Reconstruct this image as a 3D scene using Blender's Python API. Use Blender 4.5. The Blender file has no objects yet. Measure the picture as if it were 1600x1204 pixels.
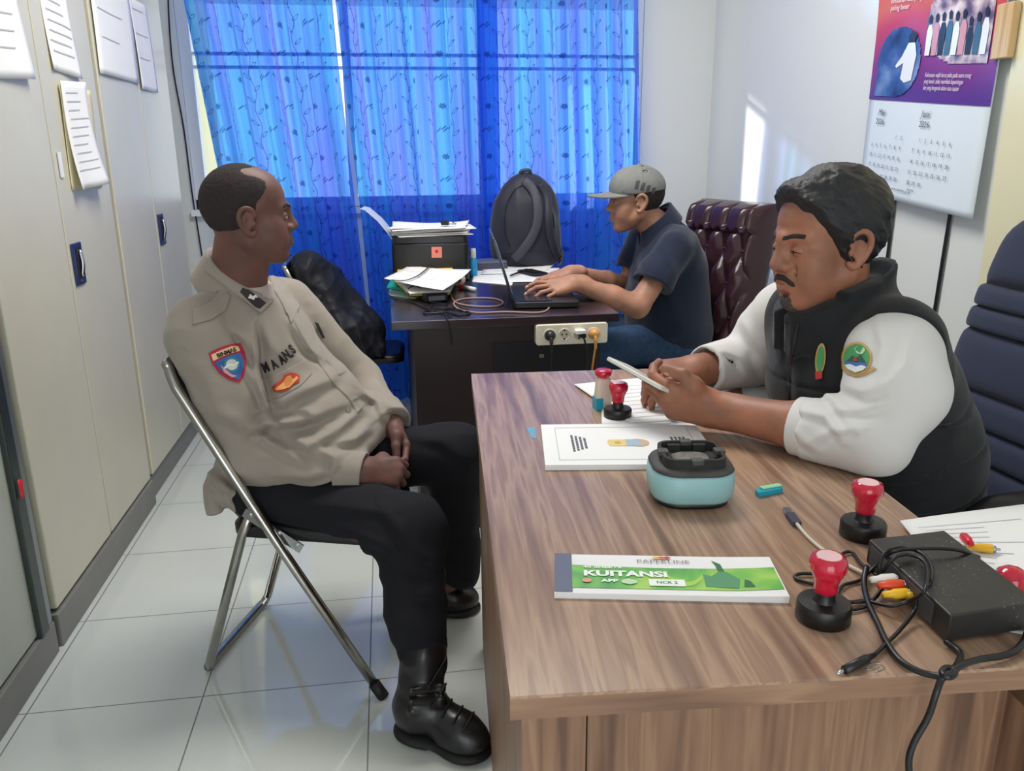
import bpy, bmesh, math, random
import numpy as np
from mathutils import Vector, Matrix

C = bpy.context.scene.collection
rnd = random.Random(7)
PI = math.pi

# ------------------------------------------------------------------ camera
CAM_H = 1.27
F_PX = 1276.745
# columns: image right, image down, forward, in world axes (x right, y into the room, z up)
CAM_R = np.array([[0.98881728, -0.04903907, 0.14083873],
                  [-0.14890444, -0.27249512, 0.95056503],
                  [-0.00823696, -0.96090664, -0.27675002]])
cam_data = bpy.data.cameras.new('camera')
cam = bpy.data.objects.new('camera', cam_data); C.objects.link(cam)
cam_data.sensor_fit = 'HORIZONTAL'; cam_data.sensor_width = 36.0
cam_data.lens = F_PX * 36.0 / 1600.0
cam_data.clip_start = 0.02
M = Matrix.Identity(4)
for i in range(3):
    M[i][0] = CAM_R[i][0]; M[i][1] = -CAM_R[i][1]; M[i][2] = -CAM_R[i][2]
M[2][3] = CAM_H
cam.matrix_world = M
sc = bpy.context.scene
sc.camera = cam
sc.view_settings.view_transform = 'Standard'
sc.view_settings.look = 'None'
sc.view_settings.gamma = 1.0
sc.view_settings.use_curve_mapping = False
sc.view_settings.exposure = -0.22
try:
    sc.cycles.use_denoising = True
    sc.cycles.max_bounces = 8
    sc.cycles.transparent_max_bounces = 12
    sc.cycles.sample_clamp_indirect = 6.0
except Exception:
    pass

# ------------------------------------------------------------------ world, sun and added fill lights
world = bpy.data.worlds.new('sky'); sc.world = world; world.use_nodes = True
wn = world.node_tree; wn.nodes.clear()
w_out = wn.nodes.new('ShaderNodeOutputWorld'); w_bg = wn.nodes.new('ShaderNodeBackground')
w_bg.inputs['Color'].default_value = (0.86, 0.94, 1.0, 1); w_bg.inputs['Strength'].default_value = 2.3
wn.links.new(w_bg.outputs[0], w_out.inputs[0])

def lamp(name, kind, loc, energy, color=(1, 1, 1), size=None, size_y=None, direction=None):
    d = bpy.data.lights.new(name, kind); d.energy = energy; d.color = color
    if kind == 'AREA':
        d.shape = 'RECTANGLE'; d.size = size; d.size_y = size_y or size
    o = bpy.data.objects.new(name, d); C.objects.link(o); o.location = loc
    if direction is not None:
        o.rotation_euler = Vector(direction).to_track_quat('-Z', 'Y').to_euler()
    return o
sun = lamp('sun', 'SUN', (3, 8, 4), 6.5, (1.0, 0.95, 0.86), direction=(0.39, -0.44, -0.17))
sun.data.angle = math.radians(2.5)
# unseen fill lamps added to brighten the room, overhead and behind the camera
lamp('ceiling_fill', 'AREA', (0.25, 2.5, 2.74), 55, (1.0, 0.97, 0.92), 1.2, 0.6, (0, 0, -1))
lamp('doorway_fill', 'AREA', (-0.2, -1.45, 1.35), 17, (1.0, 0.96, 0.9), 1.6, 2.0, (0.05, 1, -0.02))

# ------------------------------------------------------------------ helpers
def ray(px, py):
    return CAM_R @ np.array([px - 800.0, py - 602.0, F_PX])
def on_z(px, py, z):
    r = ray(px, py); return np.array([0, 0, CAM_H]) + r * ((z - CAM_H) / r[2])
def on_x(px, py, x):
    r = ray(px, py); return np.array([0, 0, CAM_H]) + r * (x / r[0])
def on_y(px, py, y):
    r = ray(px, py); return np.array([0, 0, CAM_H]) + r * (y / r[1])
def on_plane(px, py, p, n):
    r = ray(px, py); o = np.array([0, 0, CAM_H]); p = np.array(p, float); n = np.array(n, float)
    return o + r * (((p - o) @ n) / (r @ n))

def lin(c):
    """sRGB 0-255 triple to linear"""
    return tuple(((v / 255.0) / 12.92 if v / 255.0 <= 0.04045 else ((v / 255.0 + 0.055) / 1.055) ** 2.4) for v in c)

def tag(o, label=None, cat=None, group=None, kind=None):
    if label: o['label'] = label
    if cat: o['category'] = cat
    if group: o['group'] = group
    if kind: o['kind'] = kind
    return o
def thing(name, label, cat, loc=(0, 0, 0), rz=0.0, group=None):
    o = bpy.data.objects.new(name, None); C.objects.link(o)
    o.empty_display_size = 0.05
    o.location = loc; o.rotation_euler = (0, 0, rz)
    return tag(o, label, cat, group)
def link_mesh(name, me, mat, parent=None, smooth=False):
    o = bpy.data.objects.new(name, me); C.objects.link(o)
    if mat is not None:
        for m in (mat if isinstance(mat, (list, tuple)) else [mat]): me.materials.append(m)
    if smooth:
        for p in me.polygons: p.use_smooth = True
    if parent is not None: o.parent = parent
    return o
def obj(name, bm, mat, parent=None, smooth=False, bevel=0.0, seg=2, auto=None):
    me = bpy.data.meshes.new(name)
    bmesh.ops.recalc_face_normals(bm, faces=bm.faces[:])
    bm.to_mesh(me); bm.free()
    o = link_mesh(name, me, mat, parent, smooth or bevel > 0)
    if bevel > 0:
        b = o.modifiers.new('bevel', 'BEVEL'); b.width = bevel; b.segments = seg; b.limit_method = 'ANGLE'; b.angle_limit = math.radians(35)
        b.harden_normals = True
    return o
def subsurf(o, n=2):
    m = o.modifiers.new('subdiv', 'SUBSURF'); m.levels = n; m.render_levels = n
    return o
def BM(): return bmesh.new()
def bx(bm, x0, x1, y0, y1, z0, z1, mat=None, mi=0):
    vs = [bm.verts.new((x, y, z)) for z in (z0, z1) for y in (y0, y1) for x in (x0, x1)]
    if mat is not None:
        for v in vs: v.co = mat @ v.co
    fs = [(0, 2, 3, 1), (4, 5, 7, 6), (0, 1, 5, 4), (2, 6, 7, 3), (0, 4, 6, 2), (1, 3, 7, 5)]
    for f in fs:
        fc = bm.faces.new([vs[i] for i in f]); fc.material_index = mi
    return bm
def box(name, x0, x1, y0, y1, z0, z1, mat, parent=None, bevel=0.0, seg=2):
    return obj(name, bx(BM(), x0, x1, y0, y1, z0, z1), mat, parent, bevel=bevel, seg=seg)
def lathe(bm, prof, n=32, origin=(0, 0, 0), axis='z', mi=0):
    """profile [(r, h)...] turned round an axis"""
    rings = []
    for r, h in prof:
        ring = []
        if r < 1e-6:
            ring = [bm.verts.new(Vector(origin) + _ax(0, 0, h, axis))]
        else:
            for k in range(n):
                a = 2 * PI * k / n
                ring.append(bm.verts.new(Vector(origin) + _ax(r * math.cos(a), r * math.sin(a), h, axis)))
        rings.append(ring)
    for a, b in zip(rings, rings[1:]):
        for k in range(n):
            k2 = (k + 1) % n
            if len(a) == 1 and len(b) == 1: continue
            if len(a) == 1: f = bm.faces.new((a[0], b[k2], b[k]))
            elif len(b) == 1: f = bm.faces.new((a[k], a[k2], b[0]))
            else: f = bm.faces.new((a[k], a[k2], b[k2], b[k]))
            f.material_index = mi
    return bm
def _ax(x, y, h, axis):
    return Vector((x, y, h)) if axis == 'z' else (Vector((h, x, y)) if axis == 'x' else Vector((x, h, y)))
def smooth_path(pts, n=8, closed=False):
    """Catmull-Rom through pts"""
    P = [Vector(p) for p in pts]; out = []
    m = len(P)
    for i in range(m if closed else m - 1):
        p1, p2 = P[i], P[(i + 1) % m]
        p0 = P[i - 1] if (i > 0 or closed) else p1 + (p1 - p2)
        p3 = P[(i + 2) % m] if (i + 2 < m or closed) else p2 + (p2 - p1)
        for k in range(n):
            t = k / n
            out.append(0.5 * ((2 * p1) + (-p0 + p2) * t + (2 * p0 - 5 * p1 + 4 * p2 - p3) * t * t + (-p0 + 3 * p1 - 3 * p2 + p3) * t ** 3))
    if not closed: out.append(P[-1])
    return out
def tube(bm, pts, r, n=10, closed=False, cap=True, mi=0, flat=None):
    """tube along pts; r a number or list; flat=(normal, ratio) squashes the section"""
    P = [Vector(p) for p in pts]; m = len(P)
    R = r if isinstance(r, (list, tuple)) else [r] * m
    T = []
    for i in range(m):
        a = P[i - 1] if (i > 0 or closed) else P[i]; b = P[(i + 1) % m] if (i + 1 < m or closed) else P[i]
        d = b - a; T.append(d.normalized() if d.length > 1e-9 else Vector((0, 0, 1)))
    u = T[0].orthogonal().normalized(); rings = []
    for i in range(m):
        u = u - T[i] * u.dot(T[i])
        if u.length < 1e-6: u = T[i].orthogonal()
        u.normalize(); v = T[i].cross(u)
        ring = []
        for k in range(n):
            a = 2 * PI * k / n
            d = (u * math.cos(a) + v * math.sin(a)) * R[i]
            if flat is not None:
                nn = Vector(flat[0]); d = d - nn * d.dot(nn) * (1 - flat[1])
            ring.append(bm.verts.new(P[i] + d))
        rings.append(ring)
    for i in range(m if closed else m - 1):
        a, b = rings[i], rings[(i + 1) % m]
        for k in range(n):
            f = bm.faces.new((a[k], a[(k + 1) % n], b[(k + 1) % n], b[k])); f.material_index = mi; f.smooth = True
    if cap and not closed:
        for ring, rev in ((rings[0], True), (rings[-1], False)):
            f = bm.faces.new(ring[::-1] if rev else ring); f.material_index = mi
    return bm
def cable(name, pts, r, mat, parent=None, n=8, sm=8, flat=None):
    return obj(name, tube(BM(), smooth_path(pts, sm), r, n, flat=flat), mat, parent, smooth=True)
def prism(bm, pts2, z0, z1, mat=None, mi=0):
    """extrude a 2D outline between z0 and z1"""
    a = [bm.verts.new((p[0], p[1], z0)) for p in pts2]; b = [bm.verts.new((p[0], p[1], z1)) for p in pts2]
    if mat is not None:
        for v in a + b: v.co = mat @ v.co
    n = len(a)
    f = bm.faces.new(a[::-1]); f.material_index = mi
    f = bm.faces.new(b); f.material_index = mi
    for k in range(n):
        f = bm.faces.new((a[k], a[(k + 1) % n], b[(k + 1) % n], b[k])); f.material_index = mi
    return bm
def rrect(w, h, r, n=6, cx=0, cy=0):
    out = []
    for sx, sy, a0 in ((1, 1, 0), (-1, 1, 90), (-1, -1, 180), (1, -1, 270)):
        for k in range(n + 1):
            a = math.radians(a0 + 90 * k / n)
            out.append((cx + sx * (w / 2 - r) + r * math.cos(a), cy + sy * (h / 2 - r) + r * math.sin(a)))
    return out
def loft(bm, rings, closed_ring=True, cap=True, mi=0):
    V = [[bm.verts.new(p) for p in r] for r in rings]
    n = len(V[0])
    for a, b in zip(V, V[1:]):
        for k in range(n if closed_ring else n - 1):
            f = bm.faces.new((a[k], a[(k + 1) % n], b[(k + 1) % n], b[k])); f.material_index = mi; f.smooth = True
    if cap and closed_ring:
        bm.faces.new(V[0][::-1]).material_index = mi; bm.faces.new(V[-1]).material_index = mi
    return bm
def text_mesh(name, s, size, mat, M4, parent=None, extrude=0.0, align='CENTER', bold=0.0, xs=1.0, shear=0.0, line=1.0):
    cu = bpy.data.curves.new(name, 'FONT'); cu.body = s; cu.size = size; cu.align_x = align; cu.align_y = 'CENTER'
    cu.extrude = extrude; cu.offset = bold; cu.shear = shear; cu.space_line = line; cu.resolution_u = 3
    t = bpy.data.objects.new(name, cu); C.objects.link(t)
    dg = bpy.context.evaluated_depsgraph_get(); dg.update()
    me = bpy.data.meshes.new_from_object(t.evaluated_get(dg))
    bpy.data.objects.remove(t); bpy.data.curves.remove(cu)
    me.name = name
    me.transform(M4 @ Matrix.Diagonal((xs, 1, 1, 1)))
    o = link_mesh(name, me, None, parent)
    me.materials.clear(); me.materials.append(mat)
    return o
def frame(o, x, y, z=None):
    """4x4 from origin and two axes"""
    x = Vector(x).normalized(); y = Vector(y); y = (y - x * y.dot(x)).normalized(); z = x.cross(y)
    m = Matrix.Identity(4)
    for i in range(3):
        m[i][0] = x[i]; m[i][1] = y[i]; m[i][2] = z[i]; m[i][3] = o[i]
    return m
def copy_tree(o, parent=None):
    c = o.copy(); C.objects.link(c)
    if parent is not None: c.parent = parent
    for ch in list(o.children): copy_tree(ch, c)
    return c

# ------------------------------------------------------------------ materials
def mat(name, col, rough=0.5, metal=0.0, spec=0.5, bump=None, noise=None, sheen=0.0, coat=0.0, trans=0.0, sss=0.0, emit=None):
    """principled material; col in sRGB 0-255. bump=(scale, strength); noise=(scale, amount) mottles the colour"""
    m = bpy.data.materials.new(name); m.use_nodes = True
    nt = m.node_tree; b = nt.nodes['Principled BSDF']
    c = lin(col)
    b.inputs['Base Color'].default_value = (*c, 1); b.inputs['Roughness'].default_value = rough
    b.inputs['Metallic'].default_value = metal; b.inputs['Specular IOR Level'].default_value = spec
    if sheen: b.inputs['Sheen Weight'].default_value = sheen
    if coat: b.inputs['Coat Weight'].default_value = coat; b.inputs['Coat Roughness'].default_value = 0.1
    if trans: b.inputs['Transmission Weight'].default_value = trans
    if sss:
        b.inputs['Subsurface Weight'].default_value = sss; b.inputs['Subsurface Radius'].default_value = (0.012, 0.005, 0.003)
        b.inputs['Subsurface Scale'].default_value = 0.6
    if emit: b.inputs['Emission Color'].default_value = (*lin(emit[0]), 1); b.inputs['Emission Strength'].default_value = emit[1]
    tc = nt.nodes.new('ShaderNodeTexCoord')
    if noise:
        n = nt.nodes.new('ShaderNodeTexNoise'); n.inputs['Scale'].default_value = noise[0]; n.inputs['Detail'].default_value = 5
        nt.links.new(tc.outputs['Object'], n.inputs['Vector'])
        r = nt.nodes.new('ShaderNodeMapRange'); r.inputs['From Min'].default_value = 0.3; r.inputs['From Max'].default_value = 0.7
        r.inputs['To Min'].default_value = 1 - noise[1]; r.inputs['To Max'].default_value = 1 + noise[1]
        nt.links.new(n.outputs['Fac'], r.inputs['Value'])
        x = nt.nodes.new('ShaderNodeMix'); x.data_type = 'RGBA'; x.blend_type = 'MULTIPLY'; x.inputs[0].default_value = 1
        x.inputs[6].default_value = (*c, 1); nt.links.new(r.outputs[0], x.inputs[7])
        nt.links.new(x.outputs[2], b.inputs['Base Color'])
    if bump:
        n = nt.nodes.new('ShaderNodeTexNoise'); n.inputs['Scale'].default_value = bump[0]; n.inputs['Detail'].default_value = 4
        nt.links.new(tc.outputs['Object'], n.inputs['Vector'])
        bp = nt.nodes.new('ShaderNodeBump'); bp.inputs['Strength'].default_value = bump[1]; bp.inputs['Distance'].default_value = 0.004
        nt.links.new(n.outputs['Fac'], bp.inputs['Height']); nt.links.new(bp.outputs[0], b.inputs['Normal'])
    return m
class N:
    """small node builder: math on sockets or numbers"""
    def __init__(s, m):
        s.nt = m.node_tree; s.n = s.nt.nodes; s.l = s.nt.links
    def m(s, op, a, b=0.0, c=None):
        x = s.n.new('ShaderNodeMath'); x.operation = op
        for i, v in enumerate((a, b) if c is None else (a, b, c)):
            if hasattr(v, 'is_output'): s.l.new(v, x.inputs[i])
            else: x.inputs[i].default_value = v
        return x.outputs[0]
    def noise(s, vec, scale, detail=3, dist=0.0):
        x = s.n.new('ShaderNodeTexNoise'); x.inputs['Scale'].default_value = scale; x.inputs['Detail'].default_value = detail
        x.inputs['Distortion'].default_value = dist
        s.l.new(vec, x.inputs['Vector']); return x.outputs['Fac']
    def coord(s, which='Object'):
        return s.n.new('ShaderNodeTexCoord').outputs[which]
    def xyz(s, vec):
        x = s.n.new('ShaderNodeSeparateXYZ'); s.l.new(vec, x.inputs[0]); return x.outputs
    def comb(s, a, b, c):
        x = s.n.new('ShaderNodeCombineXYZ')
        for i, v in enumerate((a, b, c)):
            if hasattr(v, 'is_output'): s.l.new(v, x.inputs[i])
            else: x.inputs[i].default_value = v
        return x.outputs[0]
    def ramp(s, fac, stops):
        x = s.n.new('ShaderNodeValToRGB'); e = x.color_ramp.elements
        while len(e) < len(stops): e.new(0.5)
        for k, (p, c) in enumerate(stops): e[k].position = p; e[k].color = (*lin(c), 1)
        s.l.new(fac, x.inputs[0]); return x.outputs[0]
    def mix(s, fac, a, b, blend='MIX'):
        x = s.n.new('ShaderNodeMix'); x.data_type = 'RGBA'; x.blend_type = blend
        for i, v in ((0, fac), (6, a), (7, b)):
            if hasattr(v, 'is_output'): s.l.new(v, x.inputs[i])
            else: x.inputs[i].default_value = v if i == 0 else (*v, 1)
        return x.outputs[2]
    def bsdf(s): return s.n['Principled BSDF']
    def bump(s, h, strength=0.3, dist=0.004):
        x = s.n.new('ShaderNodeBump'); x.inputs['Strength'].default_value = strength; x.inputs['Distance'].default_value = dist
        s.l.new(h, x.inputs['Height']); s.l.new(x.outputs[0], s.bsdf().inputs['Normal'])

def wood(name, dark, mid, light, axis='y', rough=0.35, freq=1.0):
    """streaky laminate; grain runs along the axis given"""
    m = mat(name, mid, rough); n = N(m); x, y, z = n.xyz(n.coord())
    if axis == 'y': a, b, c = n.m('MULTIPLY', x, 24 * freq), n.m('MULTIPLY', y, 1.3), n.m('MULTIPLY', z, 24 * freq)
    elif axis == 'x': a, b, c = n.m('MULTIPLY', x, 1.3), n.m('MULTIPLY', y, 24 * freq), n.m('MULTIPLY', z, 24 * freq)
    else: a, b, c = n.m('MULTIPLY', x, 24 * freq), n.m('MULTIPLY', y, 24 * freq), n.m('MULTIPLY', z, 1.3)
    v = n.comb(a, b, c)
    f1 = n.noise(v, 1.0, 2, 0.35); f2 = n.noise(v, 3.2, 3, 0.2); f3 = n.noise(v, 0.3, 2)
    f = n.m('ADD', n.m('ADD', n.m('MULTIPLY', f1, 0.62), n.m('MULTIPLY', f2, 0.3)), n.m('MULTIPLY', f3, 0.1))
    col = n.ramp(f, [(0.37, dark), (0.46, mid), (0.53, light), (0.57, mid), (0.67, light)])
    n.l.new(col, n.bsdf().inputs['Base Color'])
    n.bump(f2, 0.08, 0.001)
    return m
# ------------------------------------------------------------------ materials in use
m_wall = mat('wall_paint', (226, 228, 226), 0.42, spec=0.45, bump=(18, 0.05))
m_cream = mat('cream_paint', (226, 220, 186), 0.55)
m_ceil = mat('ceiling_paint', (235, 235, 232), 0.8)
m_cab = mat('locker_enamel', (204, 200, 182), 0.32, spec=0.5, noise=(2.2, 0.05), bump=(6, 0.04))
m_cabbase = mat('locker_plinth', (128, 128, 124), 0.5, noise=(9, 0.06))
m_dark = mat('dark_gap', (22, 22, 24), 0.7)
m_alu = mat('aluminium_frame', (150, 156, 156), 0.35, 0.7)
m_greenmetal = mat('dark_green_metal', (66, 74, 72), 0.3, 0.5)
m_frost = mat('frosted_panel', (178, 182, 172), 0.35)
m_white = mat('white_frame', (236, 238, 238), 0.35)
m_paper = mat('white_paper', (238, 238, 238), 0.75, noise=(5, 0.015))
m_paper2 = mat('cream_paper', (226, 216, 178), 0.75)
m_yellowpaper = mat('yellow_card', (238, 205, 92), 0.7)
m_print = mat('printed_ink', (92, 94, 104), 0.8)
m_printlight = mat('pale_ink', (186, 188, 194), 0.8)
m_black = mat('black_plastic', (20, 20, 22), 0.38)
m_blackmatt = mat('black_rubber', (16, 16, 18), 0.6)
m_chrome = mat('worn_chrome', (176, 174, 168), 0.22, 1.0, noise=(30, 0.12))
m_steel = mat('steel', (190, 192, 196), 0.25, 1.0)
m_vinyl = mat('black_vinyl', (22, 22, 26), 0.38, bump=(120, 0.08))
m_red = mat('red_plastic', (196, 18, 52), 0.16, coat=0.6)
m_teal = mat('teal_plastic', (30, 158, 186), 0.4)
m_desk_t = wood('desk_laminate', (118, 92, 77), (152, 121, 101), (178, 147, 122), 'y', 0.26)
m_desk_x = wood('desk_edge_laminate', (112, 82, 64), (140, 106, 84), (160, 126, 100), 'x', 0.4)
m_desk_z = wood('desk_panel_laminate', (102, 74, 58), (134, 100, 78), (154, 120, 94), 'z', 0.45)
m_rear = mat('dark_desk_laminate', (46, 36, 42), 0.2, spec=0.9, noise=(20, 0.1))
m_rearp = mat('dark_desk_panel', (38, 28, 29), 0.45)

# ------------------------------------------------------------------ room shell
def tile_floor():
    m = mat('floor_tiles', (206, 210, 206), 0.06, spec=1.0); n = N(m); x, y, z = n.xyz(n.coord())
    def dist(v, o):
        f = n.m('FRACT', n.m('DIVIDE', n.m('ADD', v, o), 0.4))
        return n.m('MULTIPLY', n.m('MINIMUM', f, n.m('SUBTRACT', 1.0, f)), 0.4)
    d = n.m('MINIMUM', dist(x, 4.1), dist(y, 4.0 - 1.795))
    g = n.m('LESS_THAN', d, 0.0017)
    cl = n.noise(n.coord(), 1.4, 4)
    base = n.ramp(cl, [(0.3, (200, 205, 200)), (0.7, (214, 218, 214))])
    n.l.new(n.mix(g, base, lin((120, 122, 118))), n.bsdf().inputs['Base Color'])
    n.l.new(n.m('ADD', n.m('MULTIPLY', g, 0.5), 0.055), n.bsdf().inputs['Roughness'])
    return m
XL, XR, YB, YF, ZC = -1.40, 1.70, 4.30, -1.5, 2.8
def struct(o): o['kind'] = 'structure'; return o
struct(box('floor', XL, XR, YF, YB, -0.06, 0, tile_floor()))
struct(box('ceiling', XL, XR, YF, YB, ZC, ZC + 0.06, m_ceil))
struct(box('wall_left', XL - 0.1, XL, YF, YB, 0, ZC, m_wall))
struct(box('wall_right', XR, XR + 0.1, YF, YB, 0, ZC, m_wall))
struct(box('trim_pilaster', XR - 0.02, XR, 1.35, 2.125, 0, ZC, m_cream))
WX0, WX1, WZ0, WZ1 = -0.93, 1.325, 1.0, 2.45
bm = BM()
bx(bm, XL, WX0, YB, YB + 0.12, 0, ZC); bx(bm, WX1, XR, YB, YB + 0.12, 0, ZC)
bx(bm, WX0, WX1, YB, YB + 0.12, 0, WZ0); bx(bm, WX0, WX1, YB, YB + 0.12, WZ1, ZC)
struct(obj('wall_back', bm, m_wall))
bm = BM()
bx(bm, XL, -1.05, YF - 0.1, YF, 0, ZC); bx(bm, 0.65, XR, YF - 0.1, YF, 0, ZC); bx(bm, -1.05, 0.65, YF - 0.1, YF, 2.4, ZC)
struct(obj('wall_front', bm, m_wall))
# window: white frame, two transom rails, mullions and panes
w = struct(thing('window_1', None, None, (0, 0, 0)))
bm = BM()
bx(bm, WX0, WX0 + 0.055, YB + 0.01, YB + 0.07, WZ0, WZ1); bx(bm, WX1 - 0.035, WX1, YB + 0.01, YB + 0.07, WZ0, WZ1)
bx(bm, WX0, WX1, YB + 0.01, YB + 0.07, WZ0, WZ0 + 0.05); bx(bm, WX0, WX1, YB + 0.01, YB + 0.07, WZ1 - 0.05, WZ1)
obj('window_frame', bm, m_white, w, bevel=0.003)
bm = BM()
bx(bm, WX0, WX1, YB + 0.015, YB + 0.06, 1.655, 1.668); bx(bm, WX0, WX1, YB + 0.015, YB + 0.06, 1.715, 1.728)
obj('window_transom', bm, m_white, w)
for x in (-0.16, 0.50):
    box('window_mullion', x - 0.02, x + 0.02, YB + 0.015, YB + 0.06, WZ0, WZ1, m_white, w)
m_glass = bpy.data.materials.new('window_glass'); m_glass.use_nodes = True
g = m_glass.node_tree; g.nodes.clear()
go = g.nodes.new('ShaderNodeOutputMaterial'); gm = g.nodes.new('ShaderNodeMixShader'); gt = g.nodes.new('ShaderNodeBsdfTransparent'); gg = g.nodes.new('ShaderNodeBsdfGlossy')
gg.inputs['Roughness'].default_value = 0.02; gm.inputs[0].default_value = 0.06; gt.inputs[0].default_value = (0.95, 0.97, 0.97, 1)
g.links.new(gt.outputs[0], gm.inputs[1]); g.links.new(gg.outputs[0], gm.inputs[2]); g.links.new(gm.outputs[0], go.inputs[0])
box('window_pane', WX0 + 0.05, WX1 - 0.05, YB + 0.035, YB + 0.039, WZ0 + 0.05, WZ1 - 0.05, m_glass, w)
struct(box('window_sill', WX0 - 0.02, WX1 + 0.02, YB - 0.03, YB + 0.02, WZ0 - 0.03, WZ0, m_white))
# ground and a pale neighbouring wall outside the window
# (seen only as colour through the curtain)
struct(box('sun_block_slab', -3, 3.2, 4.9, 5.5, 2.12, 2.5, m_white))  # unseen slab added outside to cut off the top of the sun strip
struct(box('ground_outside', -6, 8, YB + 0.12, 12, -0.4, -0.3, mat('outside_paving', (176, 170, 150), 0.9)))
# neighbouring building wall behind left pane
struct(box('wall_outside', -3.2, -1.17, 6.2, 6.4, -0.4, 2.6, mat('outside_yellow_wall', (238, 232, 196), 0.9)))

# ------------------------------------------------------------------ curtains
def curtain_material():
    m = bpy.data.materials.new('blue_voile'); m.use_nodes = True
    n = N(m); nt = m.node_tree; nt.nodes.clear()
    uv = n.coord('UV'); u, v, _ = n.xyz(uv)
    # vines: stems with leaves to either side, every 15 cm of cloth
    w_ = 0.15
    cu = n.m('MULTIPLY', n.m('SUBTRACT', n.m('FRACT', n.m('DIVIDE', u, w_)), 0.5), w_)
    wob = n.m('MULTIPLY', n.m('SINE', n.m('MULTIPLY', v, 42.0)), 0.007)
    stem = n.m('LESS_THAN', n.m('ABSOLUTE', n.m('SUBTRACT', cu, wob)), 0.0016)
    def leaf(per, off, cx, rx, ry, slope):
        lv = n.m('MULTIPLY', n.m('SUBTRACT', n.m('FRACT', n.m('ADD', n.m('DIVIDE', v, per), off)), 0.5), per)
        dx = n.m('SUBTRACT', n.m('SUBTRACT', cu, cx), n.m('MULTIPLY', lv, slope))
        a = n.m('DIVIDE', dx, rx); b = n.m('DIVIDE', lv, ry)
        e = n.m('ADD', n.m('MULTIPLY', a, a), n.m('MULTIPLY', b, b))
        return n.m('LESS_THAN', n.m('ABSOLUTE', n.m('SUBTRACT', e, 0.72)), 0.3), n.m('LESS_THAN', e, 0.75)
    l1, f1 = leaf(0.10, 0.0, 0.014, 0.007, 0.015, 0.7)
    l2, f2 = leaf(0.10, 0.5, -0.014, 0.007, 0.015, -0.7)
    # small leaf bunches and round rosettes between the vines
    w2 = 0.30
    cd = n.m('MULTIPLY', n.m('SUBTRACT', n.m('FRACT', n.m('DIVIDE', u, w2)), 0.5), w2)
    def rosette(per, off, cx, r, squash):
        lv = n.m('MULTIPLY', n.m('SUBTRACT', n.m('FRACT', n.m('ADD', n.m('DIVIDE', v, per), off)), 0.5), per)
        dx = n.m('SUBTRACT', cd, cx)
        a = n.m('DIVIDE', dx, r); b = n.m('DIVIDE', lv, r * squash)
        e = n.m('SQRT', n.m('ADD', n.m('MULTIPLY', a, a), n.m('MULTIPLY', b, b)))
        ang = n.m('ARCTAN2', b, a)
        return n.m('LESS_THAN', e, n.m('ADD', 0.85, n.m('MULTIPLY', n.m('SINE', n.m('MULTIPLY', ang, 7.0)), 0.18)))
    r1 = rosette(0.23, 0.1, 0.0, 0.016, 0.9); r2 = rosette(0.23, 0.6, 0.148, 0.016, 0.9)
    def bunch(per, off, cx):
        lv = n.m('MULTIPLY', n.m('SUBTRACT', n.m('FRACT', n.m('ADD', n.m('DIVIDE', v, per), off)), 0.5), per)
        dx = n.m('SUBTRACT', cd, cx); out = None
        for k, (ox, oy) in enumerate(((-0.018, -0.004), (-0.006, 0.006), (0.008, -0.003), (0.02, 0.008))):
            a = n.m('DIVIDE', n.m('SUBTRACT', dx, n.m('ADD', ox, n.m('MULTIPLY', lv, 0.9))), 0.0045); b = n.m('DIVIDE', n.m('SUBTRACT', lv, oy), 0.011)
            e = n.m('LESS_THAN', n.m('ADD', n.m('MULTIPLY', a, a), n.m('MULTIPLY', b, b)), 1.0)
            out = e if out is None else n.m('MAXIMUM', out, e)
        return out
    b1 = bunch(0.23, 0.55, 0.0); b2 = bunch(0.23, 0.1, 0.148)
    pat = n.m('MAXIMUM', n.m('MAXIMUM', n.m('MULTIPLY', stem, 0.9), n.m('MAXIMUM', l1, l2)), n.m('MAXIMUM', n.m('MAXIMUM', r1, r2), n.m('MAXIMUM', b1, b2)))
    pat = n.m('MULTIPLY', pat, 0.62)
    thread = n.noise(n.comb(n.m('MULTIPLY', u, 260.0), n.m('MULTIPLY', v, 6.0), 0.0), 1.0, 2)
    hue = n.noise(n.comb(n.m('MULTIPLY', u, 9.0), n.m('MULTIPLY', v, 0.6), 0.0), 1.0, 2)
    tint = n.ramp(hue, [(0.35, (146, 160, 250)), (0.5, (122, 184, 255)), (0.62, (112, 205, 255))])
    tint = n.mix(n.m('MULTIPLY', n.m('SUBTRACT', thread, 0.4), 0.8), tint, lin((150, 190, 255)))
    tint = n.mix(pat, tint, lin((22, 40, 120)))
    body = n.mix(pat, lin((36, 84, 232)), lin((16, 28, 110)))
    tr = nt.nodes.new('ShaderNodeBsdfTransparent'); tl = nt.nodes.new('ShaderNodeBsdfTranslucent'); df = nt.nodes.new('ShaderNodeBsdfDiffuse')
    n.l.new(tint, tr.inputs[0]); n.l.new(tint, tl.inputs[0]); n.l.new(body, df.inputs[0])
    m1 = nt.nodes.new('ShaderNodeMixShader'); m1.inputs[0].default_value = 0.5
    n.l.new(df.outputs[0], m1.inputs[1]); n.l.new(tl.outputs[0], m1.inputs[2])
    m2 = nt.nodes.new('ShaderNodeMixShader'); n.l.new(n.m('ADD', 0.20, n.m('MULTIPLY', n.m('SUBTRACT', n.noise(n.comb(n.m('MULTIPLY', u, 34.0), n.m('MULTIPLY', v, 0.45), 3.0), 1.0, 2), 0.38), 1.3)), m2.inputs[0])  # uneven sheerness paints in the bright backlit streaks of the folds
    n.l.new(m1.outputs[0], m2.inputs[1]); n.l.new(tr.outputs[0], m2.inputs[2])
    o = nt.nodes.new('ShaderNodeOutputMaterial'); n.l.new(m2.outputs[0], o.inputs[0])
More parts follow.
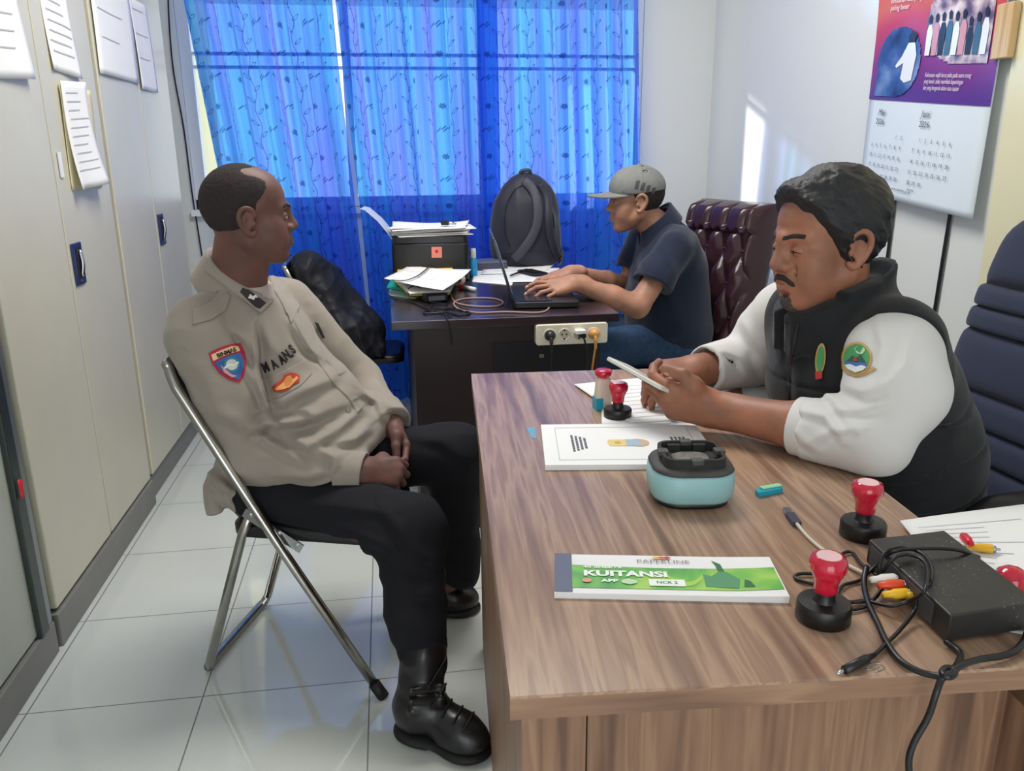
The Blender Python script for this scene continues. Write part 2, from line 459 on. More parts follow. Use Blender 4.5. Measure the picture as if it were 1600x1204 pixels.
    return m
m_curtain = curtain_material()
def curtain(name, label, left, right, y0, seed, folds, amp, group='blue patterned curtains at the window'):
    """left / right: [(z, x)...] edge lines from the top down"""
    r = random.Random(seed)
    zs = [2.42 - (2.42 - 0.04) * k / 46 for k in range(47)]
    def edge(e, z):
        e = sorted(e)
        for (z0, x0), (z1, x1) in zip(e, e[1:]):
            if z <= z1 or (z1, x1) == e[-1]: return x0 + (x1 - x0) * (z - z0) / (z1 - z0)
    nu = 260
    ph = [r.uniform(0, 6.28) for _ in range(6)]
    me = bpy.data.meshes.new(name); V = []; UV = []; F = []
    wtop = abs(edge(right, 1.8) - edge(left, 1.8)) * 1.35
    for z in zs:
        xl, xr = edge(left, z), edge(right, z)
        k = min(1.0, (2.42 - z) / 0.8) * 0.45 + 0.55
        for i in range(nu + 1):
            u = i / nu
            uu = u + 0.018 * math.sin(5 * u + ph[0] + z * 0.7) + 0.01 * math.sin(11 * u + ph[1] - z)
            s = math.sin(2 * PI * folds * uu + ph[2]); s = math.copysign(abs(s) ** 0.75, s)
            d = amp * k * (s + 0.35 * math.sin(2 * PI * folds * 2.3 * uu + ph[3] + 0.5 * z) + 0.25 * math.sin(2 * PI * folds * 0.5 * uu + ph[4]))
            xx = xl + (xr - xl) * u + amp * 0.35 * k * math.cos(2 * PI * folds * uu + ph[2]) * min(1, 8 * u, 8 * (1 - u))
            V.append((xx, y0 + d, z)); UV.append((u * wtop + seed * 0.37, z))
    for j in range(len(zs) - 1):
        for i in range(nu):
            a = j * (nu + 1) + i; F.append((a, a + 1, a + nu + 2, a + nu + 1))
    me.from_pydata(V, [], F); uvl = me.uv_layers.new(name='UVMap')
    for p in me.polygons:
        for li in p.loop_indices: uvl.data[li].uv = UV[me.loops[li].vertex_index]
        p.use_smooth = True
    o = link_mesh(name, me, m_curtain)
    return tag(o, label, 'curtain', group)
curtain('curtain', 'blue leaf-patterned sheer curtain, leftmost panel beside the lockers', [(2.42, -0.92), (1.92, -0.835), (1.2, -0.765), (0.04, -0.66)],
        [(2.42, -0.215), (1.66, -0.190), (0.99, -0.148), (0.04, -0.10)], 4.10, 1, 8.5, 0.030)
curtain('curtain', 'blue leaf-patterned sheer curtain, middle panel behind the black printer', [(2.42, -0.205), (1.66, -0.172), (0.99, -0.126), (0.04, -0.085)],
        [(2.42, 0.545), (1.9, 0.55), (0.9, 0.56), (0.04, 0.58)], 4.09, 2, 9.5, 0.028)
curtain('curtain', 'blue leaf-patterned sheer curtain, rightmost panel behind the capped man', [(2.42, 0.46), (1.9, 0.468), (0.9, 0.49), (0.04, 0.52)],
        [(2.42, 1.235), (1.92, 1.243), (1.1, 1.285), (0.04, 1.27)], 4.145, 3, 8.5, 0.026)
bm = BM(); tube(bm, [(-1.02, 4.12, 2.44), (1.42, 4.12, 2.44)], 0.012, 14)
rod = tag(obj('curtain_rod', bm, m_white, smooth=True), 'white rod carrying the blue curtains above the window', 'curtain rod')
for x in (-1.0, 1.40):
    box('bracket', x - 0.01, x + 0.01, 4.12, 4.30, 2.43, 2.45, m_white, rod)

# ------------------------------------------------------------------ lockers on the left
def locker(y0, y1, label, base_front, handle):
    t = thing('locker', label, 'cabinet', (-1.15, (y0 + y1) / 2, 0), group='steel lockers along the left wall')
    x0, x1 = -0.23, 0.23; hw = (y1 - y0) / 2 - 0.004
    box('body', x0, x1 - 0.022, -hw, hw, 0.095, 1.98, m_cab, t, bevel=0.004)
    box('plinth', x0, base_front, -hw, hw, 0.0, 0.095, m_cabbase, t, bevel=0.003)
    for k, (a, b) in enumerate(((-hw + 0.012, -0.003), (0.003, hw - 0.012))):
        d = box('door', x1 - 0.022, x1, a, b, 0.105, 1.96, m_cab, t, bevel=0.005)
        if k == 1:
            hp = box('handle_plate', x1, x1 + 0.006, 0.02, 0.10, handle - 0.062, handle + 0.062, mat('navy_handle', (38, 48, 92), 0.4), d, bevel=0.003)
            bm = BM(); bx(bm, x1 + 0.004, x1 + 0.0075, 0.042, 0.082, handle - 0.045, handle + 0.05)
            obj('handle_recess', bm, m_dark, d)
            bm = BM(); tube(bm, smooth_path([(x1 + 0.010, 0.058, handle - 0.036), (x1 + 0.016, 0.060, handle), (x1 + 0.010, 0.066, handle + 0.04)], 5), 0.006, 8)
            lathe(bm, [(0, 0.002), (0.010, 0.002), (0.010, 0.008), (0, 0.008)], 16, (x1 + 0.002, 0.064, handle - 0.045), 'x')
            obj('handle', bm, m_steel, d)
    return t
lk1 = locker(2.072, 3.02, 'cream steel locker nearer the camera, with papers taped to its doors', 0.235, 0.955)
lk2 = locker(3.025, 4.00, 'cream steel locker nearer the window, behind the uniformed man', 0.215, 0.97)
# aluminium framed cabinet left of the lockers
t = thing('cabinet', 'grey metal framed cabinet with a frosted door at the left edge', 'cabinet', (-1.15, 1.45, 0))
box('body', -0.23, 0.20, -0.58, 0.605, 0.09, 1.80, m_greenmetal, t)
box('plinth', -0.23, 0.232, -0.58, 0.605, 0.0, 0.09, m_cabbase, t, bevel=0.003)
dr = box('door', 0.20, 0.222, -0.56, 0.535, 0.10, 1.78, m_frost, t)
for ya, yb in ((0.52, 0.565), (-0.58, -0.54)): box('door_stile', 0.20, 0.236, ya, yb, 0.09, 1.80, m_greenmetal, dr, bevel=0.003)
box('side_post', 0.20, 0.228, 0.572, 0.605, 0.09, 1.80, m_alu, t, bevel=0.004)
bm = BM(); loft(bm, [[(0.237 + r * 0.6, 0.536 + r * math.cos(a) * 1.1, 0.49 + h + 0.4 * r * math.sin(a)) for a in [2 * PI * k / 12 for k in range(12)]] for h, r in ((-0.022, 0.006), (-0.012, 0.011), (0.004, 0.010), (0.018, 0.012), (0.026, 0.006))])
tag(obj('ribbon_tag', bm, mat('red_ribbon', (214, 32, 44), 0.6), smooth=True), 'small red tag tied to the grey cabinet frame', 'tag').location = (-1.15, 1.45, 0)

# papers taped to the lockers
def wall_sheet(name, label, y0, y1, z0, z1, x, mtl, curl=0.02, slant=0.0, lines=0, group=None, cat='paper', seed=1):
    ny, nz = 10, 16
    me = bpy.data.meshes.new(name); V = []; F = []
    for j in range(nz + 1):
        for i in range(ny + 1):
            a, b = i / ny, j / nz
            z = z0 + (z1 - z0) * b + slant * (a - 0.5)
            bend = curl * ((1 - b) ** 2) * (0.35 + 0.65 * abs(a - 0.3)) + 0.003 * math.sin(6 * a + seed + 3 * b)
            V.append((x + 0.004 + bend, y0 + (y1 - y0) * a + 0.006 * math.sin(2.5 * b + seed), z))
    for j in range(nz):
        for i in range(ny):
            p = j * (ny + 1) + i; F.append((p, p + 1, p + ny + 2, p + ny + 1))
    me.from_pydata(V, [], F)
    o = link_mesh(name, me, mtl, smooth=True)
    s = o.modifiers.new('thick', 'SOLIDIFY'); s.thickness = 0.0012
    tag(o, label, cat, group)
    if lines:
        bm = BM(); r = random.Random(seed)
        for k in range(lines):
            b = 0.90 - 0.8 * k / lines
            wd = r.uniform(0.45, 0.8); st = r.uniform(0.1, 0.16); hh = 0.0032
            q = []
            for s_ in range(9):
                a = st + wd * s_ / 8
                bend = curl * ((1 - b) ** 2) * (0.35 + 0.65 * abs(a - 0.3)) + 0.003 * math.sin(6 * a + seed + 3 * b) + 0.0058
                yy = y0 + (y1 - y0) * a + 0.006 * math.sin(2.5 * b + seed); zz = z0 + (z1 - z0) * b + slant * (a - 0.5)
                q.append((bm.verts.new((x + bend, yy, zz)), bm.verts.new((x + bend, yy, zz - hh))))
            for (p1, p2), (p3, p4) in zip(q, q[1:]): bm.faces.new((p1, p2, p4, p3))
        obj('printed_lines', bm, m_printlight, o)
    return o
LX = -0.92
gp = 'papers taped to the locker doors'
wall_sheet('paper_sheet', 'white printed sheet taped at far left, above the first locker door', 2.17, 2.455, 1.45, 1.80, LX, m_paper, 0.016, 0.02, 7, gp, seed=2)
wall_sheet('paper_sheet', 'white printed sheet taped above the cream folded paper', 2.635, 2.85, 1.495, 1.80, LX, m_paper, 0.008, -0.01, 9, gp, seed=3)
wall_sheet('paper_sheet', 'yellowed backing sheet behind the curled white paper on the locker', 2.655, 2.92, 1.165, 1.462, LX, m_paper2, 0.004, 0.0, 0, gp, seed=5)
wall_sheet('paper_sheet', 'curled white paper hanging loose over a yellowed sheet on the locker', 2.66, 2.875, 1.172, 1.478, LX + 0.006, m_paper, 0.045, 0.012, 10, gp, seed=4)
wall_sheet('paper_sheet', 'wide white sheet taped left of the seam on the second locker', 3.05, 3.50, 1.525, 1.86, LX, m_paper, 0.006, 0.0, 3, gp, seed=6)
wall_sheet('paper_sheet', 'white sheet taped right of the seam on the second locker', 3.52, 3.745, 1.508, 1.835, LX, m_paper, 0.008, 0.0, 3, gp, seed=7)
tag(box('sticker', LX + 0.002, LX + 0.0045, 2.575, 2.60, 1.205, 1.275, m_white), 'small white sticker beside the first locker seam', 'sticker')
# thin cable down the wall beside the window
pts = [on_y(px, py, 4.285) for px, py in ((262, -40), (264, 30), (271, 110), (287, 200), (300, 300), (311, 370), (319, 430), (322, 520))]
tag(cable('wall_cable', pts, 0.0035, m_dark), 'thin dark cable hanging down the white wall left of the curtain', 'cable')

# ------------------------------------------------------------------ calendar and cords on the right wall
CX = XR - 0.012
def cal_pt(a, b, off=0.0):
    """a 0..1 from far to near edge, b 0..1 from bottom up; returns a point on the curling calendar sheet"""
    y = 2.785 - 0.618 * a; z = 1.122 + 0.80 * b - 0.055 * a
    k = max(0.0, b - 0.58)
    x = CX - 0.004 - 0.02 * (1 - b) * (0.5 + 0.5 * a) - 0.20 * k * k - off - 0.012 * math.sin(3 * a) * (1 - b)
    y = y - 0.10 * k * k * (1 - a * 0.8)
    return (x, y, z)
def cal_patch(name, a0, a1, b0, b1, mtl, parent, off, na=14, nb=20, shape=None):
    me = bpy.data.meshes.new(name); V = []; F = []
    for j in range(nb + 1):
        for i in range(na + 1):
            a, b = a0 + (a1 - a0) * i / na, b0 + (b1 - b0) * j / nb
            V.append(cal_pt(a, b, off))
    for j in range(nb):
        for i in range(na):
            ca, cb = (i + 0.5) / na, (j + 0.5) / nb
            if shape and not shape(ca, cb): continue
            p = j * (na + 1) + i; F.append((p, p + 1, p + na + 2, p + na + 1))
    me.from_pydata(V, [], F)
    return link_mesh(name, me, mtl, parent, smooth=True)
def poster_mat():
    m = mat('calendar_art', (170, 60, 110), 0.35); n = N(m); x, y, z = n.xyz(n.coord())
    f = n.m('ADD', n.m('DIVIDE', n.m('SUBTRACT', z, 1.40), 0.48), n.m('MULTIPLY', n.m('SINE', n.m('MULTIPLY', y, 9.0)), 0.05))
    n.l.new(n.ramp(f, [(0.05, (92, 54, 140)), (0.3, (140, 56, 130)), (0.5, (196, 66, 96)), (0.62, (214, 106, 84)), (1.0, (206, 70, 62))]), n.bsdf().inputs['Base Color'])
    return m
def photo_mat(name, stops, scale, seed):
    m = mat(name, stops[0][1], 0.4); n = N(m)
    f = n.noise(n.coord(), scale, 4); n.l.new(n.ramp(f, stops), n.bsdf().inputs['Base Color'])
    return m
calendar = tag(cal_patch('wall_calendar', 0, 1, 0, 1, mat('calendar_paper', (222, 232, 240), 0.4), None, 0.0, 16, 40), 'large two-month wall calendar with red and purple picture header', 'calendar')
s = calendar.modifiers.new('thick', 'SOLIDIFY'); s.thickness = 0.003
cal_patch('picture_header', 0, 1, 0.385, 1.0, poster_mat(), calendar, 0.003, 16, 30)
def ell(cx, cy, rx, ry): return lambda a, b: ((a - cx) / rx) ** 2 + ((b - cy) / ry) ** 2 < 1 or (a < 0.5 and b < 0.3)
cal_patch('round_photo', 0.06, 0.45, 0.40, 0.665, photo_mat('night_photo', [(0.3, (24, 44, 92)), (0.5, (56, 92, 160)), (0.7, (120, 150, 200))], 9, 1), calendar, 0.006, 40, 40, ell(0.5, 0.5, 0.5, 0.5))
cal_patch('group_photo', 0.47, 0.94, 0.525, 0.84, photo_mat('group_photo', [(0.36, (96, 86, 120)), (0.46, (170, 150, 170)), (0.56, (222, 204, 208)), (0.7, (240, 240, 244))], 17, 2), calendar, 0.006, 40, 40,
          lambda a, b: ((a - 0.55) / 0.55) ** 2 + ((b - 0.5) / 0.5) ** 2 < 1 or (a > 0.5 and b < 0.6))
# little printed figures inside the pictures
def cal_blob(name, pts, mtl, off):
    bm = BM(); vs = [bm.verts.new(cal_pt(a, b, off)) for a, b in pts]; bm.faces.new(vs)
    return obj(name, bm, mtl, calendar)
m_shirtw = mat('printed_white', (228, 234, 242), 0.5); m_navyprint = mat('printed_navy', (34, 42, 72), 0.5)
cal_blob('printed_figure', [(0.30, 0.47), (0.34, 0.455), (0.40, 0.465), (0.415, 0.56), (0.39, 0.605), (0.335, 0.605), (0.29, 0.555), (0.24, 0.52), (0.25, 0.51), (0.31, 0.53)], m_shirtw, 0.008)
cal_blob('printed_figure', [(0.335, 0.605), (0.39, 0.605), (0.40, 0.635), (0.365, 0.65), (0.33, 0.63)], m_navyprint, 0.009)
rr = random.Random(5)
for k in range(9):
    a = 0.50 + 0.05 * k; h = rr.uniform(-0.01, 0.02)
    ctr = [m_shirtw, mat('printed_pink', (206, 150, 166), 0.5), m_navyprint, mat('printed_teal', (60, 104, 134), 0.5)][k % 4]
    cal_blob('printed_figure', [(a - 0.018, 0.555), (a + 0.02, 0.555), (a + 0.024, 0.63 + h), (a + 0.012, 0.655 + h), (a - 0.012, 0.655 + h), (a - 0.022, 0.63 + h)], ctr, 0.008)
    cal_blob('printed_figure', [(a - 0.010, 0.660 + h), (a + 0.010, 0.660 + h), (a + 0.013, 0.682 + h), (a, 0.693 + h), (a - 0.013, 0.682 + h)], m_navyprint, 0.009)
def cal_text(name, s, a, b, size, mtl, align='LEFT', xs=1.0, shear=0.0, line=1.0, off=0.006):
    """text laid on the sheet, following its bend"""
    o = text_mesh(name, s, size, mtl, Matrix.Identity(4), calendar, 0, align, xs=xs, shear=shear, line=line)
    for v in o.data.vertices:
        v.co = Vector(cal_pt(a + v.co.x / 0.618, b + v.co.y / 0.80, off))
    return o
m_ink = mat('calendar_ink', (60, 66, 84), 0.7); m_wtext = mat('white_lettering', (240, 232, 236), 0.6)
cal_text('month_title', 'Mei', 0.125, 0.335, 0.030, m_ink, shear=0.25); cal_text('year_title', '2026', 0.112, 0.298, 0.026, m_ink)
cal_text('month_title', 'Juni', 0.525, 0.343, 0.030, m_ink, shear=0.25); cal_text('year_title', '2026', 0.52, 0.305, 0.026, m_ink)
for a0, first, nd in ((0.10, 5, 31), (0.50, 1, 30)):
    bmj = BM()
    for d in range(1, nd + 1):
        c = (d - 1 + first) % 7; rw = (d - 1 + first) // 7
        o = text_mesh('date', str(d), 0.0165, m_ink, Matrix.Identity(4), None, 0, 'CENTER')
        for v in o.data.vertices:
            v.co = Vector(cal_pt(a0 + 0.047 * c + v.co.x / 0.618, 0.245 - 0.041 * rw + v.co.y / 0.80, 0.006))
        bmj.from_mesh(o.data); me = o.data; bpy.data.objects.remove(o); bpy.data.meshes.remove(me)
    obj('date_grid', bmj, m_ink, calendar)
cal_text('caption', 'Kalau rakyat susah karena\nkita tidak peduli, itulah\nkesalahan kita yang\npaling besar', 0.13, 0.78, 0.022, m_wtext, shear=0.2, off=0.007)
cal_text('caption', 'Kekuasaan wajib harus peka pada suara orang\nyang lemah, tidak memihak kepentingan\ndan yang bergerak dalam satu tujuan', 0.51, 0.462, 0.0185, m_wtext, shear=0.2, off=0.007, xs=0.62)
cal_text('footer', 'www.kalender.go.id', 0.36, 0.045, 0.013, m_ink)
cal_text('note', 'Libur', 0.10, 0.055 + 0.01, 0.012, m_ink); cal_text('note', 'Cuti bersama\nHari buruh', 0.10, 0.03, 0.010, m_ink); cal_text('note', 'Hari lahir', 0.50, 0.055, 0.010, m_ink)
for (p0, p1, lab) in (((1397, 318), (1386, 405), 'black cord below the calendar, the one nearer the window'), ((1484, 336), (1461, 480), 'black cord below the calendar, the one nearer the navy chair')):
    a = on_x(*p0, XR - 0.008); b = on_x(*p1, XR - 0.008); d = (b - a)
    tag(cable('black_cord', [a - d * 0.3, a, b, b + d * 1.3], 0.007, m_black, flat=((1, 0, 0), 0.6)), lab, 'cord', 'cords running down the right wall')
bm = BM(); p = on_x(1560, 75, XR - 0.03)
bx(bm, XR - 0.045, XR - 0.0205, p[1] - 0.055, p[1] + 0.01, p[2] - 0.03, p[2] + 0.11)
tag(obj('wooden_plaque', bm, wood('pale_wood', (176, 138, 92), (206, 170, 122), (220, 188, 142), 'z'), bevel=0.004), 'pale wooden plaque on the wall, half behind the calendar', 'plaque')
# ------------------------------------------------------------------ front desk (wood laminate)
DT = 0.75
DO = Vector((0.097, 0.686, 0)); DA = math.radians(-4.0)
dx_ = Vector((math.cos(DA), math.sin(DA), 0)); dy_ = Vector((-math.sin(DA), math.cos(DA), 0))
def DL(lx, ly, z=DT):
    """desk-local to world"""
    return DO + dx_ * lx + dy_ * ly + Vector((0, 0, z))
desk = thing('office_desk', 'brown wood-grain office desk between the two talking men', 'desk', DO, DA)
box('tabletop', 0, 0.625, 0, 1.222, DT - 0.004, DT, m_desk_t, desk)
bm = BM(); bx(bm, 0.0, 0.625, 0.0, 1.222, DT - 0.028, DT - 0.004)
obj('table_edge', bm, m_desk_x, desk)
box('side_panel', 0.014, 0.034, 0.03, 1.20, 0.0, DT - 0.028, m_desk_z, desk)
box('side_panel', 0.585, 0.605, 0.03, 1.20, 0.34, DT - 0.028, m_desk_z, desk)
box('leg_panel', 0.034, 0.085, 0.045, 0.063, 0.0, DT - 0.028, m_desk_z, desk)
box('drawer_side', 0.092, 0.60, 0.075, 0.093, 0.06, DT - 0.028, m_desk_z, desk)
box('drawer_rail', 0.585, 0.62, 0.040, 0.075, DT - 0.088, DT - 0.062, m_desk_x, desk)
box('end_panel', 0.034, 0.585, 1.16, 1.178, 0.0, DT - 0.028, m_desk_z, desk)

# ------------------------------------------------------------------ things lying on the front desk
def on_desk(px, py, dz=0.0):
    p = on_z(px, py, DT + dz); return Vector((p[0], p[1], p[2]))
def quad_frame(c00, c10, c01, z):
    """4x4 with x along c00->c10 and y up the sheet"""
    return frame((c00[0], c00[1], z), (c10[0] - c00[0], c10[1] - c00[1], 0), (c01[0] - c00[0], c01[1] - c00[1], 0))
# receipt book
a, b, c = on_desk(866, 934), on_desk(1233, 942), on_desk(868, 872)
Mk = quad_frame(a, b, c, DT); kw = (b - a).length; kh = 0.098
kb = thing('receipt_book', 'green and white receipt book lying at the near end of the desk', 'receipt book', a)
inv = Matrix.Translation(-Vector(a))
m_green = mat('printed_green', (108, 184, 88), 0.35)
n_ = N(m_green); f_ = n_.noise(n_.coord(), 14, 2, 1.0); n_.l.new(n_.ramp(f_, [(0.36, (82, 162, 76)), (0.52, (116, 190, 84)), (0.66, (168, 212, 96))]), n_.bsdf().inputs['Base Color'])
def kz(x): return 0.0075 + 0.010 * max(0, (x / kw - 0.72)) ** 1.4
def ksheet(name, x0, x1, y0, y1, mtl, off, bend=None, parent=kb):
    bm = BM(); n = 24; rows = []
    for k in range(n + 1):
        x = x0 + (x1 - x0) * k / n
        ya = y0 if not callable(y0) else y0(x); yb = y1 if not callable(y1) else y1(x)
        rows.append((bm.verts.new((x, ya, kz(x) + off)), bm.verts.new((x, yb, kz(x) + off))))
    for (p, q), (r, s) in zip(rows, rows[1:]): bm.faces.new((p, r, s, q))
    for v in bm.verts: v.co = inv @ Mk @ v.co
    return obj(name, bm, mtl, parent)
bm = BM()
loft(bm, [[inv @ Mk @ Vector(p) for p in ((x, 0.0, 0.0), (x, kh, 0.0), (x, kh, kz(x)), (x, 0.0, kz(x)))] for x in [kw * k / 24 for k in range(25)]])
for f in bm.faces: f.smooth = False
obj('pages', bm, m_paper, kb)
ksheet('binding_strip', 0.0, 0.022, 0.002, kh, mat('slate_tape', (84, 92, 116), 0.5), 0.0012)
ksheet('cover_band', 0.022, kw - 0.002, lambda x: 0.012 + (0.020 * max(0, (x / kw - 0.8)) * 5 * 0.2), lambda x: 0.070 - 0.006 * math.sin(x / kw * 3), m_green, 0.0008)
mwhite_t = mat('white_print', (244, 248, 242), 0.4); mgrey_t = mat('grey_print', (120, 112, 110), 0.5)
ksheet('printed_swirl', kw * 0.50, kw * 0.66, lambda x: 0.020 + 0.03 * abs((x / kw - 0.58) * 10) ** 2, lambda x: 0.030 + 0.036 * abs((x / kw - 0.58) * 9) ** 2, mat('lime_print', (168, 210, 80), 0.4), 0.0012)
def kpoly(name, pts, mtl, off):
    bm = BM(); bm.faces.new([bm.verts.new((x, y, kz(x) + off)) for x, y in pts])
    for v in bm.verts: v.co = inv @ Mk @ v.co
    return obj(name, bm, mtl, kb)
m_g2 = mat('dark_green_print', (50, 112, 66), 0.4); m_g3 = mat('sea_green_print', (84, 150, 104), 0.4)
kpoly('printed_figure', [(kw * .66, .020), (kw * .80, .016), (kw * .82, .038), (kw * .775, .056), (kw * .74, .058), (kw * .70, .045), (kw * .665, .050)], m_g3, 0.0013)
kpoly('printed_figure', [(kw * .735, .058), (kw * .765, .056), (kw * .758, .076), (kw * .742, .080), (kw * .722, .086), (kw * .735, .074)], m_g2, 0.0014)
kpoly('printed_figure', [(kw * .825, .020), (kw * .875, .020), (kw * .862, .034), (kw * .84, .038)], m_g2, 0.0014)
def ktext(s, x, y, size, mtl, xs=1.0, bold=0.0, align='LEFT', name='cover_lettering'):
    o = text_mesh(name, s, size, mtl, Matrix.Translation((x, y, 0)), kb, 0, align, bold, xs)
    for v in o.data.vertices: v.co = inv @ Mk @ Vector((v.co.x, v.co.y, kz(v.co.x) + 0.0020))
    return o
ktext('40 SHEETS', 0.036, 0.0618, 0.0072, mwhite_t, 1.5, 0.0002)
ktext('KUITANSI', 0.036, 0.0455, 0.0185, mwhite_t, 1.3, 0.0008)
ktext('PAPERLINE', kw * 0.5, 0.0795, 0.0105, mgrey_t, 1.35, 0, 'CENTER')
ktext('APP', 0.058, 0.028, 0.010, mwhite_t, 1.2, 0.0004)
kpoly('printed_logo', [(0.040 + 0.006 * math.cos(2 * PI * k / 16), 0.028 + 0.005 * math.sin(2 * PI * k / 16)) for k in range(16)], mat('orange_print', (226, 150, 130), 0.4), 0.002)
kpoly('printed_badge', [(0.092 + 0.010 * math.cos(2 * PI * k / 12), 0.027 + 0.006 * math.sin(2 * PI * k / 12) * (1 + 0.2 * (k % 2))) for k in range(12)], mat('pale_green_print', (190, 222, 178), 0.4), 0.002)
kpoly('printed_panel', [(0.116, 0.018), (0.160, 0.018), (0.160, 0.034), (0.116, 0.034)], mwhite_t, 0.0018)
ktext('NCR 2', 0.138, 0.026, 0.009, m_g3, 1.0, 0.0003, 'CENTER')
for k, cc in enumerate(((238, 190, 70), (224, 110, 60), (196, 60, 60))):
    cx = kw * 0.5 - 0.008 + 0.007 * k
    kpoly('printed_logo', [(cx - 0.006, 0.0895), (cx, 0.0935), (cx + 0.006, 0.0895), (cx, 0.0855)], mat('logo_print', cc, 0.4), 0.002 + 0.0001 * k)

# spiral-less report booklet
a, b, c = on_desk(852, 735), on_desk(1100, 733), on_desk(834, 668)
Mr = quad_frame(a, b, c, DT); rw_ = 0.297; rh_ = 0.212
rb = thing('report_booklet', 'white printed report booklet lying behind the pale blue ashtray', 'booklet', a)
inv = Matrix.Translation(-Vector(a))
bm = BM()
loft(bm, [[inv @ Mr @ Vector((x, y, z)) for x, y in ((0, 0), (rw_, 0), (rw_, rh_), (0, rh_))] for z in (0.0005, 0.010)])
for f in bm.faces: f.smooth = False
obj('pages', bm, m_paper, rb)
def rpoly(name, pts, mtl, off=0.0106):
    bm = BM(); bm.faces.new([bm.verts.new(inv @ Mr @ Vector((x, y, off))) for x, y in pts]); return obj(name, bm, mtl, rb)
bm = BM()
for (x0, x1, y0, y1) in ((0.025, 0.275, 0.022, 0.0232), (0.025, 0.275, 0.190, 0.1912), (0.025, 0.0262, 0.022, 0.191), (0.274, 0.2752, 0.022, 0.191)): bx(bm, x0, x1, y0, y1, 0.0100, 0.0106)
for v in bm.verts: v.co = inv @ Mr @ v.co
obj('printed_border', bm, m_printlight, rb)
rpoly('printed_crest', [(0.120, 0.088), (0.150, 0.088), (0.150, 0.122), (0.120, 0.122), (0.116, 0.105)], mat('yellow_print', (232, 206, 130), 0.5))
rpoly('printed_crest', [(0.148 + 0.024 + 0.020 * math.cos(2 * PI * k / 16), 0.105 + 0.020 * math.sin(2 * PI * k / 16)) for k in range(16)], mat('tan_print', (206, 178, 140), 0.5), 0.0107)
rpoly('printed_crest', [(0.150, 0.088), (0.176, 0.088), (0.176, 0.122), (0.150, 0.122)], mat('bluegrey_print', (164, 190, 204), 0.5), 0.0109)
rpoly('printed_crest', [(0.130, 0.100), (0.140, 0.100), (0.140, 0.111), (0.130, 0.111)], mat('ochre_print', (206, 168, 84), 0.5), 0.0109)
rr = random.Random(3)
for x0, n, w_ in ((0.052, 4, 0.085), (0.234, 4, 0.055)):
    bm = BM()
    for k in range(n):
        x = x0 + 0.0075 * k; L = w_ * (1 - 0.12 * k * (x0 < .1))
        # words of a title set across the sheet, read from the short side
        y = 0.105 - L / 2
        while y < 0.105 + L / 2:
            l = rr.uniform(0.006, 0.014); bx(bm, x, x + 0.0042, y, min(y + l, 0.105 + L / 2), 0.0100, 0.0107); y += l + 0.003
    for v in bm.verts: v.co = inv @ Mr @ v.co
    obj('printed_title', bm, m_print, rb)

# ashtray / incense tin: rounded square, pale blue body, dark lid with a raised tray
p = (on_desk(1003, 792) + on_desk(1133, 782)) * 0.5
ash = thing('ashtray', 'pale blue rounded-square ashtray with a dusty dark top tray', 'ashtray', (p.x + 0.017, p.y + 0.026, DT), math.radians(-8))
def rr3(w, h, r, z, n=7): return [(x, y, z) for x, y in rrect(w, h, r, n)]
m_ash = mat('dusty_charcoal', (72, 70, 68), 0.7, noise=(40, 0.22)); m_ashd = mat('dusty_black', (40, 39, 38), 0.8, noise=(60, 0.3))
m_pblue = mat('pale_blue_plastic', (150, 196, 200), 0.4, noise=(12, 0.03))
bm = BM(); loft(bm, [rr3(0.104, 0.096, 0.034, 0.0), rr3(0.112, 0.104, 0.036, 0.003), rr3(0.112, 0.104, 0.036, 0.009)]); obj('foot', bm, m_black, ash)
bm = BM(); loft(bm, [rr3(0.116, 0.108, 0.038, 0.009), rr3(0.124, 0.116, 0.040, 0.014), rr3(0.127, 0.119, 0.040, 0.030), rr3(0.125, 0.117, 0.040, 0.050), rr3(0.120, 0.112, 0.039, 0.054)]); obj('body', bm, m_pblue, ash)
bm = BM(); loft(bm, [rr3(0.120, 0.112, 0.039, 0.0535), rr3(0.124, 0.116, 0.040, 0.0555), rr3(0.118, 0.110, 0.038, 0.061), rr3(0.088, 0.082, 0.026, 0.0625)]); obj('lid', bm, m_ash, ash)
bm = BM(); o1, o2, hgt = rrect(0.094, 0.088, 0.02, 7), rrect(0.084, 0.078, 0.016, 7), 0.077
nn = len(o1); V = [[bm.verts.new((q[0], q[1], z)) for q in o] for o, z in ((o1, 0.058), (o1, hgt), (o2, hgt), (o2, 0.0635))]
for k in range(nn):
    mid = ((o1[k][0] + o1[(k + 1) % nn][0]) / 2, (o1[k][1] + o1[(k + 1) % nn][1]) / 2)
    for A_, B_ in zip(V, V[1:]): bm.faces.new((A_[k], A_[(k + 1) % nn], B_[(k + 1) % nn], B_[k]))
bm.faces.new(V[3])
obj('tray', bm, m_ashd, ash)
for (x, y, a) in ((0, 0.042, 0), (0, -0.042, 0), (0.043, 0, 90), (-0.043, 0, 90)):
    bm = BM(); bx(bm, -0.009, 0.009, -0.008, 0.008, 0.070, 0.0782); 
    for v in bm.verts: v.co = Matrix.Rotation(math.radians(a), 4, 'Z') @ v.co + Vector((x, y, 0))
    obj('rest_notch', bm, m_ash, ash, bevel=0.002)
for x in (-0.02, 0.02):
    bm = BM(); bx(bm, x - 0.010, x + 0.010, 0.030, 0.040, 0.063, 0.074); obj('tray_rib', bm, m_ashd, ash, bevel=0.001)
bm = BM(); loft(bm, [rr3(0.060, 0.050, 0.02, 0.0636), rr3(0.052, 0.042, 0.018, 0.066)]); obj('ash', bm, mat('grey_ash', (116, 112, 106), 0.9, noise=(90, 0.35)), ash)

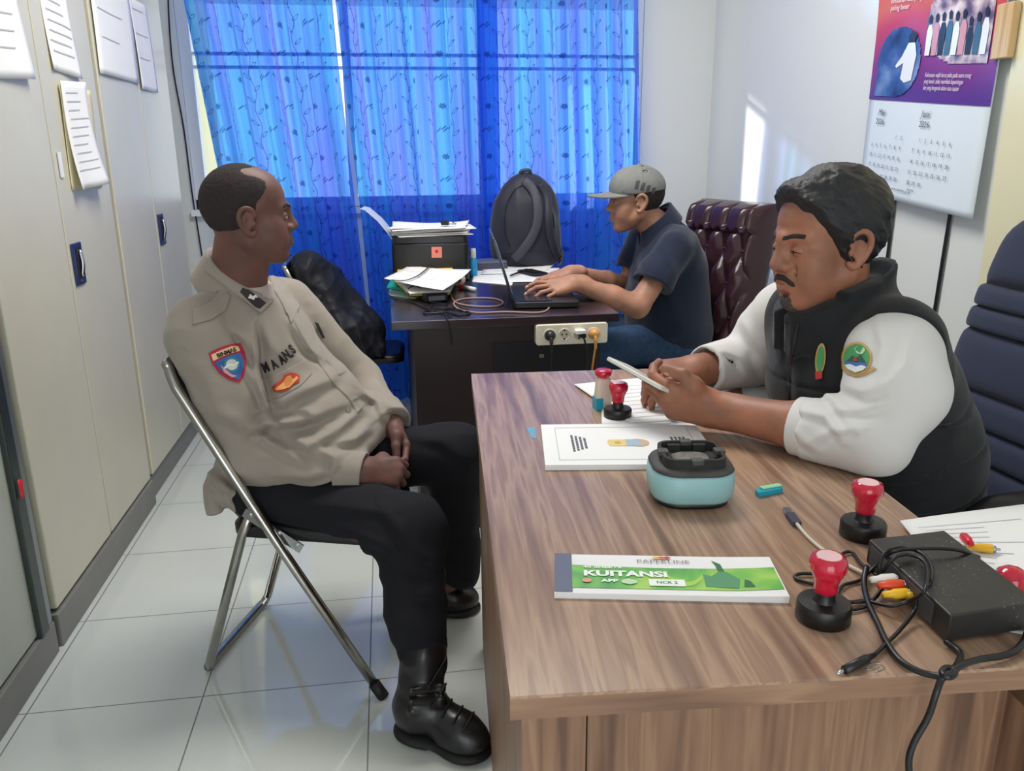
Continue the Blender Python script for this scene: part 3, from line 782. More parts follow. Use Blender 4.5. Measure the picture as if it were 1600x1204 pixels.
# round self-inking stamps
def stamp(label, loc, tilt=None, rz=0.0, s=1.0):
    t = thing('rubber_stamp', label, 'stamp', loc, rz, 'red-handled round stamps on the desk')
    if tilt: t.rotation_euler = tilt
    bm = BM(); lathe(bm, [(0, 0), (0.0285, 0), (0.0305, 0.002), (0.0305, 0.019), (0.0285, 0.0225), (0.013, 0.0240), (0.0115, 0.027), (0.0115, 0.038), (0, 0.038)], 40); bs = obj('base', bm, m_black, t, smooth=True)
    bm = BM(); lathe(bm, [(0, 0.036), (0.0125, 0.036), (0.0135, 0.038), (0.0135, 0.048), (0.0165, 0.056), (0.0205, 0.064), (0.0212, 0.071), (0.0190, 0.078), (0.0150, 0.0805), (0.0145, 0.079), (0, 0.079)], 40); obj('handle', bm, m_red, t, smooth=True)
    bm = BM(); lathe(bm, [(0, 0.0792), (0.0140, 0.0792), (0.0135, 0.0803), (0, 0.0810)], 32); obj('label_disc', bm, mat('pink_label', (236, 196, 198), 0.35), t, smooth=True)
    t.scale = (s, s, s)
    for o in t.children:
        mod = o.modifiers.new('edge', 'EDGE_SPLIT'); mod.split_angle = math.radians(50)
    return t
q = on_desk(1285, 966); stamp('red-handled round stamp nearest the camera, in front of the black box', (q.x, q.y, DT))
q = on_desk(1347, 836); stamp('red-handled round stamp at the desk edge behind the black box', (q.x, q.y, DT), rz=0.6)
q = on_desk(965, 652); stamp('red-handled round stamp beside the papers under the phone', (q.x, q.y, DT), rz=1.0, s=0.92)
# fourth stamp lies on its side on the papers: red knob and white base
t = thing('rubber_stamp', 'red and white stamp lying on its side behind the black box', 'stamp', (0, 0, 0), 0, 'red-handled round stamps on the desk')
q = on_z(1510, 878, DT + 0.022); t.location = (q[0], q[1], DT + 0.021); t.rotation_euler = (math.radians(96), 0, math.radians(34))
bm = BM(); lathe(bm, [(0, 0.0), (0.009, 0.0), (0.0105, 0.002), (0.010, 0.030), (0.012, 0.036), (0, 0.036)], 28); obj('stem', bm, m_white, t, smooth=True)
bm = BM(); lathe(bm, [(0, 0.034), (0.012, 0.034), (0.0185, 0.042), (0.0205, 0.052), (0.0185, 0.062), (0.012, 0.068), (0.0, 0.069)], 32); obj('handle', bm, m_red, t, smooth=True)
# tall cream stamp standing behind the round one
q = on_desk(958, 646)
t = thing('date_stamp', 'cream stamp with a teal stripe behind the far red stamp', 'stamp', (q.x - 0.012, q.y + 0.038, DT), math.radians(4))
bm = BM(); loft(bm, [[(x, y, z) for x, y in rrect(w, d, 0.006, 4)] for z, w, d in ((0.0, 0.034, 0.026), (0.03, 0.034, 0.026), (0.062, 0.030, 0.022), (0.070, 0.026, 0.018))]); obj('body', bm, mat('cream_plastic', (222, 206, 190), 0.4), t)
bm = BM(); lathe(bm, [(0, 0.068), (0.014, 0.068), (0.018, 0.074), (0.018, 0.082), (0.014, 0.085), (0, 0.085)], 28); obj('handle', bm, m_red, t, smooth=True)
bm = BM(); bx(bm, -0.0185, -0.0035, -0.0145, 0.014, 0.0, 0.026); obj('stripe', bm, m_teal, t, bevel=0.001)

# clip, cable end and papers
q = on_desk(1201, 771)
t = thing('plastic_clip', 'small teal plastic clip lying alone near the desk centre', 'clip', (q.x, q.y, DT), math.radians(12))
bm = BM(); loft(bm, [[(x, y, z) for x, y in ((-0.024, -0.008), (0.022, -0.006), (0.026, 0.003), (-0.006, 0.010), (-0.022, 0.006))] for z in (0.0, 0.009)])
for f in bm.faces: f.smooth = False
obj('body', bm, m_teal, t, bevel=0.0015)
bm = BM(); bx(bm, -0.012, 0.024, -0.002, 0.0085, 0.009, 0.0115); obj('cap', bm, mat('mint_plastic', (150, 214, 176), 0.4), t, bevel=0.001)
def sheet(name, label, pts, z, mtl, group=None, cat='paper', lines=0, seed=1, curl=0.0, thick=0.0008, line_mat=None):
    """paper sheet from corner points (near-left, near-right, far-right, far-left)"""
    r = random.Random(seed); n = 12
    P = [Vector((p[0], p[1], 0)) for p in pts]
    o_ = sum(P, Vector()) / 4
    def f(u, v):
        q = (P[0] * (1 - u) + P[1] * u) * (1 - v) + (P[3] * (1 - u) + P[2] * u) * v
        h = curl * (u * u * 0.6 + v * v * v * 0.8) * (0.6 + 0.4 * math.sin(3 * u + 2 * v + seed)) + abs(curl) * 0.12 * (1 + math.sin(5 * u + seed) * math.cos(4 * v))
        return Vector((q.x - o_.x, q.y - o_.y, h))
    bm = BM(); g = [[bm.verts.new(f(i / n, j / n)) for i in range(n + 1)] for j in range(n + 1)]
    for j in range(n):
        for i in range(n): bm.faces.new((g[j][i], g[j][i + 1], g[j + 1][i + 1], g[j + 1][i]))
    o = obj(name, bm, mtl, smooth=True); o.location = (o_.x, o_.y, z)
    s_ = o.modifiers.new('thick', 'SOLIDIFY'); s_.thickness = thick; s_.offset = 1
    tag(o, label, cat, group)
    if lines:
        bm = BM()
        for k in range(lines):
            v = 0.1 + 0.8 * k / lines; u0 = r.uniform(0.08, 0.14); u1 = u0 + r.uniform(0.35, 0.75); ww = 0.0055
            pr = None
            for s in range(7):
                u = u0 + (u1 - u0) * s / 6
                q1, q2 = f(u, v) + Vector((0, 0, thick + 0.0006)), f(u, v + ww) + Vector((0, 0, thick + 0.0006))
                cur = (bm.verts.new(q1), bm.verts.new(q2))
                if pr: bm.faces.new((pr[0], cur[0], cur[1], pr[1]))
                pr = cur
        obj('printed_lines', bm, line_mat or m_printlight, o)
    return o
gd = 'loose papers on the front desk'
sheet('paper_sheet', 'white sheet under the hands holding the phone, top of its pile', [on_desk(985, 664), on_desk(1118, 655), on_desk(1085, 585), on_desk(897, 603)], DT + 0.0042, m_paper, gd, lines=9, seed=3)
sheet('paper_sheet', 'white sheet showing its corner below the far red stamp', [on_desk(940, 664), on_desk(1090, 664), on_desk(1075, 600), on_desk(940, 606)], DT + 0.0020, m_paper, gd, seed=4)
sheet('paper_sheet', 'white sheet at the right edge behind the black box', [on_desk(1480, 905), on_desk(1660, 1000), on_desk(1640, 790), on_desk(1405, 822)], DT + 0.003, m_paper, gd, lines=14, seed=5, curl=0.006, line_mat=m_printlight)
sheet('paper_sheet', 'white sheet with a green mark beneath the right edge papers', [on_desk(1560, 985), on_desk(1690, 1010), on_desk(1680, 900), on_desk(1530, 905)], DT + 0.0010, m_paper, gd, seed=6)
q0, q1, q2, q3 = on_desk(1574, 935), on_desk(1620, 945), on_desk(1618, 962), on_desk(1590, 957)
bm = BM(); bm.faces.new([bm.verts.new((p.x, p.y, DT + 0.0125)) for p in (q0, q1, q2, q3)][::-1])
s_ = tag(obj('sticky_note', bm, mat('lime_note', (170, 214, 60), 0.6)), 'lime green note on the papers at the right edge', 'sticky note'); s_.modifiers.new('t', 'SOLIDIFY').thickness = 0.0006
bm = BM(); pp = [on_desk(*p) for p in ((1046, 663), (1058, 663), (1058, 655), (1046, 655))]; prism(bm, [(p.x, p.y) for p in pp], DT + 0.0108, DT + 0.0122)
tag(obj('index_tab', bm, m_teal), 'teal index tab at the top edge of the report booklet', 'tab')
bm = BM(); pp = [on_desk(*p) for p in ((822, 668), (836, 668), (838, 686), (830, 684))]; prism(bm, [(p.x, p.y) for p in pp], DT, DT + 0.0012)
tag(obj('index_tab', bm, mat('clear_blue', (120, 168, 190), 0.3)), 'pale blue tab poking out left of the report booklet', 'tab')
bm = BM(); pp = [on_desk(*p) for p in ((1098, 656), (1112, 663), (1120, 660), (1112, 653))]; prism(bm, [(p.x, p.y) for p in pp], DT, DT + 0.004)
tag(obj('eraser', bm, m_white, bevel=0.001), 'small white eraser beside the forearm on the desk', 'eraser')
# folded white paper at the far side of the desk beside the vest
bm = BM(); pp = [on_desk(*p) for p in ((1160, 622), (1202, 626), (1200, 600), (1158, 602))]; prism(bm, [(p.x, p.y) for p in pp], DT + 0.0005, DT + 0.006)
tag(obj('folded_paper', bm, m_paper, bevel=0.001), 'folded white paper at the desk edge beside the black vest', 'paper')

# ------------------------------------------------------------------ black set-top box with cables and plugs
c1, c2, c3 = on_desk(1478, 1008), on_desk(1596, 990), on_desk(1352, 882)
xd = (c2 - c1).normalized(); yd = Vector((-xd.y, xd.x, 0))
if yd.dot(c3 - c1) < 0: yd = -yd
bw, bd, bh = 0.112, 0.215, 0.037
yv = (c3 - c1); yv.z = 0; bd = yv.length; yd2 = yv.normalized()
Mb = Matrix.Identity(4)
for i in range(3): Mb[i][0] = xd[i]; Mb[i][1] = yd2[i]; Mb[i][2] = (0, 0, 1)[i]
stb = thing('set_top_box', 'dusty black electronics box lying at the right of the desk', 'electronic box', (c1.x, c1.y, DT))
m_dusty = mat('dusty_black_metal', (26, 26, 28), 0.42, noise=(50, 0.2))
def add_dust(m):
    n = N(m); v = n.noise(n.coord(), 420, 0); d = n.noise(n.coord(), 12, 3)
    f = n.m('MULTIPLY', n.m('GREATER_THAN', v, 0.80), n.m('GREATER_THAN', d, 0.5))
    src = n.bsdf().inputs['Base Color'].links[0].from_socket
    n.l.new(n.mix(n.m('ADD', n.m('MULTIPLY', f, 0.55), n.m('MULTIPLY', d, 0.05)), src, lin((190, 184, 172))), n.bsdf().inputs['Base Color'])
add_dust(m_dusty)
bm = BM(); bx(bm, 0, bw, 0, bd, 0.004, bh, Mb); obj('case', bm, m_dusty, stb, bevel=0.0025)
bm = BM(); bx(bm, -0.0015, 0.0012, 0.03, bd - 0.01, 0.007, bh - 0.004, Mb); obj('rear_panel', bm, m_steel if False else mat('grey_back_panel', (70, 70, 70), 0.45), stb)
for yy, col in ((0.105, (236, 236, 236)), (0.088, (214, 60, 40)), (0.071, (236, 186, 40))):
    bm = BM(); lathe(bm, [(0, 0), (0.0042, 0), (0.0042, 0.008), (0, 0.008)], 16, (0, 0, 0), 'x')
    for v in bm.verts: v.co = Mb @ (Vector((-v.co.x, v.co.y, v.co.z)) + Vector((0.0, yy, 0.020)))
    obj('jack_socket', bm, mat('socket_ring', col, 0.4), stb, smooth=True)
for x, y in ((0.012, 0.012), (bw - 0.012, 0.012), (0.012, bd - 0.012), (bw - 0.012, bd - 0.012)):
    bm = BM(); lathe(bm, [(0, 0), (0.006, 0), (0.006, 0.0045), (0, 0.0045)], 14)
    for v in bm.verts: v.co = Mb @ (v.co + Vector((x, y, 0)))
    obj('foot', bm, m_blackmatt, stb)
# three phono plugs, each a thing with its barrel, tip and relief
def plug(label, p, d, col, s=1.0, group='coloured phono plugs by the black box', up=(0, 0, 1)):
    t = thing('phono_plug', label, 'plug', p, 0, group)
    z = Vector(d).normalized(); rot = Vector((0, 0, 1)).rotation_difference(z); t.rotation_mode = 'QUATERNION'; t.rotation_quaternion = rot
    bm = BM(); lathe(bm, [(0, 0), (0.0056, 0), (0.0060, 0.002), (0.0060, 0.016), (0.0045, 0.020), (0.0036, 0.030), (0, 0.030)], 18); obj('barrel', bm, mat('plug_plastic', col, 0.35), t, smooth=True)
    bm = BM(); lathe(bm, [(0, -0.004), (0.0044, -0.004), (0.0044, 0.0), (0, 0.0)], 16); lathe(bm, [(0, -0.011), (0.0016, -0.010), (0.0018, -0.003), (0, -0.003)], 12); obj('tip', bm, m_steel, t, smooth=True)
    return t
wp, rp, yp = on_z(1392, 906, DT + 0.030), on_z(1402, 918, DT + 0.027), on_z(1412, 930, DT + 0.020)
pd = -xd * 0.9 + yd2 * 0.1
plug('white phono plug, topmost in the black box sockets', on_z(1398, 903, DT + 0.026), pd, (232, 228, 220))
plug('orange red phono plug between the white and yellow ones', on_z(1410, 912, DT + 0.024), pd, (226, 76, 40))
plug('yellow phono plug, lowest in the black box sockets', on_z(1418, 926, DT + 0.020), pd, (240, 190, 40))
q = on_z(1550, 857, DT + 0.012); plug('loose yellow phono plug lying on the papers', q, (-0.95, 0.3, 0.06), (240, 184, 44))
q = on_z(1506, 838, DT + 0.016); plug('loose red phono plug beside the loose yellow one', q, (-0.3, -0.8, 0.12), (214, 30, 50))
# cables
def dpath(pts, dz=0.004): return [on_z(px, py, DT + (h if len(r) else dz)) for (px, py, *r) in pts for h in [r[0] if r else dz]]
gcab = 'black audio cables tangled by the box'
tag(cable('audio_cable', dpath([(1425, 926, .02), (1452, 912, .04), (1456, 886, .046), (1440, 864, .046), (1408, 855, .045), (1384, 862, .044), (1374, 884, .03), (1378, 910, .012), (1366, 935, .006), (1330, 940, .004), (1310, 930, .004), (1318, 914, .004), (1345, 905, .004), (1372, 880, .018), (1395, 862, .046), (1430, 857, .048), (1490, 858, .045), (1530, 870, .03)]), 0.0022, m_black),
    'black cable looping twice over the box corner', 'cable', gcab)
tag(cable('audio_cable', dpath([(1400, 905, .024), (1380, 918, .012), (1355, 946, .004), (1325, 952, .004), (1322, 944, .004), (1350, 938, .005), (1390, 946, .012), (1420, 938, .02), (1446, 920, .045), (1446, 880, .046), (1420, 866, .046), (1396, 872, .045), (1378, 895, .022)]), 0.0022, m_black),
    'black cable winding between the near stamp and the box', 'cable', gcab)
tag(cable('audio_cable', dpath([(1310, 928, .003), (1285, 916, .003), (1255, 908, .003), (1242, 902, .003), (1250, 896, .004), (1290, 893, .004), (1312, 868, .004), (1330, 862, .004), (1345, 880, .006), (1372, 900, .008)]), 0.0022, m_black),
    'black cable looping out behind the near stamp', 'cable', gcab)
t = thing('jack_cable', 'black audio jack cable ending at the near desk edge', 'cable', (0, 0, 0), 0, gcab)
obj('cord', tube(BM(), smooth_path(dpath([(1432, 930, .030), (1428, 955, .012), (1405, 985, .006), (1385, 1005, .005), (1366, 1023, .005)]), 8), 0.0024, 8), m_black, t, smooth=True)
a, b = Vector(on_z(1366, 1023, DT + .0055)), Vector(on_z(1320, 1046, DT + .0055))
obj('jack_body', tube(BM(), [a, a.lerp(b, .2), a.lerp(b, .25), b], [.0028, .0034, .0048, .0046], 14), m_black, t, smooth=True)
c = b + (b - a).normalized() * 0.012
obj('jack_tip', tube(BM(), [b, b.lerp(c, .5), c], [.0022, .0020, .0010], 10), m_steel, t, smooth=True)
# flat ribbon cable in a wide loop, knotted and hanging over the desk edge
t = thing('power_cable', 'thick black cable looping in front of the box and hanging over the desk edge', 'cable', (0, 0, 0))
e0, e1 = on_z(1470, 1062, DT + 0.004), on_z(1462, 1085, DT - 0.02)
obj('cord', tube(BM(), smooth_path([Vector(v) for v in dpath([(1354, 885, .016), (1350, 910, .008), (1356, 940, .006), (1372, 975, .005), (1385, 1003, .005), (1405, 1030, .005), (1430, 1046, .005), (1455, 1054, .006), (1480, 1056, .010), (1500, 1040, .012), (1530, 1030, .008), (1575, 1022, .006), (1597, 1005, .006), (1606, 985, .006)])], 8), 0.0036, 8), m_black, t, smooth=True)
hang = [Vector(on_z(1500, 1020, DT + .005)), Vector(on_z(1494, 1040, DT + .006)), Vector(on_z(1478, 1054, DT + .010)), Vector(on_z(1470, 1063, DT + .006)), Vector(on_y(1462, 1085, 0.628)), Vector(on_y(1450, 1120, 0.628)), Vector(on_y(1428, 1160, 0.628)), Vector(on_y(1420, 1190, 0.626)), Vector(on_y(1425, 1230, 0.622)), Vector(on_y(1440, 1290, 0.62))]
obj('cord', tube(BM(), smooth_path([Vector(on_z(1478, 1002, DT + .006))] + hang, 8), 0.0036, 8), m_black, t, smooth=True)
obj('cable_tie', tube(BM(), smooth_path([Vector(on_z(1482 + 10 * math.cos(a_), 1050 + 7 * math.sin(a_), DT + .012)) for a_ in [2 * PI * k / 8 for k in range(8)]], 5, True), 0.0034, 8, closed=True), m_black, t, smooth=True)
# USB cable
t = thing('usb_cable', 'white cable with a black and silver plug lying on the desk', 'cable', (0, 0, 0))
obj('cord', tube(BM(), smooth_path([Vector(v) for v in dpath([(1245, 818, .006), (1262, 838, .004), (1285, 858, .003), (1312, 876, .003), (1335, 888, .004), (1352, 896, .008)])], 8), 0.0026, 8), mat('beige_cord', (206, 194, 178), 0.5), t, smooth=True)
a, b, c = Vector(on_z(1246, 819, DT + .005)), Vector(on_z(1234, 803, DT + .005)), Vector(on_z(1228, 794, DT + .005))
def bar(a, b, w, h):
    bm = BM(); d = (b - a).normalized(); s = Vector((0, 0, 1)).cross(d).normalized(); u = d.cross(s)
    loft(bm, [[p + s * x * w / 2 + u * y * h / 2 for x, y in ((-1, -1), (1, -1), (1, 1), (-1, 1))] for p in (a, b)])
    for f in bm.faces: f.smooth = False
    return bm
obj('plug_body', bar(a, b, 0.013, 0.008), mat('slate_plastic', (58, 62, 80), 0.45), t, bevel=0.0015)
obj('plug_shell', bar(b, c, 0.011, 0.005), m_steel, t, bevel=0.0006)
q = on_desk(1368, 1050)
bm = BM(); tube(bm, smooth_path([(0, 0, 0), (0.012, 0.004, 0), (0.014, 0.010, 0), (0.006, 0.013, 0), (-0.006, 0.008, 0), (-0.004, 0.004, 0), (0.008, 0.007, 0)], 6), 0.0005, 6)
o = tag(obj('paper_clip', bm, m_steel, smooth=True), 'wire paper clip beside the audio jack', 'paper clip'); o.location = (q.x, q.y, DT + 0.0006)
# ------------------------------------------------------------------ dark desk at the back
RX0, RX1, RY0, RY1 = -0.004, 0.742, 2.572, 3.80
rd = thing('office_desk', 'dark brown office desk at the back under the laptop', 'desk', (RX0, RY0, 0))
rw, rl = RX1 - RX0, RY1 - RY0
box('tabletop', 0, rw, 0, rl, DT - 0.028, DT, m_rear, rd, bevel=0.002)
box('end_panel', 0.10, 0.69, 0.03, 0.05, 0, DT - 0.028, m_rearp, rd)
box('side_panel', 0.07, 0.10, 0.03, rl - 0.04, 0, DT - 0.028, m_rearp, rd)
box('end_panel', 0.10, 0.69, rl - 0.06, rl - 0.04, 0, DT - 0.028, m_rearp, rd)
bm = BM(); bx(bm, 0.33, 0.68, 0.024, 0.030, 0.05, 0.66); obj('door', bm, mat('dark_desk_door', (24, 25, 34), 0.4), rd, bevel=0.002)
q = on_y(846, 556, RY0 + 0.02)
bm = BM(); bx(bm, q[0] - RX0 - 0.008, q[0] - RX0 + 0.008, 0.018, 0.026, q[2] - 0.006, q[2] + 0.006); obj('handle', bm, m_steel, rd, bevel=0.002)

def on_r(px, py, dz=0.0): return Vector(on_z(px, py, DT + dz))
# power strip screwed under the table edge, four round sockets
pa, pb = on_y(838, 540, RY0 - 0.012), on_y(950, 505, RY0 - 0.012)
ps = thing('power_strip', 'cream four-socket power strip fixed to the front of the dark desk', 'power strip', (pa[0], RY0 - 0.012, pa[2]), 0)
pw, phh = pb[0] - pa[0], 0.068
m_ivory = mat('ivory_plastic', (232, 226, 206), 0.35); m_socket = mat('socket_plastic', (222, 216, 198), 0.4)
bm = BM(); prism(bm, rrect(pw, phh, 0.008, 4, pw / 2, phh / 2), 0, 0.040, Matrix(((1, 0, 0, 0), (0, 0, 1, 0), (0, 1, 0, 0), (0, 0, 0, 1)))); obj('body', bm, m_ivory, ps, bevel=0.003)
sock = []
for k in range(4):
    x = pw * (0.235 + 0.205 * k) - 0.012
    s = thing('socket', None, None); s.parent = ps; s.location = (x, 0, phh / 2)
    bm = BM(); lathe(bm, [(0.0205, 0.001), (0.0205, -0.002), (0.018, -0.0025), (0.0165, -0.001), (0.0162, 0.0008)], 32, (0, 0, 0), 'y'); obj('socket_ring', bm, m_socket, s, smooth=True)
    bm = BM(); lathe(bm, [(0, -0.0005), (0.0164, -0.0005)], 28, (0, 0, 0), 'y')
    obj('socket_face', bm, mat('socket_recess', (196, 190, 172), 0.5), s)
    bm = BM()
    for xx in (-0.007, 0.007): lathe(bm, [(0, -0.0012), (0.0028, -0.0012), (0.0028, -0.0004)], 12, (xx, 0, 0), 'y')
    bx(bm, -0.003, 0.003, -0.002, 0.0, -0.017, -0.012); bx(bm, -0.003, 0.003, -0.002, 0.0, 0.012, 0.017)
    obj('socket_holes', bm, m_dark, s)
    sock.append(Vector((pa[0] + x, RY0 - 0.012, pa[2] + phh / 2)))
def round_plug(label, s, col, drop, cmat, sway):
    t = thing('power_plug', label, 'plug', s, 0, 'plugs in the power strip')
    bm = BM(); lathe(bm, [(0.0, -0.002), (0.0175, -0.002), (0.0185, -0.006), (0.0175, -0.014), (0.012, -0.024), (0.007, -0.028), (0, -0.028)], 28, (0, 0, 0), 'y')
    o = obj('plug_body', bm, mat('plug_body', col, 0.4), t, smooth=True)
    obj('strain_relief', tube(BM(), smooth_path([(0, -0.024, -0.004), (0, -0.030, -0.020), (0, -0.030, -0.045)], 5), [0.006] * 6 + [0.0045] * 5, 12), mat('plug_body', col, 0.4), t, smooth=True)
    obj('cord', tube(BM(), smooth_path([(0, -0.030, -0.040), (sway * .2, -0.030, -0.08), (sway * .6, -0.028, -0.20), (sway, -0.020, -drop)], 7), 0.0034, 8), cmat, t, smooth=True)
    return t
m_orange = mat('tan_cord', (196, 140, 74), 0.4)
round_plug('black round plug in the leftmost socket of the power strip', sock[0], (28, 28, 30), 0.42, m_black, -0.012)
round_plug('tan round plug in the rightmost socket of the power strip', sock[3], (204, 150, 84), 0.44, m_orange, -0.03)
t = thing('power_plug', 'white travel adapter with a black plug in the third socket', 'plug', sock[2], 0, 'plugs in the power strip')
bm = BM(); bx(bm, -0.017, 0.017, -0.030, -0.002, 0.004, 0.018); obj('adapter', bm, m_white, t, bevel=0.003)
bm = BM(); loft(bm, [[(x * s + ox, y, z) for x, z in rrect(0.020, 0.014, 0.004, 3)] for s, y, ox in ((1, -0.012, 0.004), (1.05, -0.026, 0.006), (0.8, -0.034, 0.008))])
obj('plug_body', bm, m_black, t)
obj('cord', tube(BM(), smooth_path([(0.008, -0.030, -0.004), (0.014, -0.034, -0.03), (0.020, -0.032, -0.10), (0.030, -0.02, -0.42)], 7), 0.0032, 8), m_black, t, smooth=True)

# black printer with paper on top and an open feed tray
p0, p1 = on_r(617, 441), on_r(735, 441)
pr = thing('printer', 'black desktop printer stacked with papers behind the folders', 'printer', (0.178, 3.50, DT), math.radians(-5))
PW, PD, PH = 0.315, 0.24, 0.185
bm = BM(); prism(bm, rrect(PW, PD, 0.02, 5), 0.004, PH - 0.03); obj('body', bm, m_black, pr, bevel=0.004)
bm = BM(); prism(bm, rrect(PW - 0.006, PD - 0.006, 0.02, 5), PH - 0.03, PH); obj('lid', bm, mat('charcoal_plastic', (34, 35, 42), 0.35), pr, bevel=0.004)
bm = BM(); bx(bm, -0.12, 0.12, -PD / 2 - 0.004, -PD / 2 + 0.002, 0.012, 0.045); obj('output_slot', bm, m_dark, pr, bevel=0.002)
bm = BM(); bx(bm, 0.005, 0.047, -PD / 2 - 0.0018, -PD / 2 + 0.001, 0.098, 0.142); st = obj('sticker', bm, mat('salmon_sticker', (226, 132, 118), 0.5), pr)
bm = BM(); lathe(bm, [(0, -0.0026), (0.007, -0.0026), (0.007, -0.0012)], 20, (0.026, -PD / 2, 0.124), 'y'); obj('sticker_dot', bm, mat('red_dot', (190, 30, 40), 0.5), st)
bm = BM(); bx(bm, -0.13, -0.126, 0, 0.11, 0, 0.26)
bm = BM(); r0 = [(0, -0.08, 0), (0, 0.08, 0), (0.006, 0.08, 0), (0.006, -0.08, 0)]
loft(bm, [[(-PW / 2 - x0 + a, b, z) for a, b, c in r0] for x0, z in ((0.0, 0.17), (0.02, 0.20), (0.055, 0.245), (0.105, 0.29), (0.125, 0.295))]); 
for f in bm.faces: f.smooth = False
obj('paper_tray', bm, mat('pale_tray', (196, 202, 216), 0.4), pr, bevel=0.002)
r = random.Random(11)
for k in range(7):
    cx, cy = 0.178 + r.uniform(-.015, .025), 3.49 + r.uniform(-.02, .02); a = math.radians(r.uniform(-14, 10)); w_, h_ = 0.15 + .01 * r.random(), 0.108
    pts = [(cx + sx * w_ * math.cos(a) - sy * h_ * math.sin(a), cy + sx * w_ * math.sin(a) + sy * h_ * math.cos(a)) for sx, sy in ((-1, -1), (1, -1), (1, 1), (-1, 1))]
    lab = ['lowest white sheet piled on the printer', 'second white sheet from the bottom of the printer pile', 'third white sheet from the bottom of the printer pile', 'middle white sheet of the printer pile', 'third white sheet from the top of the printer pile', 'second white sheet from the top of the printer pile', 'topmost crumpled white sheet piled on the printer'][k]
    sheet('paper_sheet', lab, pts, DT + PH + 0.001 + 0.0045 * k, m_paper, 'papers piled on the printer', seed=20 + k, curl=0.007 if k < 5 else 0.026, thick=0.0028)
# black clip on the pile
t = thing('binder_clip', 'black and silver clip lying on the printer papers', 'clip', (0.245, 3.42, DT + PH + 0.043), math.radians(-25))
bm = BM(); tube(bm, [(-0.028, 0, 0.006), (0.004, 0, 0.006)], 0.010, 14); obj('body', bm, m_black, t, bevel=0.002)
bm = BM(); tube(bm, [(0.004, 0, 0.006), (0.012, 0, 0.006), (0.034, 0.006, 0.002)], [0.008, 0.006, 0.004], 12); obj('handle', bm, m_steel, t, smooth=True)
# spray bottle
q = on_r(735, 432)
t = thing('spray_bottle', 'blue spray bottle with a white cap beside the printer', 'bottle', (0.355, 3.50, DT))
bm = BM(); lathe(bm, [(0, 0), (0.016, 0), (0.018, 0.003), (0.018, 0.066), (0.014, 0.076), (0.009, 0.080), (0, 0.08)], 24); obj('body', bm, mat('blue_liquid', (44, 146, 204), 0.2), t, smooth=True)
bm = BM(); lathe(bm, [(0, 0.078), (0.0125, 0.078), (0.0125, 0.112), (0.0105, 0.118), (0, 0.118)], 20); obj('cap', bm, m_white, t, smooth=True)
# folders and sheets heaped at the near left corner
gh = 'folders and papers heaped on the dark desk'
def rsheet(name, lab, pix, dz, mtl, curl, seed, thick=0.001, cat='paper', lines=0):
    return sheet(name, lab, [on_r(*p, dz) for p in pix], DT + dz, mtl, gh, cat, lines, seed, curl, thick, m_print)
rsheet('folder', 'grey green folder at the bottom of the heap', [(606, 461), (648, 466), (690, 446), (612, 440)], 0.002, mat('sage_card', (150, 176, 160), 0.6), 0.004, 1, 0.003, 'folder')
rsheet('folder', 'teal green folder sticking out left of the heap', [(604, 449), (648, 456), (700, 428), (618, 424)], 0.008, mat('green_card', (24, 150, 128), 0.6), 0.006, 2, 0.004, 'folder')
rsheet('folder', 'dark teal folder corner at the right of the heap', [(660, 466), (706, 454), (710, 436), (640, 440)], 0.008, mat('dark_teal_card', (10, 92, 104), 0.6), 0.004, 3, 0.004, 'folder')
rsheet('paper_sheet', 'yellow sheet low in the heap showing along its front edge', [(640, 462), (702, 462), (716, 436), (616, 440)], 0.016, m_yellowpaper, 0.006, 4, 0.004)
rsheet('paper_sheet', 'white sheet in the middle of the heap', [(640, 458), (704, 456), (716, 432), (616, 434)], 0.030, m_paper, 0.010, 6, 0.005)
rsheet('envelope', 'yellow card envelope peeking out behind the white sheet of the heap', [(620, 430), (704, 436), (712, 399), (626, 388)], 0.050, m_yellowpaper, 0.006, 5, 0.002, 'envelope')
rsheet('paper_sheet', 'white printed sheet under a black strap, topmost of the folder heap', [(600, 436), (692, 455), (736, 428), (640, 416)], 0.058, m_paper, 0.016, 8, 0.0015, 'paper', 3)
tag(cable('strap', [Vector(on_z(px, py, DT + h)) for px, py, h in ((612, 437, .064), (632, 438, .066), (652, 431, .069), (664, 422, .071), (672, 415, .072))], 0.0034, m_black, flat=((0, 0, 1), .5)), 'short black strap lying on the white sheet of the folder heap', 'strap')
# tape roll and marker at the edge of the heap
t = thing('tape_roll', 'clear tape roll standing beside the folder heap', 'tape roll', tuple(on_r(717, 447)), math.radians(70))
bm = BM()
lathe(bm, [(0.014, -0.009), (0.026, -0.009), (0.026, 0.009), (0.014, 0.009), (0.014, -0.009)], 28, (0, 0, 0.026), 'x'); obj('tape', bm, mat('tape_film', (206, 194, 180), 0.3), t, smooth=True)
bm = BM(); lathe(bm, [(0.012, -0.0095), (0.0142, -0.0095), (0.0142, 0.0095), (0.012, 0.0095), (0.012, -0.0095)], 28, (0, 0, 0.026), 'x'); obj('core', bm, mat('brown_core', (150, 116, 90), 0.7), t, smooth=True)
a, b = on_r(722, 448, .009), on_r(742, 452, .009)
t = thing('marker', 'white marker pen with a red cap beside the tape roll', 'marker', a)
d = (b - a); obj('barrel', tube(BM(), [d * 0.2, d * 1.0, d * 1.04], [0.0085, 0.0085, 0.005], 14), m_white, t, smooth=True); obj('cap', tube(BM(), [d * -0.25, d * -0.2, d * 0.2], [0.006, 0.0088, 0.0088], 14), mat('red_cap', (196, 40, 56), 0.35), t, smooth=True)
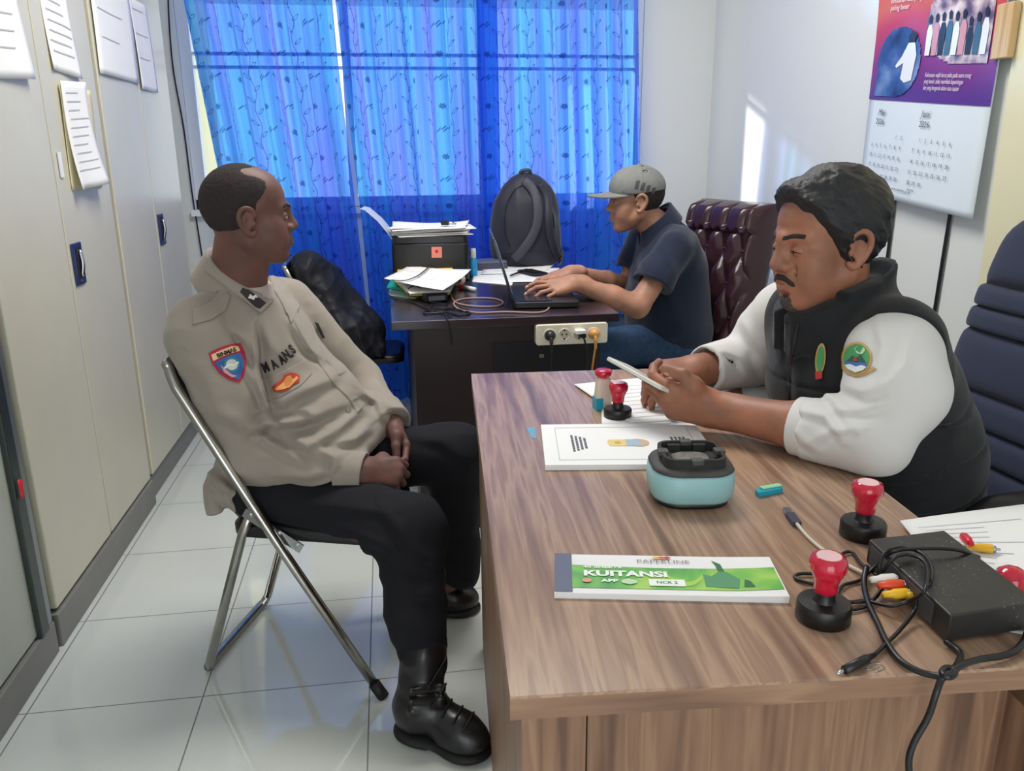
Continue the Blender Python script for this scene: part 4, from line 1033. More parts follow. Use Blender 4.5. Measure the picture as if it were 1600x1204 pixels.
# adapter and cables
q = on_r(680, 470)
t = thing('power_adapter', 'black power adapter in front of the folder heap', 'adapter', (q.x, q.y, DT), math.radians(12))
bm = BM(); bx(bm, -0.042, 0.042, -0.024, 0.024, 0, 0.030); obj('body', bm, m_black, t, bevel=0.004)
bm = BM(); bx(bm, -0.030, 0.030, -0.0005 - 0.024, -0.0235, 0.006, 0.022); obj('label', bm, mat('grey_label', (120, 124, 140), 0.5), t)
gc = 'cables on the dark desk'
def rp(pts): return [Vector(on_z(p[0], p[1], DT + (p[2] if len(p) > 2 else 0.004))) for p in pts]
tag(cable('laptop_cable', rp([(640, 428, .05), (615, 428, .03), (602, 436, .012), (604, 456), (618, 466), (645, 472), (668, 482), (700, 488), (728, 491), (732, 487), (700, 481), (675, 483), (662, 489), (690, 489), (706, 494)]), 0.0026, m_black), 'black cable looping left of the heap and across the desk front', 'cable', gc)
tag(cable('laptop_cable', rp([(676, 474), (672, 486), (690, 484), (716, 480), (734, 488), (716, 492), (694, 487), (664, 490)]), 0.0026, m_black), 'black cable knotted in front of the adapter', 'cable', gc)
tag(cable('thin_cable', rp([(640, 466, .02), (638, 452, .03), (648, 446, .035), (658, 452, .03), (656, 462, .012), (668, 470, .006), (690, 474, .02)]), 0.0022, m_black), 'thin black cable in a small loop on the heap', 'cable', gc)
tag(cable('pale_cable', rp([(706, 446, .02), (704, 458), (712, 472), (740, 478), (775, 478), (786, 472), (770, 466), (730, 466), (710, 472), (716, 482), (744, 488), (790, 487), (840, 488), (856, 483), (858, 474), (850, 472)]), 0.0030, mat('beige_cable', (168, 138, 132), 0.5)), 'beige cable coiled beside the laptop', 'cable', gc)
tag(cable('hanging_cable', [Vector(p) for p in (on_z(696, 490, DT + .004), on_z(699, 499, DT + .004), on_y(701, 505, RY0 - .006), on_y(703, 520, RY0 - .004), on_y(706, 540, RY0 - .003))], 0.0026, m_black), 'short black cable hanging over the dark desk front', 'cable', gc)
# laptop, open towards the man in the cap
lp = thing('laptop', 'open black laptop under the hands of the man in the cap', 'laptop', (0.535, 2.86, DT), math.radians(85))
# local: y towards screen hinge, x along the hinge
bm = BM(); prism(bm, rrect(0.335, 0.225, 0.012, 5, 0, 0), 0.004, 0.024); obj('base', bm, m_black, lp, bevel=0.003)
bm = BM(); prism(bm, rrect(0.30, 0.115, 0.004, 3, 0, 0.035), 0.024, 0.0252); kbd = obj('keyboard', bm, m_dark, lp)
bm = BM()
for i in range(15):
    for j in range(6): bx(bm, -0.147 + i * 0.0197, -0.147 + i * 0.0197 + 0.0165, -0.020 + j * 0.0187, -0.020 + j * 0.0187 + 0.0155, 0.0252, 0.0272)
obj('keys', bm, mat('key_plastic', (32, 40, 54), 0.22), kbd)
bm = BM(); prism(bm, rrect(0.10, 0.055, 0.004, 3, -0.01, -0.07), 0.024, 0.0248); obj('touchpad', bm, mat('pad_plastic', (40, 42, 48), 0.3), lp)
bm = BM(); L = Matrix.Translation((0, 0.112, 0.026)) @ Matrix.Rotation(math.radians(-17), 4, 'X')
prism(bm, [(x, y) for x, y in rrect(0.335, 0.228, 0.012, 5, 0, 0.114)], -0.004, 0.004, L @ Matrix.Rotation(math.radians(90), 4, 'X')); scn = obj('screen_lid', bm, mat('silver_black_lid', (58, 60, 68), 0.3, 0.5), lp, bevel=0.002)
bm = BM(); prism(bm, rrect(0.31, 0.185, 0.003, 2, 0, 0.118), 0.0042, 0.0048, L @ Matrix.Rotation(math.radians(90), 4, 'X')); obj('screen', bm, mat('screen_glow', (180, 200, 230), 0.2, emit=((190, 210, 240), 0.5)), scn)
for x in (-0.11, 0.11):
    bm = BM(); tube(bm, [(x - 0.02, 0.112, 0.026), (x + 0.02, 0.112, 0.026)], 0.006, 12); obj('hinge', bm, m_black, lp, smooth=True)
for x in (-0.14, 0.14):
    for y in (-0.09, 0.09):
        bm = BM(); lathe(bm, [(0, 0), (0.007, 0), (0.007, 0.0045), (0, 0.0045)], 12, (x, y, 0)); obj('foot', bm, m_blackmatt, lp)
# black mouse pad beside the laptop
a = on_r(895, 466); t = thing('mouse_pad', 'black pad lying right of the laptop on the dark desk', 'mouse pad', (a.x + .02, a.y - .01, DT), math.radians(8))
bm = BM(); prism(bm, rrect(0.13, 0.12, 0.015, 5), 0, 0.006); obj('pad', bm, m_blackmatt, t, bevel=0.002)
# papers behind the laptop with pens and a phone
gb = 'papers behind the laptop'
def bsheet(lab, pix, dz, seed): return sheet('paper_sheet', lab, [on_r(*p) for p in pix], DT + dz, m_paper, gb, 'paper', 6, seed, 0.003, 0.002)
bsheet('white sheet between the spray bottle and the laptop screen', [(738, 440), (800, 446), (806, 424), (742, 418)], 0.001, 31)
bsheet('white sheet behind the laptop under the pens', [(790, 442), (866, 441), (874, 420), (786, 420)], 0.004, 32)
bsheet('white sheet under the black backpack', [(752, 430), (850, 428), (868, 414), (760, 414)], 0.007, 33)
def pen(label, p, q, c):
    d = q - p; t = thing('pen', label, 'pen', p, 0, 'pens behind the laptop'); obj('barrel', tube(BM(), [Vector((0, 0, 0)), d * .1, d], [.001, .0042, .0042], 10), c, t, smooth=True); obj('cap', tube(BM(), [d * .68, d * 1.02], [.005, .005], 10), m_black, t, smooth=True)
pen('black pen on the papers, the one nearer the laptop screen', on_r(796, 431, .014), on_r(822, 421, .014), m_black)
pen('black pen on the papers, the one nearer the backpack', on_r(810, 424, .014), on_r(844, 426, .014), m_black)
a = on_r(832, 430); t = thing('mobile_phone', 'black phone lying on the papers behind the laptop', 'phone', (a.x, a.y, DT + 0.010), math.radians(20))
bm = BM(); prism(bm, rrect(0.075, 0.15, 0.010, 5), 0, 0.008); obj('case', bm, m_black, t, bevel=0.002)
bm = BM(); prism(bm, rrect(0.069, 0.142, 0.008, 5), 0.008, 0.0084); obj('screen', bm, mat('phone_glass', (14, 14, 20), 0.05), t)
# grey flat box under the backpack
t = thing('document_box', 'dark grey flat case left of the backpack', 'case', (0.45, 3.70, DT), 0.1)
bm = BM(); bx(bm, -0.07, 0.07, -0.06, 0.06, 0.0, 0.030); obj('body', bm, mat('grey_case', (64, 68, 88), 0.5), t, bevel=0.004)
bm = BM(); bx(bm, -0.068, 0.068, -0.058, 0.058, 0.030, 0.042); obj('lid', bm, mat('grey_case_lid', (92, 98, 122), 0.45), t, bevel=0.004)

# ------------------------------------------------------------------ folding chairs
def folding_chair(label, A, ang, tag_group='folding chairs'):
    """A: the near front foot on the floor; local +x is where the chair faces, +y across it"""
    t = thing('folding_chair', label, 'chair', A, ang, tag_group)
    W = 0.37; r = 0.0115
    top = (-0.468, 0.80)
    pth = [(0, 0.0, 0), (-0.222, 0.0, 0.367), (-0.316, 0.0, 0.531), (-0.446, 0.0, 0.762), (-0.466, 0.015, 0.80), (-0.476, 0.05, 0.818)]
    p = [Vector(v) for v in pth]; p2 = [Vector((v.x, W - v.y, v.z)) for v in p[::-1]]
    obj('front_frame', tube(BM(), [p[0], p[1], p[2]] + smooth_path(p[3:] + p2[:3], 6) + [p2[3], p2[4], p2[5]], r, 14), m_chrome, t, smooth=True)
    q = [(-0.300, 0.022, 0.470), (-0.335, 0.022, 0.40), (-0.462, 0.022, 0.035), (-0.472, 0.034, 0.016), (-0.478, 0.060, 0.0125)]
    q = [Vector(v) for v in q]; q2 = [Vector((v.x, W - v.y, v.z)) for v in q[::-1]]
    obj('rear_frame', tube(BM(), [q[0], q[1]] + smooth_path(q[2:] + q2[:3], 6) + [q2[3], q2[4]], r, 14), m_chrome, t, smooth=True)
    for y in (0.0, W):
        bm = BM(); d = Vector((-0.222, 0, 0.367)).normalized(); tube(bm, [Vector((0.004, y, -0.005)) + d * 0.008, Vector((0.0, y, 0.0)) + d * 0.045], 0.0145, 14)
        obj('foot', bm, m_blackmatt, t, smooth=True)
        s = 0.012 if y == 0 else W - 0.012
        bm = BM()
        M_ = frame((-0.222, s, 0.400), (-0.30, 0, 0.19), (0, 1, 0))
        bx(bm, -0.045, 0.115, -0.002, 0.002, -0.012, 0.012, M_)
        for k in (-0.03, 0.02, 0.06, 0.10): lathe_m(bm, M_ @ Matrix.Translation((k, 0.002 if y else -0.002, 0)), 0.0065, 0.0045)
        obj('hinge_bracket', bm, m_steel, t)
    bm = BM(); loft(bm, [[(x - 0.19, y * 1 + W / 2, z) for x, y in rrect(0.37 + e, W - 0.05 + e, 0.05, 6)] for z, e in ((0.385, -0.02), (0.390, 0), (0.412, 0.0), (0.425, -0.03))])
    obj('seat', bm, m_vinyl, t)
    bm = BM()
    rows = []
    for k in range(9):
        y = 0.014 + (W - 0.028) * k / 8; bow = -0.025 * math.sin(PI * k / 8)
        rows.append([(-0.385 + bow - 0.012 * 0, y, 0.655), (-0.405 + bow, y, 0.655), (-0.470 + bow, y, 0.775), (-0.478 + bow, y, 0.81), (-0.460 + bow, y, 0.81), (-0.445 + bow, y, 0.775)])
    loft(bm, rows); b = obj('backrest', bm, m_vinyl, t, bevel=0.004)
    return t
def lathe_m(bm, M_, r, h):
    vs = [[bm.verts.new(M_ @ Vector((r * math.cos(2 * PI * k / 12), y, r * math.sin(2 * PI * k / 12)))) for k in range(12)] for y in (-h, h)]
    for k in range(12): bm.faces.new((vs[0][k], vs[0][(k + 1) % 12], vs[1][(k + 1) % 12], vs[1][k]))
    bm.faces.new(vs[0]); bm.faces.new(vs[1][::-1])
CH_A = Vector((-0.065, 1.72, 0)); CH_ANG = math.atan2(-0.31, 0.95)
folding_chair('steel folding chair with black seat under the uniformed man', CH_A, CH_ANG)
ch2 = folding_chair('folding chair at the left of the dark desk, hung with a black jacket', Vector((0.045, 3.43, 0)), math.radians(-2))

# ------------------------------------------------------------------ tufted leather chair behind the man in the cap
m_leather = mat('maroon_leather', (58, 34, 42), 0.24, spec=0.5, bump=(140, 0.06))
def tufted_chair():
    t = thing('leather_chair', 'maroon tufted leather high-back chair behind the man in the cap', 'chair', (1.185, 3.14, 0), math.radians(16))
    # back: front faces -x, leans to +x with height; a tufted grid of pillows
    W, z0, z1 = 0.46, 0.50, 1.065; NP, NQ = 4.0, 4.4
    nu, nv = 96, 120
    def surf(u, v):
        z = z0 + (z1 - z0) * v; y = (u - 0.5) * W * (1 - 0.06 * v)
        # diamond tufts
        p = u * NP; q = v * NQ
        row = math.floor(q); sh = 0.5 * (row % 2)
        d = 1e9
        for rr_ in (row - 1, row, row + 1, row + 2):
            s_ = 0.5 * (rr_ % 2)
            for cc in (math.floor(p - s_), math.floor(p - s_) + 1):
                dd = math.hypot((p - s_ - cc) * 0.9, (q - rr_) * 0.62); d = min(d, dd)
        # creases: diagonal lines between buttons
        a = abs((p + q * 0.5) % 1.0 - 0.5) * 2; b = abs((p - q * 0.5) % 1.0 - 0.5) * 2
        cr = min(1 - a, 1 - b)
        if v > 0.80:
            f = min(1, (v - 0.80) / 0.05); vert = abs(((p + 0.5 * (math.floor(0.80 * NQ) % 2)) % 1.0) - 0.5) * 2
            cr = cr * (1 - f) + (1 - vert) * f; d = d + f
        puff = 0.036 * (min(1, cr * 2.2) ** 0.5) * min(1, (d / 0.5) ** 0.6 if d < 0.5 else 1)
        e = min(u, 1 - u) / 0.10; e = min(1, e); eb = min(1, v / 0.05); et = min(1, (1 - v) / 0.10)
        rnd_ = (1 - (1 - e) ** 2) ** 0.5 * (1 - (1 - et) ** 2) ** 0.5
        x = 0.055 + 0.11 * v - puff * min(1, e * 2) * min(1, et * 3) - 0.05 * rnd_ + 0.05
        return (x, y, z)
    bm = BM(); G = [[bm.verts.new(surf(i / nu, j / nv)) for i in range(nu + 1)] for j in range(nv + 1)]
    for j in range(nv):
        for i in range(nu): bm.faces.new((G[j][i], G[j][i + 1], G[j + 1][i + 1], G[j + 1][i]))
    # back shell
    def back(u, v):
        z = z0 + (z1 - z0) * v; y = (u - 0.5) * W * (1 - 0.06 * v); et = min(1, (1 - v) / 0.12)
        e = min(1, min(u, 1 - u) / 0.06)
        return (0.055 + 0.11 * v + 0.05 + 0.075 * (0.6 + 0.4 * (1 - (1 - e) ** 2) ** .5) * (0.35 + 0.65 * (1 - (1 - et) ** 2) ** .5), y, z)
    n2, n3 = 24, 40
    H = [[bm.verts.new(back(i / n2, j / n3)) for i in range(n2 + 1)] for j in range(n3 + 1)]
    for j in range(n3):
        for i in range(n2): bm.faces.new((H[j][i], H[j + 1][i], H[j + 1][i + 1], H[j][i + 1]))
    def strip(A_, B_):
        # join two edge rows with different counts
        i = j = 0
        while i < len(A_) - 1 or j < len(B_) - 1:
            if j == len(B_) - 1 or (i < len(A_) - 1 and (i + 1) / (len(A_) - 1) <= (j + 1) / (len(B_) - 1)):
                bm.faces.new((A_[i], A_[i + 1], B_[j])); i += 1
            else:
                bm.faces.new((A_[i], B_[j + 1], B_[j])); j += 1
    strip([r_[0] for r_ in G], [r_[0] for r_ in H]); strip([r_[-1] for r_ in G], [r_[-1] for r_ in H]); strip(G[-1], H[-1]); strip(G[0], H[0])
    obj('backrest', bm, m_leather, t, smooth=True)
    bm = BM()
    for j in range(1, 4):
        for i in range(0, 5):
            s_ = 0.5 * (j % 2); u, v = (i + s_) / NP, j / NQ
            if 0.08 < u < 0.92:
                p = surf(u, v); lathe(bm, [(0, -0.006), (0.006, -0.004), (0.007, 0.0), (0, 0.0)], 10, (p[0] - 0.0, p[1], p[2]), 'x')
    obj('buttons', bm, m_leather, t, smooth=True)
    bm = BM(); loft(bm, [[(x - 0.16, y, z) for x, y in rrect(0.46 + e, 0.48 + e, 0.06, 6)] for z, e in ((0.36, -0.03), (0.38, 0), (0.45, 0), (0.475, -0.04))]); obj('seat', bm, m_leather, t)
    base(t, -0.15)
    return t
def base(t, x):
    bm = BM(); lathe(bm, [(0, 0.09), (0.032, 0.09), (0.032, 0.22), (0.022, 0.23), (0.022, 0.37), (0, 0.37)], 20, (x, 0, 0)); obj('gas_column', bm, m_black, t, smooth=True)
    for k in range(5):
        a = 2 * PI * k / 5 + 0.3; d = Vector((math.cos(a), math.sin(a), 0)); o = Vector((x, 0, 0))
        lg = obj('leg', tube(BM(), [o + d * 0.02 + Vector((0, 0, 0.12)), o + d * 0.16 + Vector((0, 0, 0.105)), o + d * 0.29 + Vector((0, 0, 0.07))], [0.026, 0.022, 0.016], 12), m_black, t, smooth=True)
        c = o + d * 0.285; sd = Vector((-d.y, d.x, 0))
        obj('caster', tube(BM(), [c - sd * 0.022 + Vector((0, 0, 0.026)), c + sd * 0.022 + Vector((0, 0, 0.026))], 0.026, 16), m_blackmatt, lg, smooth=True)
tufted_chair()

# ------------------------------------------------------------------ navy executive chair at the right
m_navy = mat('navy_fabric', (44, 50, 72), 0.8, spec=0.25, sheen=0.15, bump=(420, 0.25))
def navy_chair():
    t = thing('executive_chair', 'navy ribbed high-back office chair at the right edge', 'chair', (1.25, 1.455, 0), math.radians(4))
    # ribs: (z bottom, z top, bulge)
    ribs = [(0.44, 0.525), (0.525, 0.60), (0.60, 0.665), (0.665, 0.735), (0.735, 0.865), (0.865, 0.915), (0.915, 0.965), (0.965, 1.155)]
    def hw(z):
        w = 0.252
        if z > 0.965: w = 0.245 - 0.015 * ((z - .965) / .15)
        return w
    for k, (za, zb) in enumerate(ribs):
        bm = BM(); rings = []; n = 30
        head = k == len(ribs) - 1
        for j in range(13):
            v = j / 12; z = za + (zb - za) * v
            prof = max(0.0, 1 - abs(2 * v - 1) ** 4) ** 0.5
            if head: prof = 1 - max(0, (v - 0.55) / 0.45) ** 2.6 if v > 0.5 else max(0.0, 1 - abs(2 * v - 1) ** 5) ** 0.5
            x0 = 0.02 + 0.16 * ((z - 0.44) / 0.67) ** 1.2
            h = hw(z) * (1.0 if not head else (1 - max(0, (v - 0.35) / 0.65) ** 3.2 * 0.55)) - (0.006 if k in (4,) else 0) * 0 
            ring = []
            for i in range(n):
                a = 2 * PI * i / n
                cy, cx = math.cos(a), math.sin(a)
                y = h * math.copysign(abs(cy) ** 0.55, cy)
                x = x0 - (0.012 + 0.030 * max(prof, 0.0)) * math.copysign(abs(cx) ** 0.7, cx) if cx > 0 else x0 + 0.055 * (0.5 + 0.5 * max(prof, 0)) * abs(cx) ** 0.7
                y *= (0.965 + 0.035 * max(prof, 0))
                ring.append((x, y, z))
            rings.append(ring)
        loft(bm, rings)
        obj('headrest' if head else 'back_cushion', bm, m_navy, t)
    bm = BM(); loft(bm, [[(x - 0.20, y, z) for x, y in rrect(0.48 + e, 0.50 + e, 0.07, 6)] for z, e in ((0.37, -0.03), (0.39, 0), (0.45, 0), (0.475, -0.04))]); obj('seat', bm, m_navy, t)
    for s in (-1, 1):
        ap = thing('armrest', None, None); ap.parent = t
        obj('arm_pad', tube(BM(), smooth_path([(-0.30, s * 0.275, 0.645), (-0.26, s * 0.28, 0.668), (-0.12, s * 0.283, 0.672), (0.0, s * 0.28, 0.655), (0.07, s * 0.27, 0.60)], 4), [0.014] + [0.024] * 3 + [0.030] * 9 + [0.026] * 3 + [0.02], 16, flat=((0, 0, 1), 0.7)), m_vinyl, ap, smooth=True)
        obj('arm_post', tube(BM(), smooth_path([(-0.27, s * 0.28, 0.655), (-0.25, s * 0.28, 0.55), (-0.18, s * 0.262, 0.42)], 5), 0.018, 12), m_black, ap, smooth=True)
    base(t, -0.18)
navy_chair()
# ------------------------------------------------------------------ signed-distance sculpting: smooth bodies, clothes, hair
CAP = 0.07
f32 = np.float32
def V3(*a): return np.array(a if len(a) == 3 else a[0], dtype=np.float64)
def nrm(v): v = np.array(v, float); return v / np.linalg.norm(v)
def smin(a, b, k):
    if k <= 0: return np.minimum(a, b)
    h = np.clip(0.5 + 0.5 * (b - a) / k, 0, 1)
    return b + (a - b) * h - k * h * (1 - h)
def sstep(x, a, b):
    t = np.clip((x - a) / (b - a), 0, 1); return t * t * (3 - 2 * t)
class S:
    def __init__(s): s.ops = []
    def _add(s, mode, fn, c, r, k): s.ops.append((mode, fn, np.array(c, float), float(r), k)); return s
    def cap(s, a, b, ra, rb=None, k=0.01, mode='u'):
        a, b = V3(a), V3(b); rb = ra if rb is None else rb
        ab = b - a; L2 = max(ab @ ab, 1e-12)
        def fn(p):
            t = np.clip(((p - a) @ ab) / L2, 0, 1)
            d = p - a - t[:, None] * ab
            return np.sqrt((d * d).sum(1)) - (ra + (rb - ra) * t)
        return s._add(mode, fn, (a + b) / 2, np.sqrt(L2) / 2 + max(ra, rb), k)
    def ecap(s, a, b, ra, rb, n, ratio, k=0.01, mode='u'):
        """capsule whose section is squashed along n by ratio"""
        a, b, n = V3(a), V3(b), nrm(n); ab = b - a; L2 = max(ab @ ab, 1e-12)
        def fn(p):
            q = p - a; qn = q @ n
            t = np.clip((q @ ab) / L2, 0, 1)
            d = q - t[:, None] * ab; dn = d @ n
            d = d + (dn / ratio - dn)[:, None] * n
            return (np.sqrt((d * d).sum(1)) - (ra + (rb - ra) * t)) * min(1.0, ratio)
        return s._add(mode, fn, (a + b) / 2, np.sqrt(L2) / 2 + max(ra, rb) * max(1, ratio), k)
    def ell(s, c, r, R=None, k=0.01, mode='u'):
        c, r = V3(c), V3(r); R = np.eye(3) if R is None else R
        def fn(p):
            q = (p - c) @ R
            k0 = np.sqrt(((q / r) ** 2).sum(1)); k1 = np.sqrt(((q / (r * r)) ** 2).sum(1)) + 1e-9
            return k0 * (k0 - 1) / k1
        return s._add(mode, fn, c, r.max(), k)
    def box(s, c, h, R=None, rd=0.005, k=0.005, mode='u'):
        c, h = V3(c), V3(h); R = np.eye(3) if R is None else R
        def fn(p):
            q = np.abs((p - c) @ R) - (h - rd)
            return np.sqrt((np.maximum(q, 0) ** 2).sum(1)) + np.minimum(q.max(1), 0) - rd
        return s._add(mode, fn, c, np.sqrt((h * h).sum()), k)
    def poly(s, pts, rs, k=0.01, mode='u'):
        if not hasattr(rs, '__len__'): rs = [rs] * len(pts)
        for i in range(len(pts) - 1): s.cap(pts[i], pts[i + 1], rs[i], rs[i + 1], k, mode)
        return s
    def plane(s, p, n, k=0.0):
        """keep only the side opposite to n"""
        p, n = V3(p), nrm(n)
        s.ops.append(('i', lambda q: (q - p) @ n, None, 0, k)); return s
    def sub(s, other, k=0.01, mode='u'):
        s.ops.append(('g' + mode, other, None, 0, k)); return s
    def warp(s, fn): s.ops.append(('w', fn, None, 0, 0)); return s
    def __call__(s, p):
        d = np.full(len(p), CAP)
        for mode, fn, c, r, k in s.ops:
            if mode == 'w': d = fn(p, d)
            elif mode == 'i':
                e = fn(p); d = -smin(-d, -e, k)
            elif mode[0] == 'g':
                e = fn(p); d = smin(d, e, k) if mode[1] == 'u' else -smin(-d, e, k)
            else:
                lb = np.sqrt(((p - c) ** 2).sum(1)) - r
                m = lb < (np.minimum(d, CAP) + k if mode == 'u' else k + 0.08)
                if not m.any(): continue
                e = fn(p[m])
                d[m] = smin(d[m], e, k) if mode == 'u' else -smin(-d[m], e, k)
        return d
    def bounds(s):
        lo = np.full(3, 1e9); hi = -lo
        for mode, fn, c, r, k in s.ops:
            if mode == 'u': lo = np.minimum(lo, c - r); hi = np.maximum(hi, c + r)
            elif mode == 'gu':
                a, b = fn.bounds(); lo = np.minimum(lo, a); hi = np.maximum(hi, b)
        return lo - 0.03, hi + 0.03

_rng = np.random.RandomState(3)
_LAT = _rng.rand(32, 32, 32)
def vnoise(p):
    """value noise in -1..1"""
    i = np.floor(p).astype(np.int64); f = p - i; f = f * f * (3 - 2 * f)
    out = 0
    for dx in (0, 1):
        for dy in (0, 1):
            for dz in (0, 1):
                w = (f[:, 0] if dx else 1 - f[:, 0]) * (f[:, 1] if dy else 1 - f[:, 1]) * (f[:, 2] if dz else 1 - f[:, 2])
                out = out + w * _LAT[(i[:, 0] + dx) & 31, (i[:, 1] + dy) & 31, (i[:, 2] + dz) & 31]
    return out * 2 - 1
def wrinkle(amp, freq, R=None, stretch=(1, 1, 1), off=0.0):
    """cloth ripple: noise stretched along the axes of R"""
    R = np.eye(3) if R is None else R; st = np.array(stretch, float)
    def fn(p, d):
        m = np.abs(d) < 0.045
        if not m.any(): return d
        q = (p[m] @ R) * freq / st + off
        n = vnoise(q); n2 = vnoise(q * 2.1 + 7.3)
        d = d.copy(); d[m] -= amp * (1 - 2 * np.abs(n) + 0.4 * n2)
        return d
    return fn

def folds(specs, gate=None):
    """cloth folds: each spec is (points of the ridge line as the photo shows it, height in metres, half width in pixels)"""
    L = [(np.array(p, float), a, w) for p, a, w in specs]
    def fn(p, d):
        m = np.abs(d) < 0.04
        if gate is not None: m &= gate(p)
        if not m.any(): return d
        c = (p[m] - np.array([0, 0, CAM_H])) @ CAM_R
        q = np.stack([800 + F_PX * c[:, 0] / c[:, 2], 602 + F_PX * c[:, 1] / c[:, 2]], 1)
        out = np.zeros(len(q))
        for P, a, w in L:
            best = np.full(len(q), 1e9); tt = np.zeros(len(q)); n = len(P) - 1
            for i in range(n):
                ab = P[i + 1] - P[i]; t = np.clip(((q - P[i]) @ ab) / (ab @ ab), 0, 1); r = q - P[i] - t[:, None] * ab
                dd = np.sqrt((r * r).sum(1)); sg = np.sign(ab[0] * r[:, 1] - ab[1] * r[:, 0]); k = dd < np.abs(best)
                best = np.where(k, dd * np.where(sg == 0, 1, sg), best); tt = np.where(k, (i + t) / n, tt)
            tap = np.sin(np.pi * np.clip(tt * .9 + .05, 0, 1)) ** .6
            ww = np.where(best > 0, w * .62, w * 1.15)
            out += a * tap * (np.exp(-(best / ww) ** 2) - .45 * np.exp(-((best - 1.25 * w) / (w * .6)) ** 2))
        d = d.copy(); d[m] -= out
        return d
    return fn

def smesh(sd, h, lo=None, hi=None, project=2):
    """sparse surface nets -> vertices, quads"""
    if lo is None: lo, hi = sd.bounds()
    lo = np.array(lo, float); hi = np.array(hi, float)
    B = 8; hc = h * B
    n = np.ceil((hi - lo) / hc).astype(int) + 1
    g = np.stack(np.meshgrid(*[np.arange(k) for k in n], indexing='ij'), -1).reshape(-1, 3)
    keep = []
    for s in range(0, len(g), 200000):
        b = g[s:s + 200000]; d = sd(lo + (b + 0.5) * hc)
        keep.append(b[np.abs(d) < hc * 0.866 * 1.5 + 0.006])
    g = np.concatenate(keep)
    if len(g) == 0: return np.zeros((0, 3)), np.zeros((0, 4), int)
    off = np.stack(np.meshgrid(*[np.arange(B + 1)] * 3, indexing='ij'), -1).reshape(-1, 3)
    NX = n * B + 2
    keyf = lambda c: (c[..., 0].astype(np.int64) * NX[1] + c[..., 1]) * NX[2] + c[..., 2]
    vk, vp, quads = [], [], []
    for s in range(0, len(g), 260):
        b = g[s:s + 260]; m = len(b)
        base = b[:, None, :] * B + off[None]                     # lattice indices
        p = lo + base.reshape(-1, 3) * h
        d = sd(p).reshape(m, B + 1, B + 1, B + 1)
        ins = d < 0
        cnt = np.zeros((m, B, B, B), int); acc = np.zeros((m, B, B, B, 3)); ne = np.zeros((m, B, B, B))
        c = {}
        for i in (0, 1):
            for j in (0, 1):
                for k in (0, 1):
                    sl = (slice(None), slice(i, B + i), slice(j, B + j), slice(k, B + k))
                    c[i, j, k] = (d[sl], ins[sl]); cnt += ins[sl]
        act = (cnt > 0) & (cnt < 8)
        if not act.any(): continue
        for a in range(3):
            for u in (0, 1):
                for v in (0, 1):
                    i0 = [0, 0, 0]; o1, o2 = [x for x in range(3) if x != a]
                    i0[o1] = u; i0[o2] = v; i1 = list(i0); i1[a] = 1
                    d0, s0 = c[tuple(i0)]; d1, s1 = c[tuple(i1)]
                    x = s0 != s1
                    t = np.where(x, d0 / np.where(x, d0 - d1, 1), 0)
                    pos = np.zeros(t.shape + (3,)); pos[..., a] = t; pos[..., o1] = u; pos[..., o2] = v
                    acc += pos * x[..., None]; ne += x
        idx = np.argwhere(act)
        cell = b[idx[:, 0]] * B + idx[:, 1:]
        vk.append(keyf(cell)); vp.append(lo + (cell + acc[act] / ne[act][:, None]) * h)
        # quads round crossing edges whose lower end lies in this block (0..7)
        for a in range(3):
            sl0 = (slice(None), slice(0, B), slice(0, B), slice(0, B))
            e = [0, 0, 0]; e[a] = 1
            sl1 = (slice(None),) + tuple(slice(e[q], B + e[q]) for q in range(3))
            s0, s1 = ins[sl0], ins[sl1]
            x = np.argwhere(s0 != s1)
            if len(x) == 0: continue
            lat = b[x[:, 0]] * B + x[:, 1:]
            flip = s0[tuple(x.T)]
            o1, o2 = (a + 1) % 3, (a + 2) % 3
            q = []
            for (u, v) in ((-1, -1), (0, -1), (0, 0), (-1, 0)):
                cc = lat.copy(); cc[:, o1] += u; cc[:, o2] += v; q.append(keyf(cc))
            q = np.stack(q, 1); q[~flip] = q[~flip][:, ::-1]
            quads.append(q)
    vk = np.concatenate(vk); vp = np.concatenate(vp); quads = np.concatenate(quads)
    o = np.argsort(vk); vk = vk[o]; vp = vp[o]
    pos = np.searchsorted(vk, quads); pos = np.clip(pos, 0, len(vk) - 1)
    ok = (vk[pos] == quads).all(1); F = pos[ok]
    for _ in range(project):
        e = h * 0.5; d0 = sd(vp); gr = np.zeros_like(vp)
        for a in range(3):
            q = vp.copy(); q[:, a] += e; gr[:, a] = (sd(q) - d0) / e
        st = d0[:, None] * gr / np.maximum((gr * gr).sum(1), 0.2)[:, None]
        ln = np.sqrt((st * st).sum(1))[:, None]; st *= np.minimum(1, h * 0.7 / np.maximum(ln, 1e-9))
        vp = vp - st
    return vp, F
def smesh_obj(name, sd, h, mtl, parent=None, lo=None, hi=None, project=1, origin=None):
    v, F = smesh(sd, h, lo, hi, project)
    if origin is not None: v = v - np.array(origin)
    me = bpy.data.meshes.new(name)
    me.vertices.add(len(v)); me.vertices.foreach_set('co', v.astype(f32).ravel())
    me.loops.add(len(F) * 4); me.loops.foreach_set('vertex_index', F.astype(np.int32).ravel())
    me.polygons.add(len(F)); me.polygons.foreach_set('loop_start', np.arange(0, len(F) * 4, 4, dtype=np.int32))
    me.polygons.foreach_set('loop_total', np.full(len(F), 4, np.int32))
    me.update(calc_edges=True); me.validate()
    me.polygons.foreach_set('use_smooth', np.ones(len(me.polygons), bool)); me.update()
    # drop crumbs
    return link_mesh(name, me, mtl, parent)
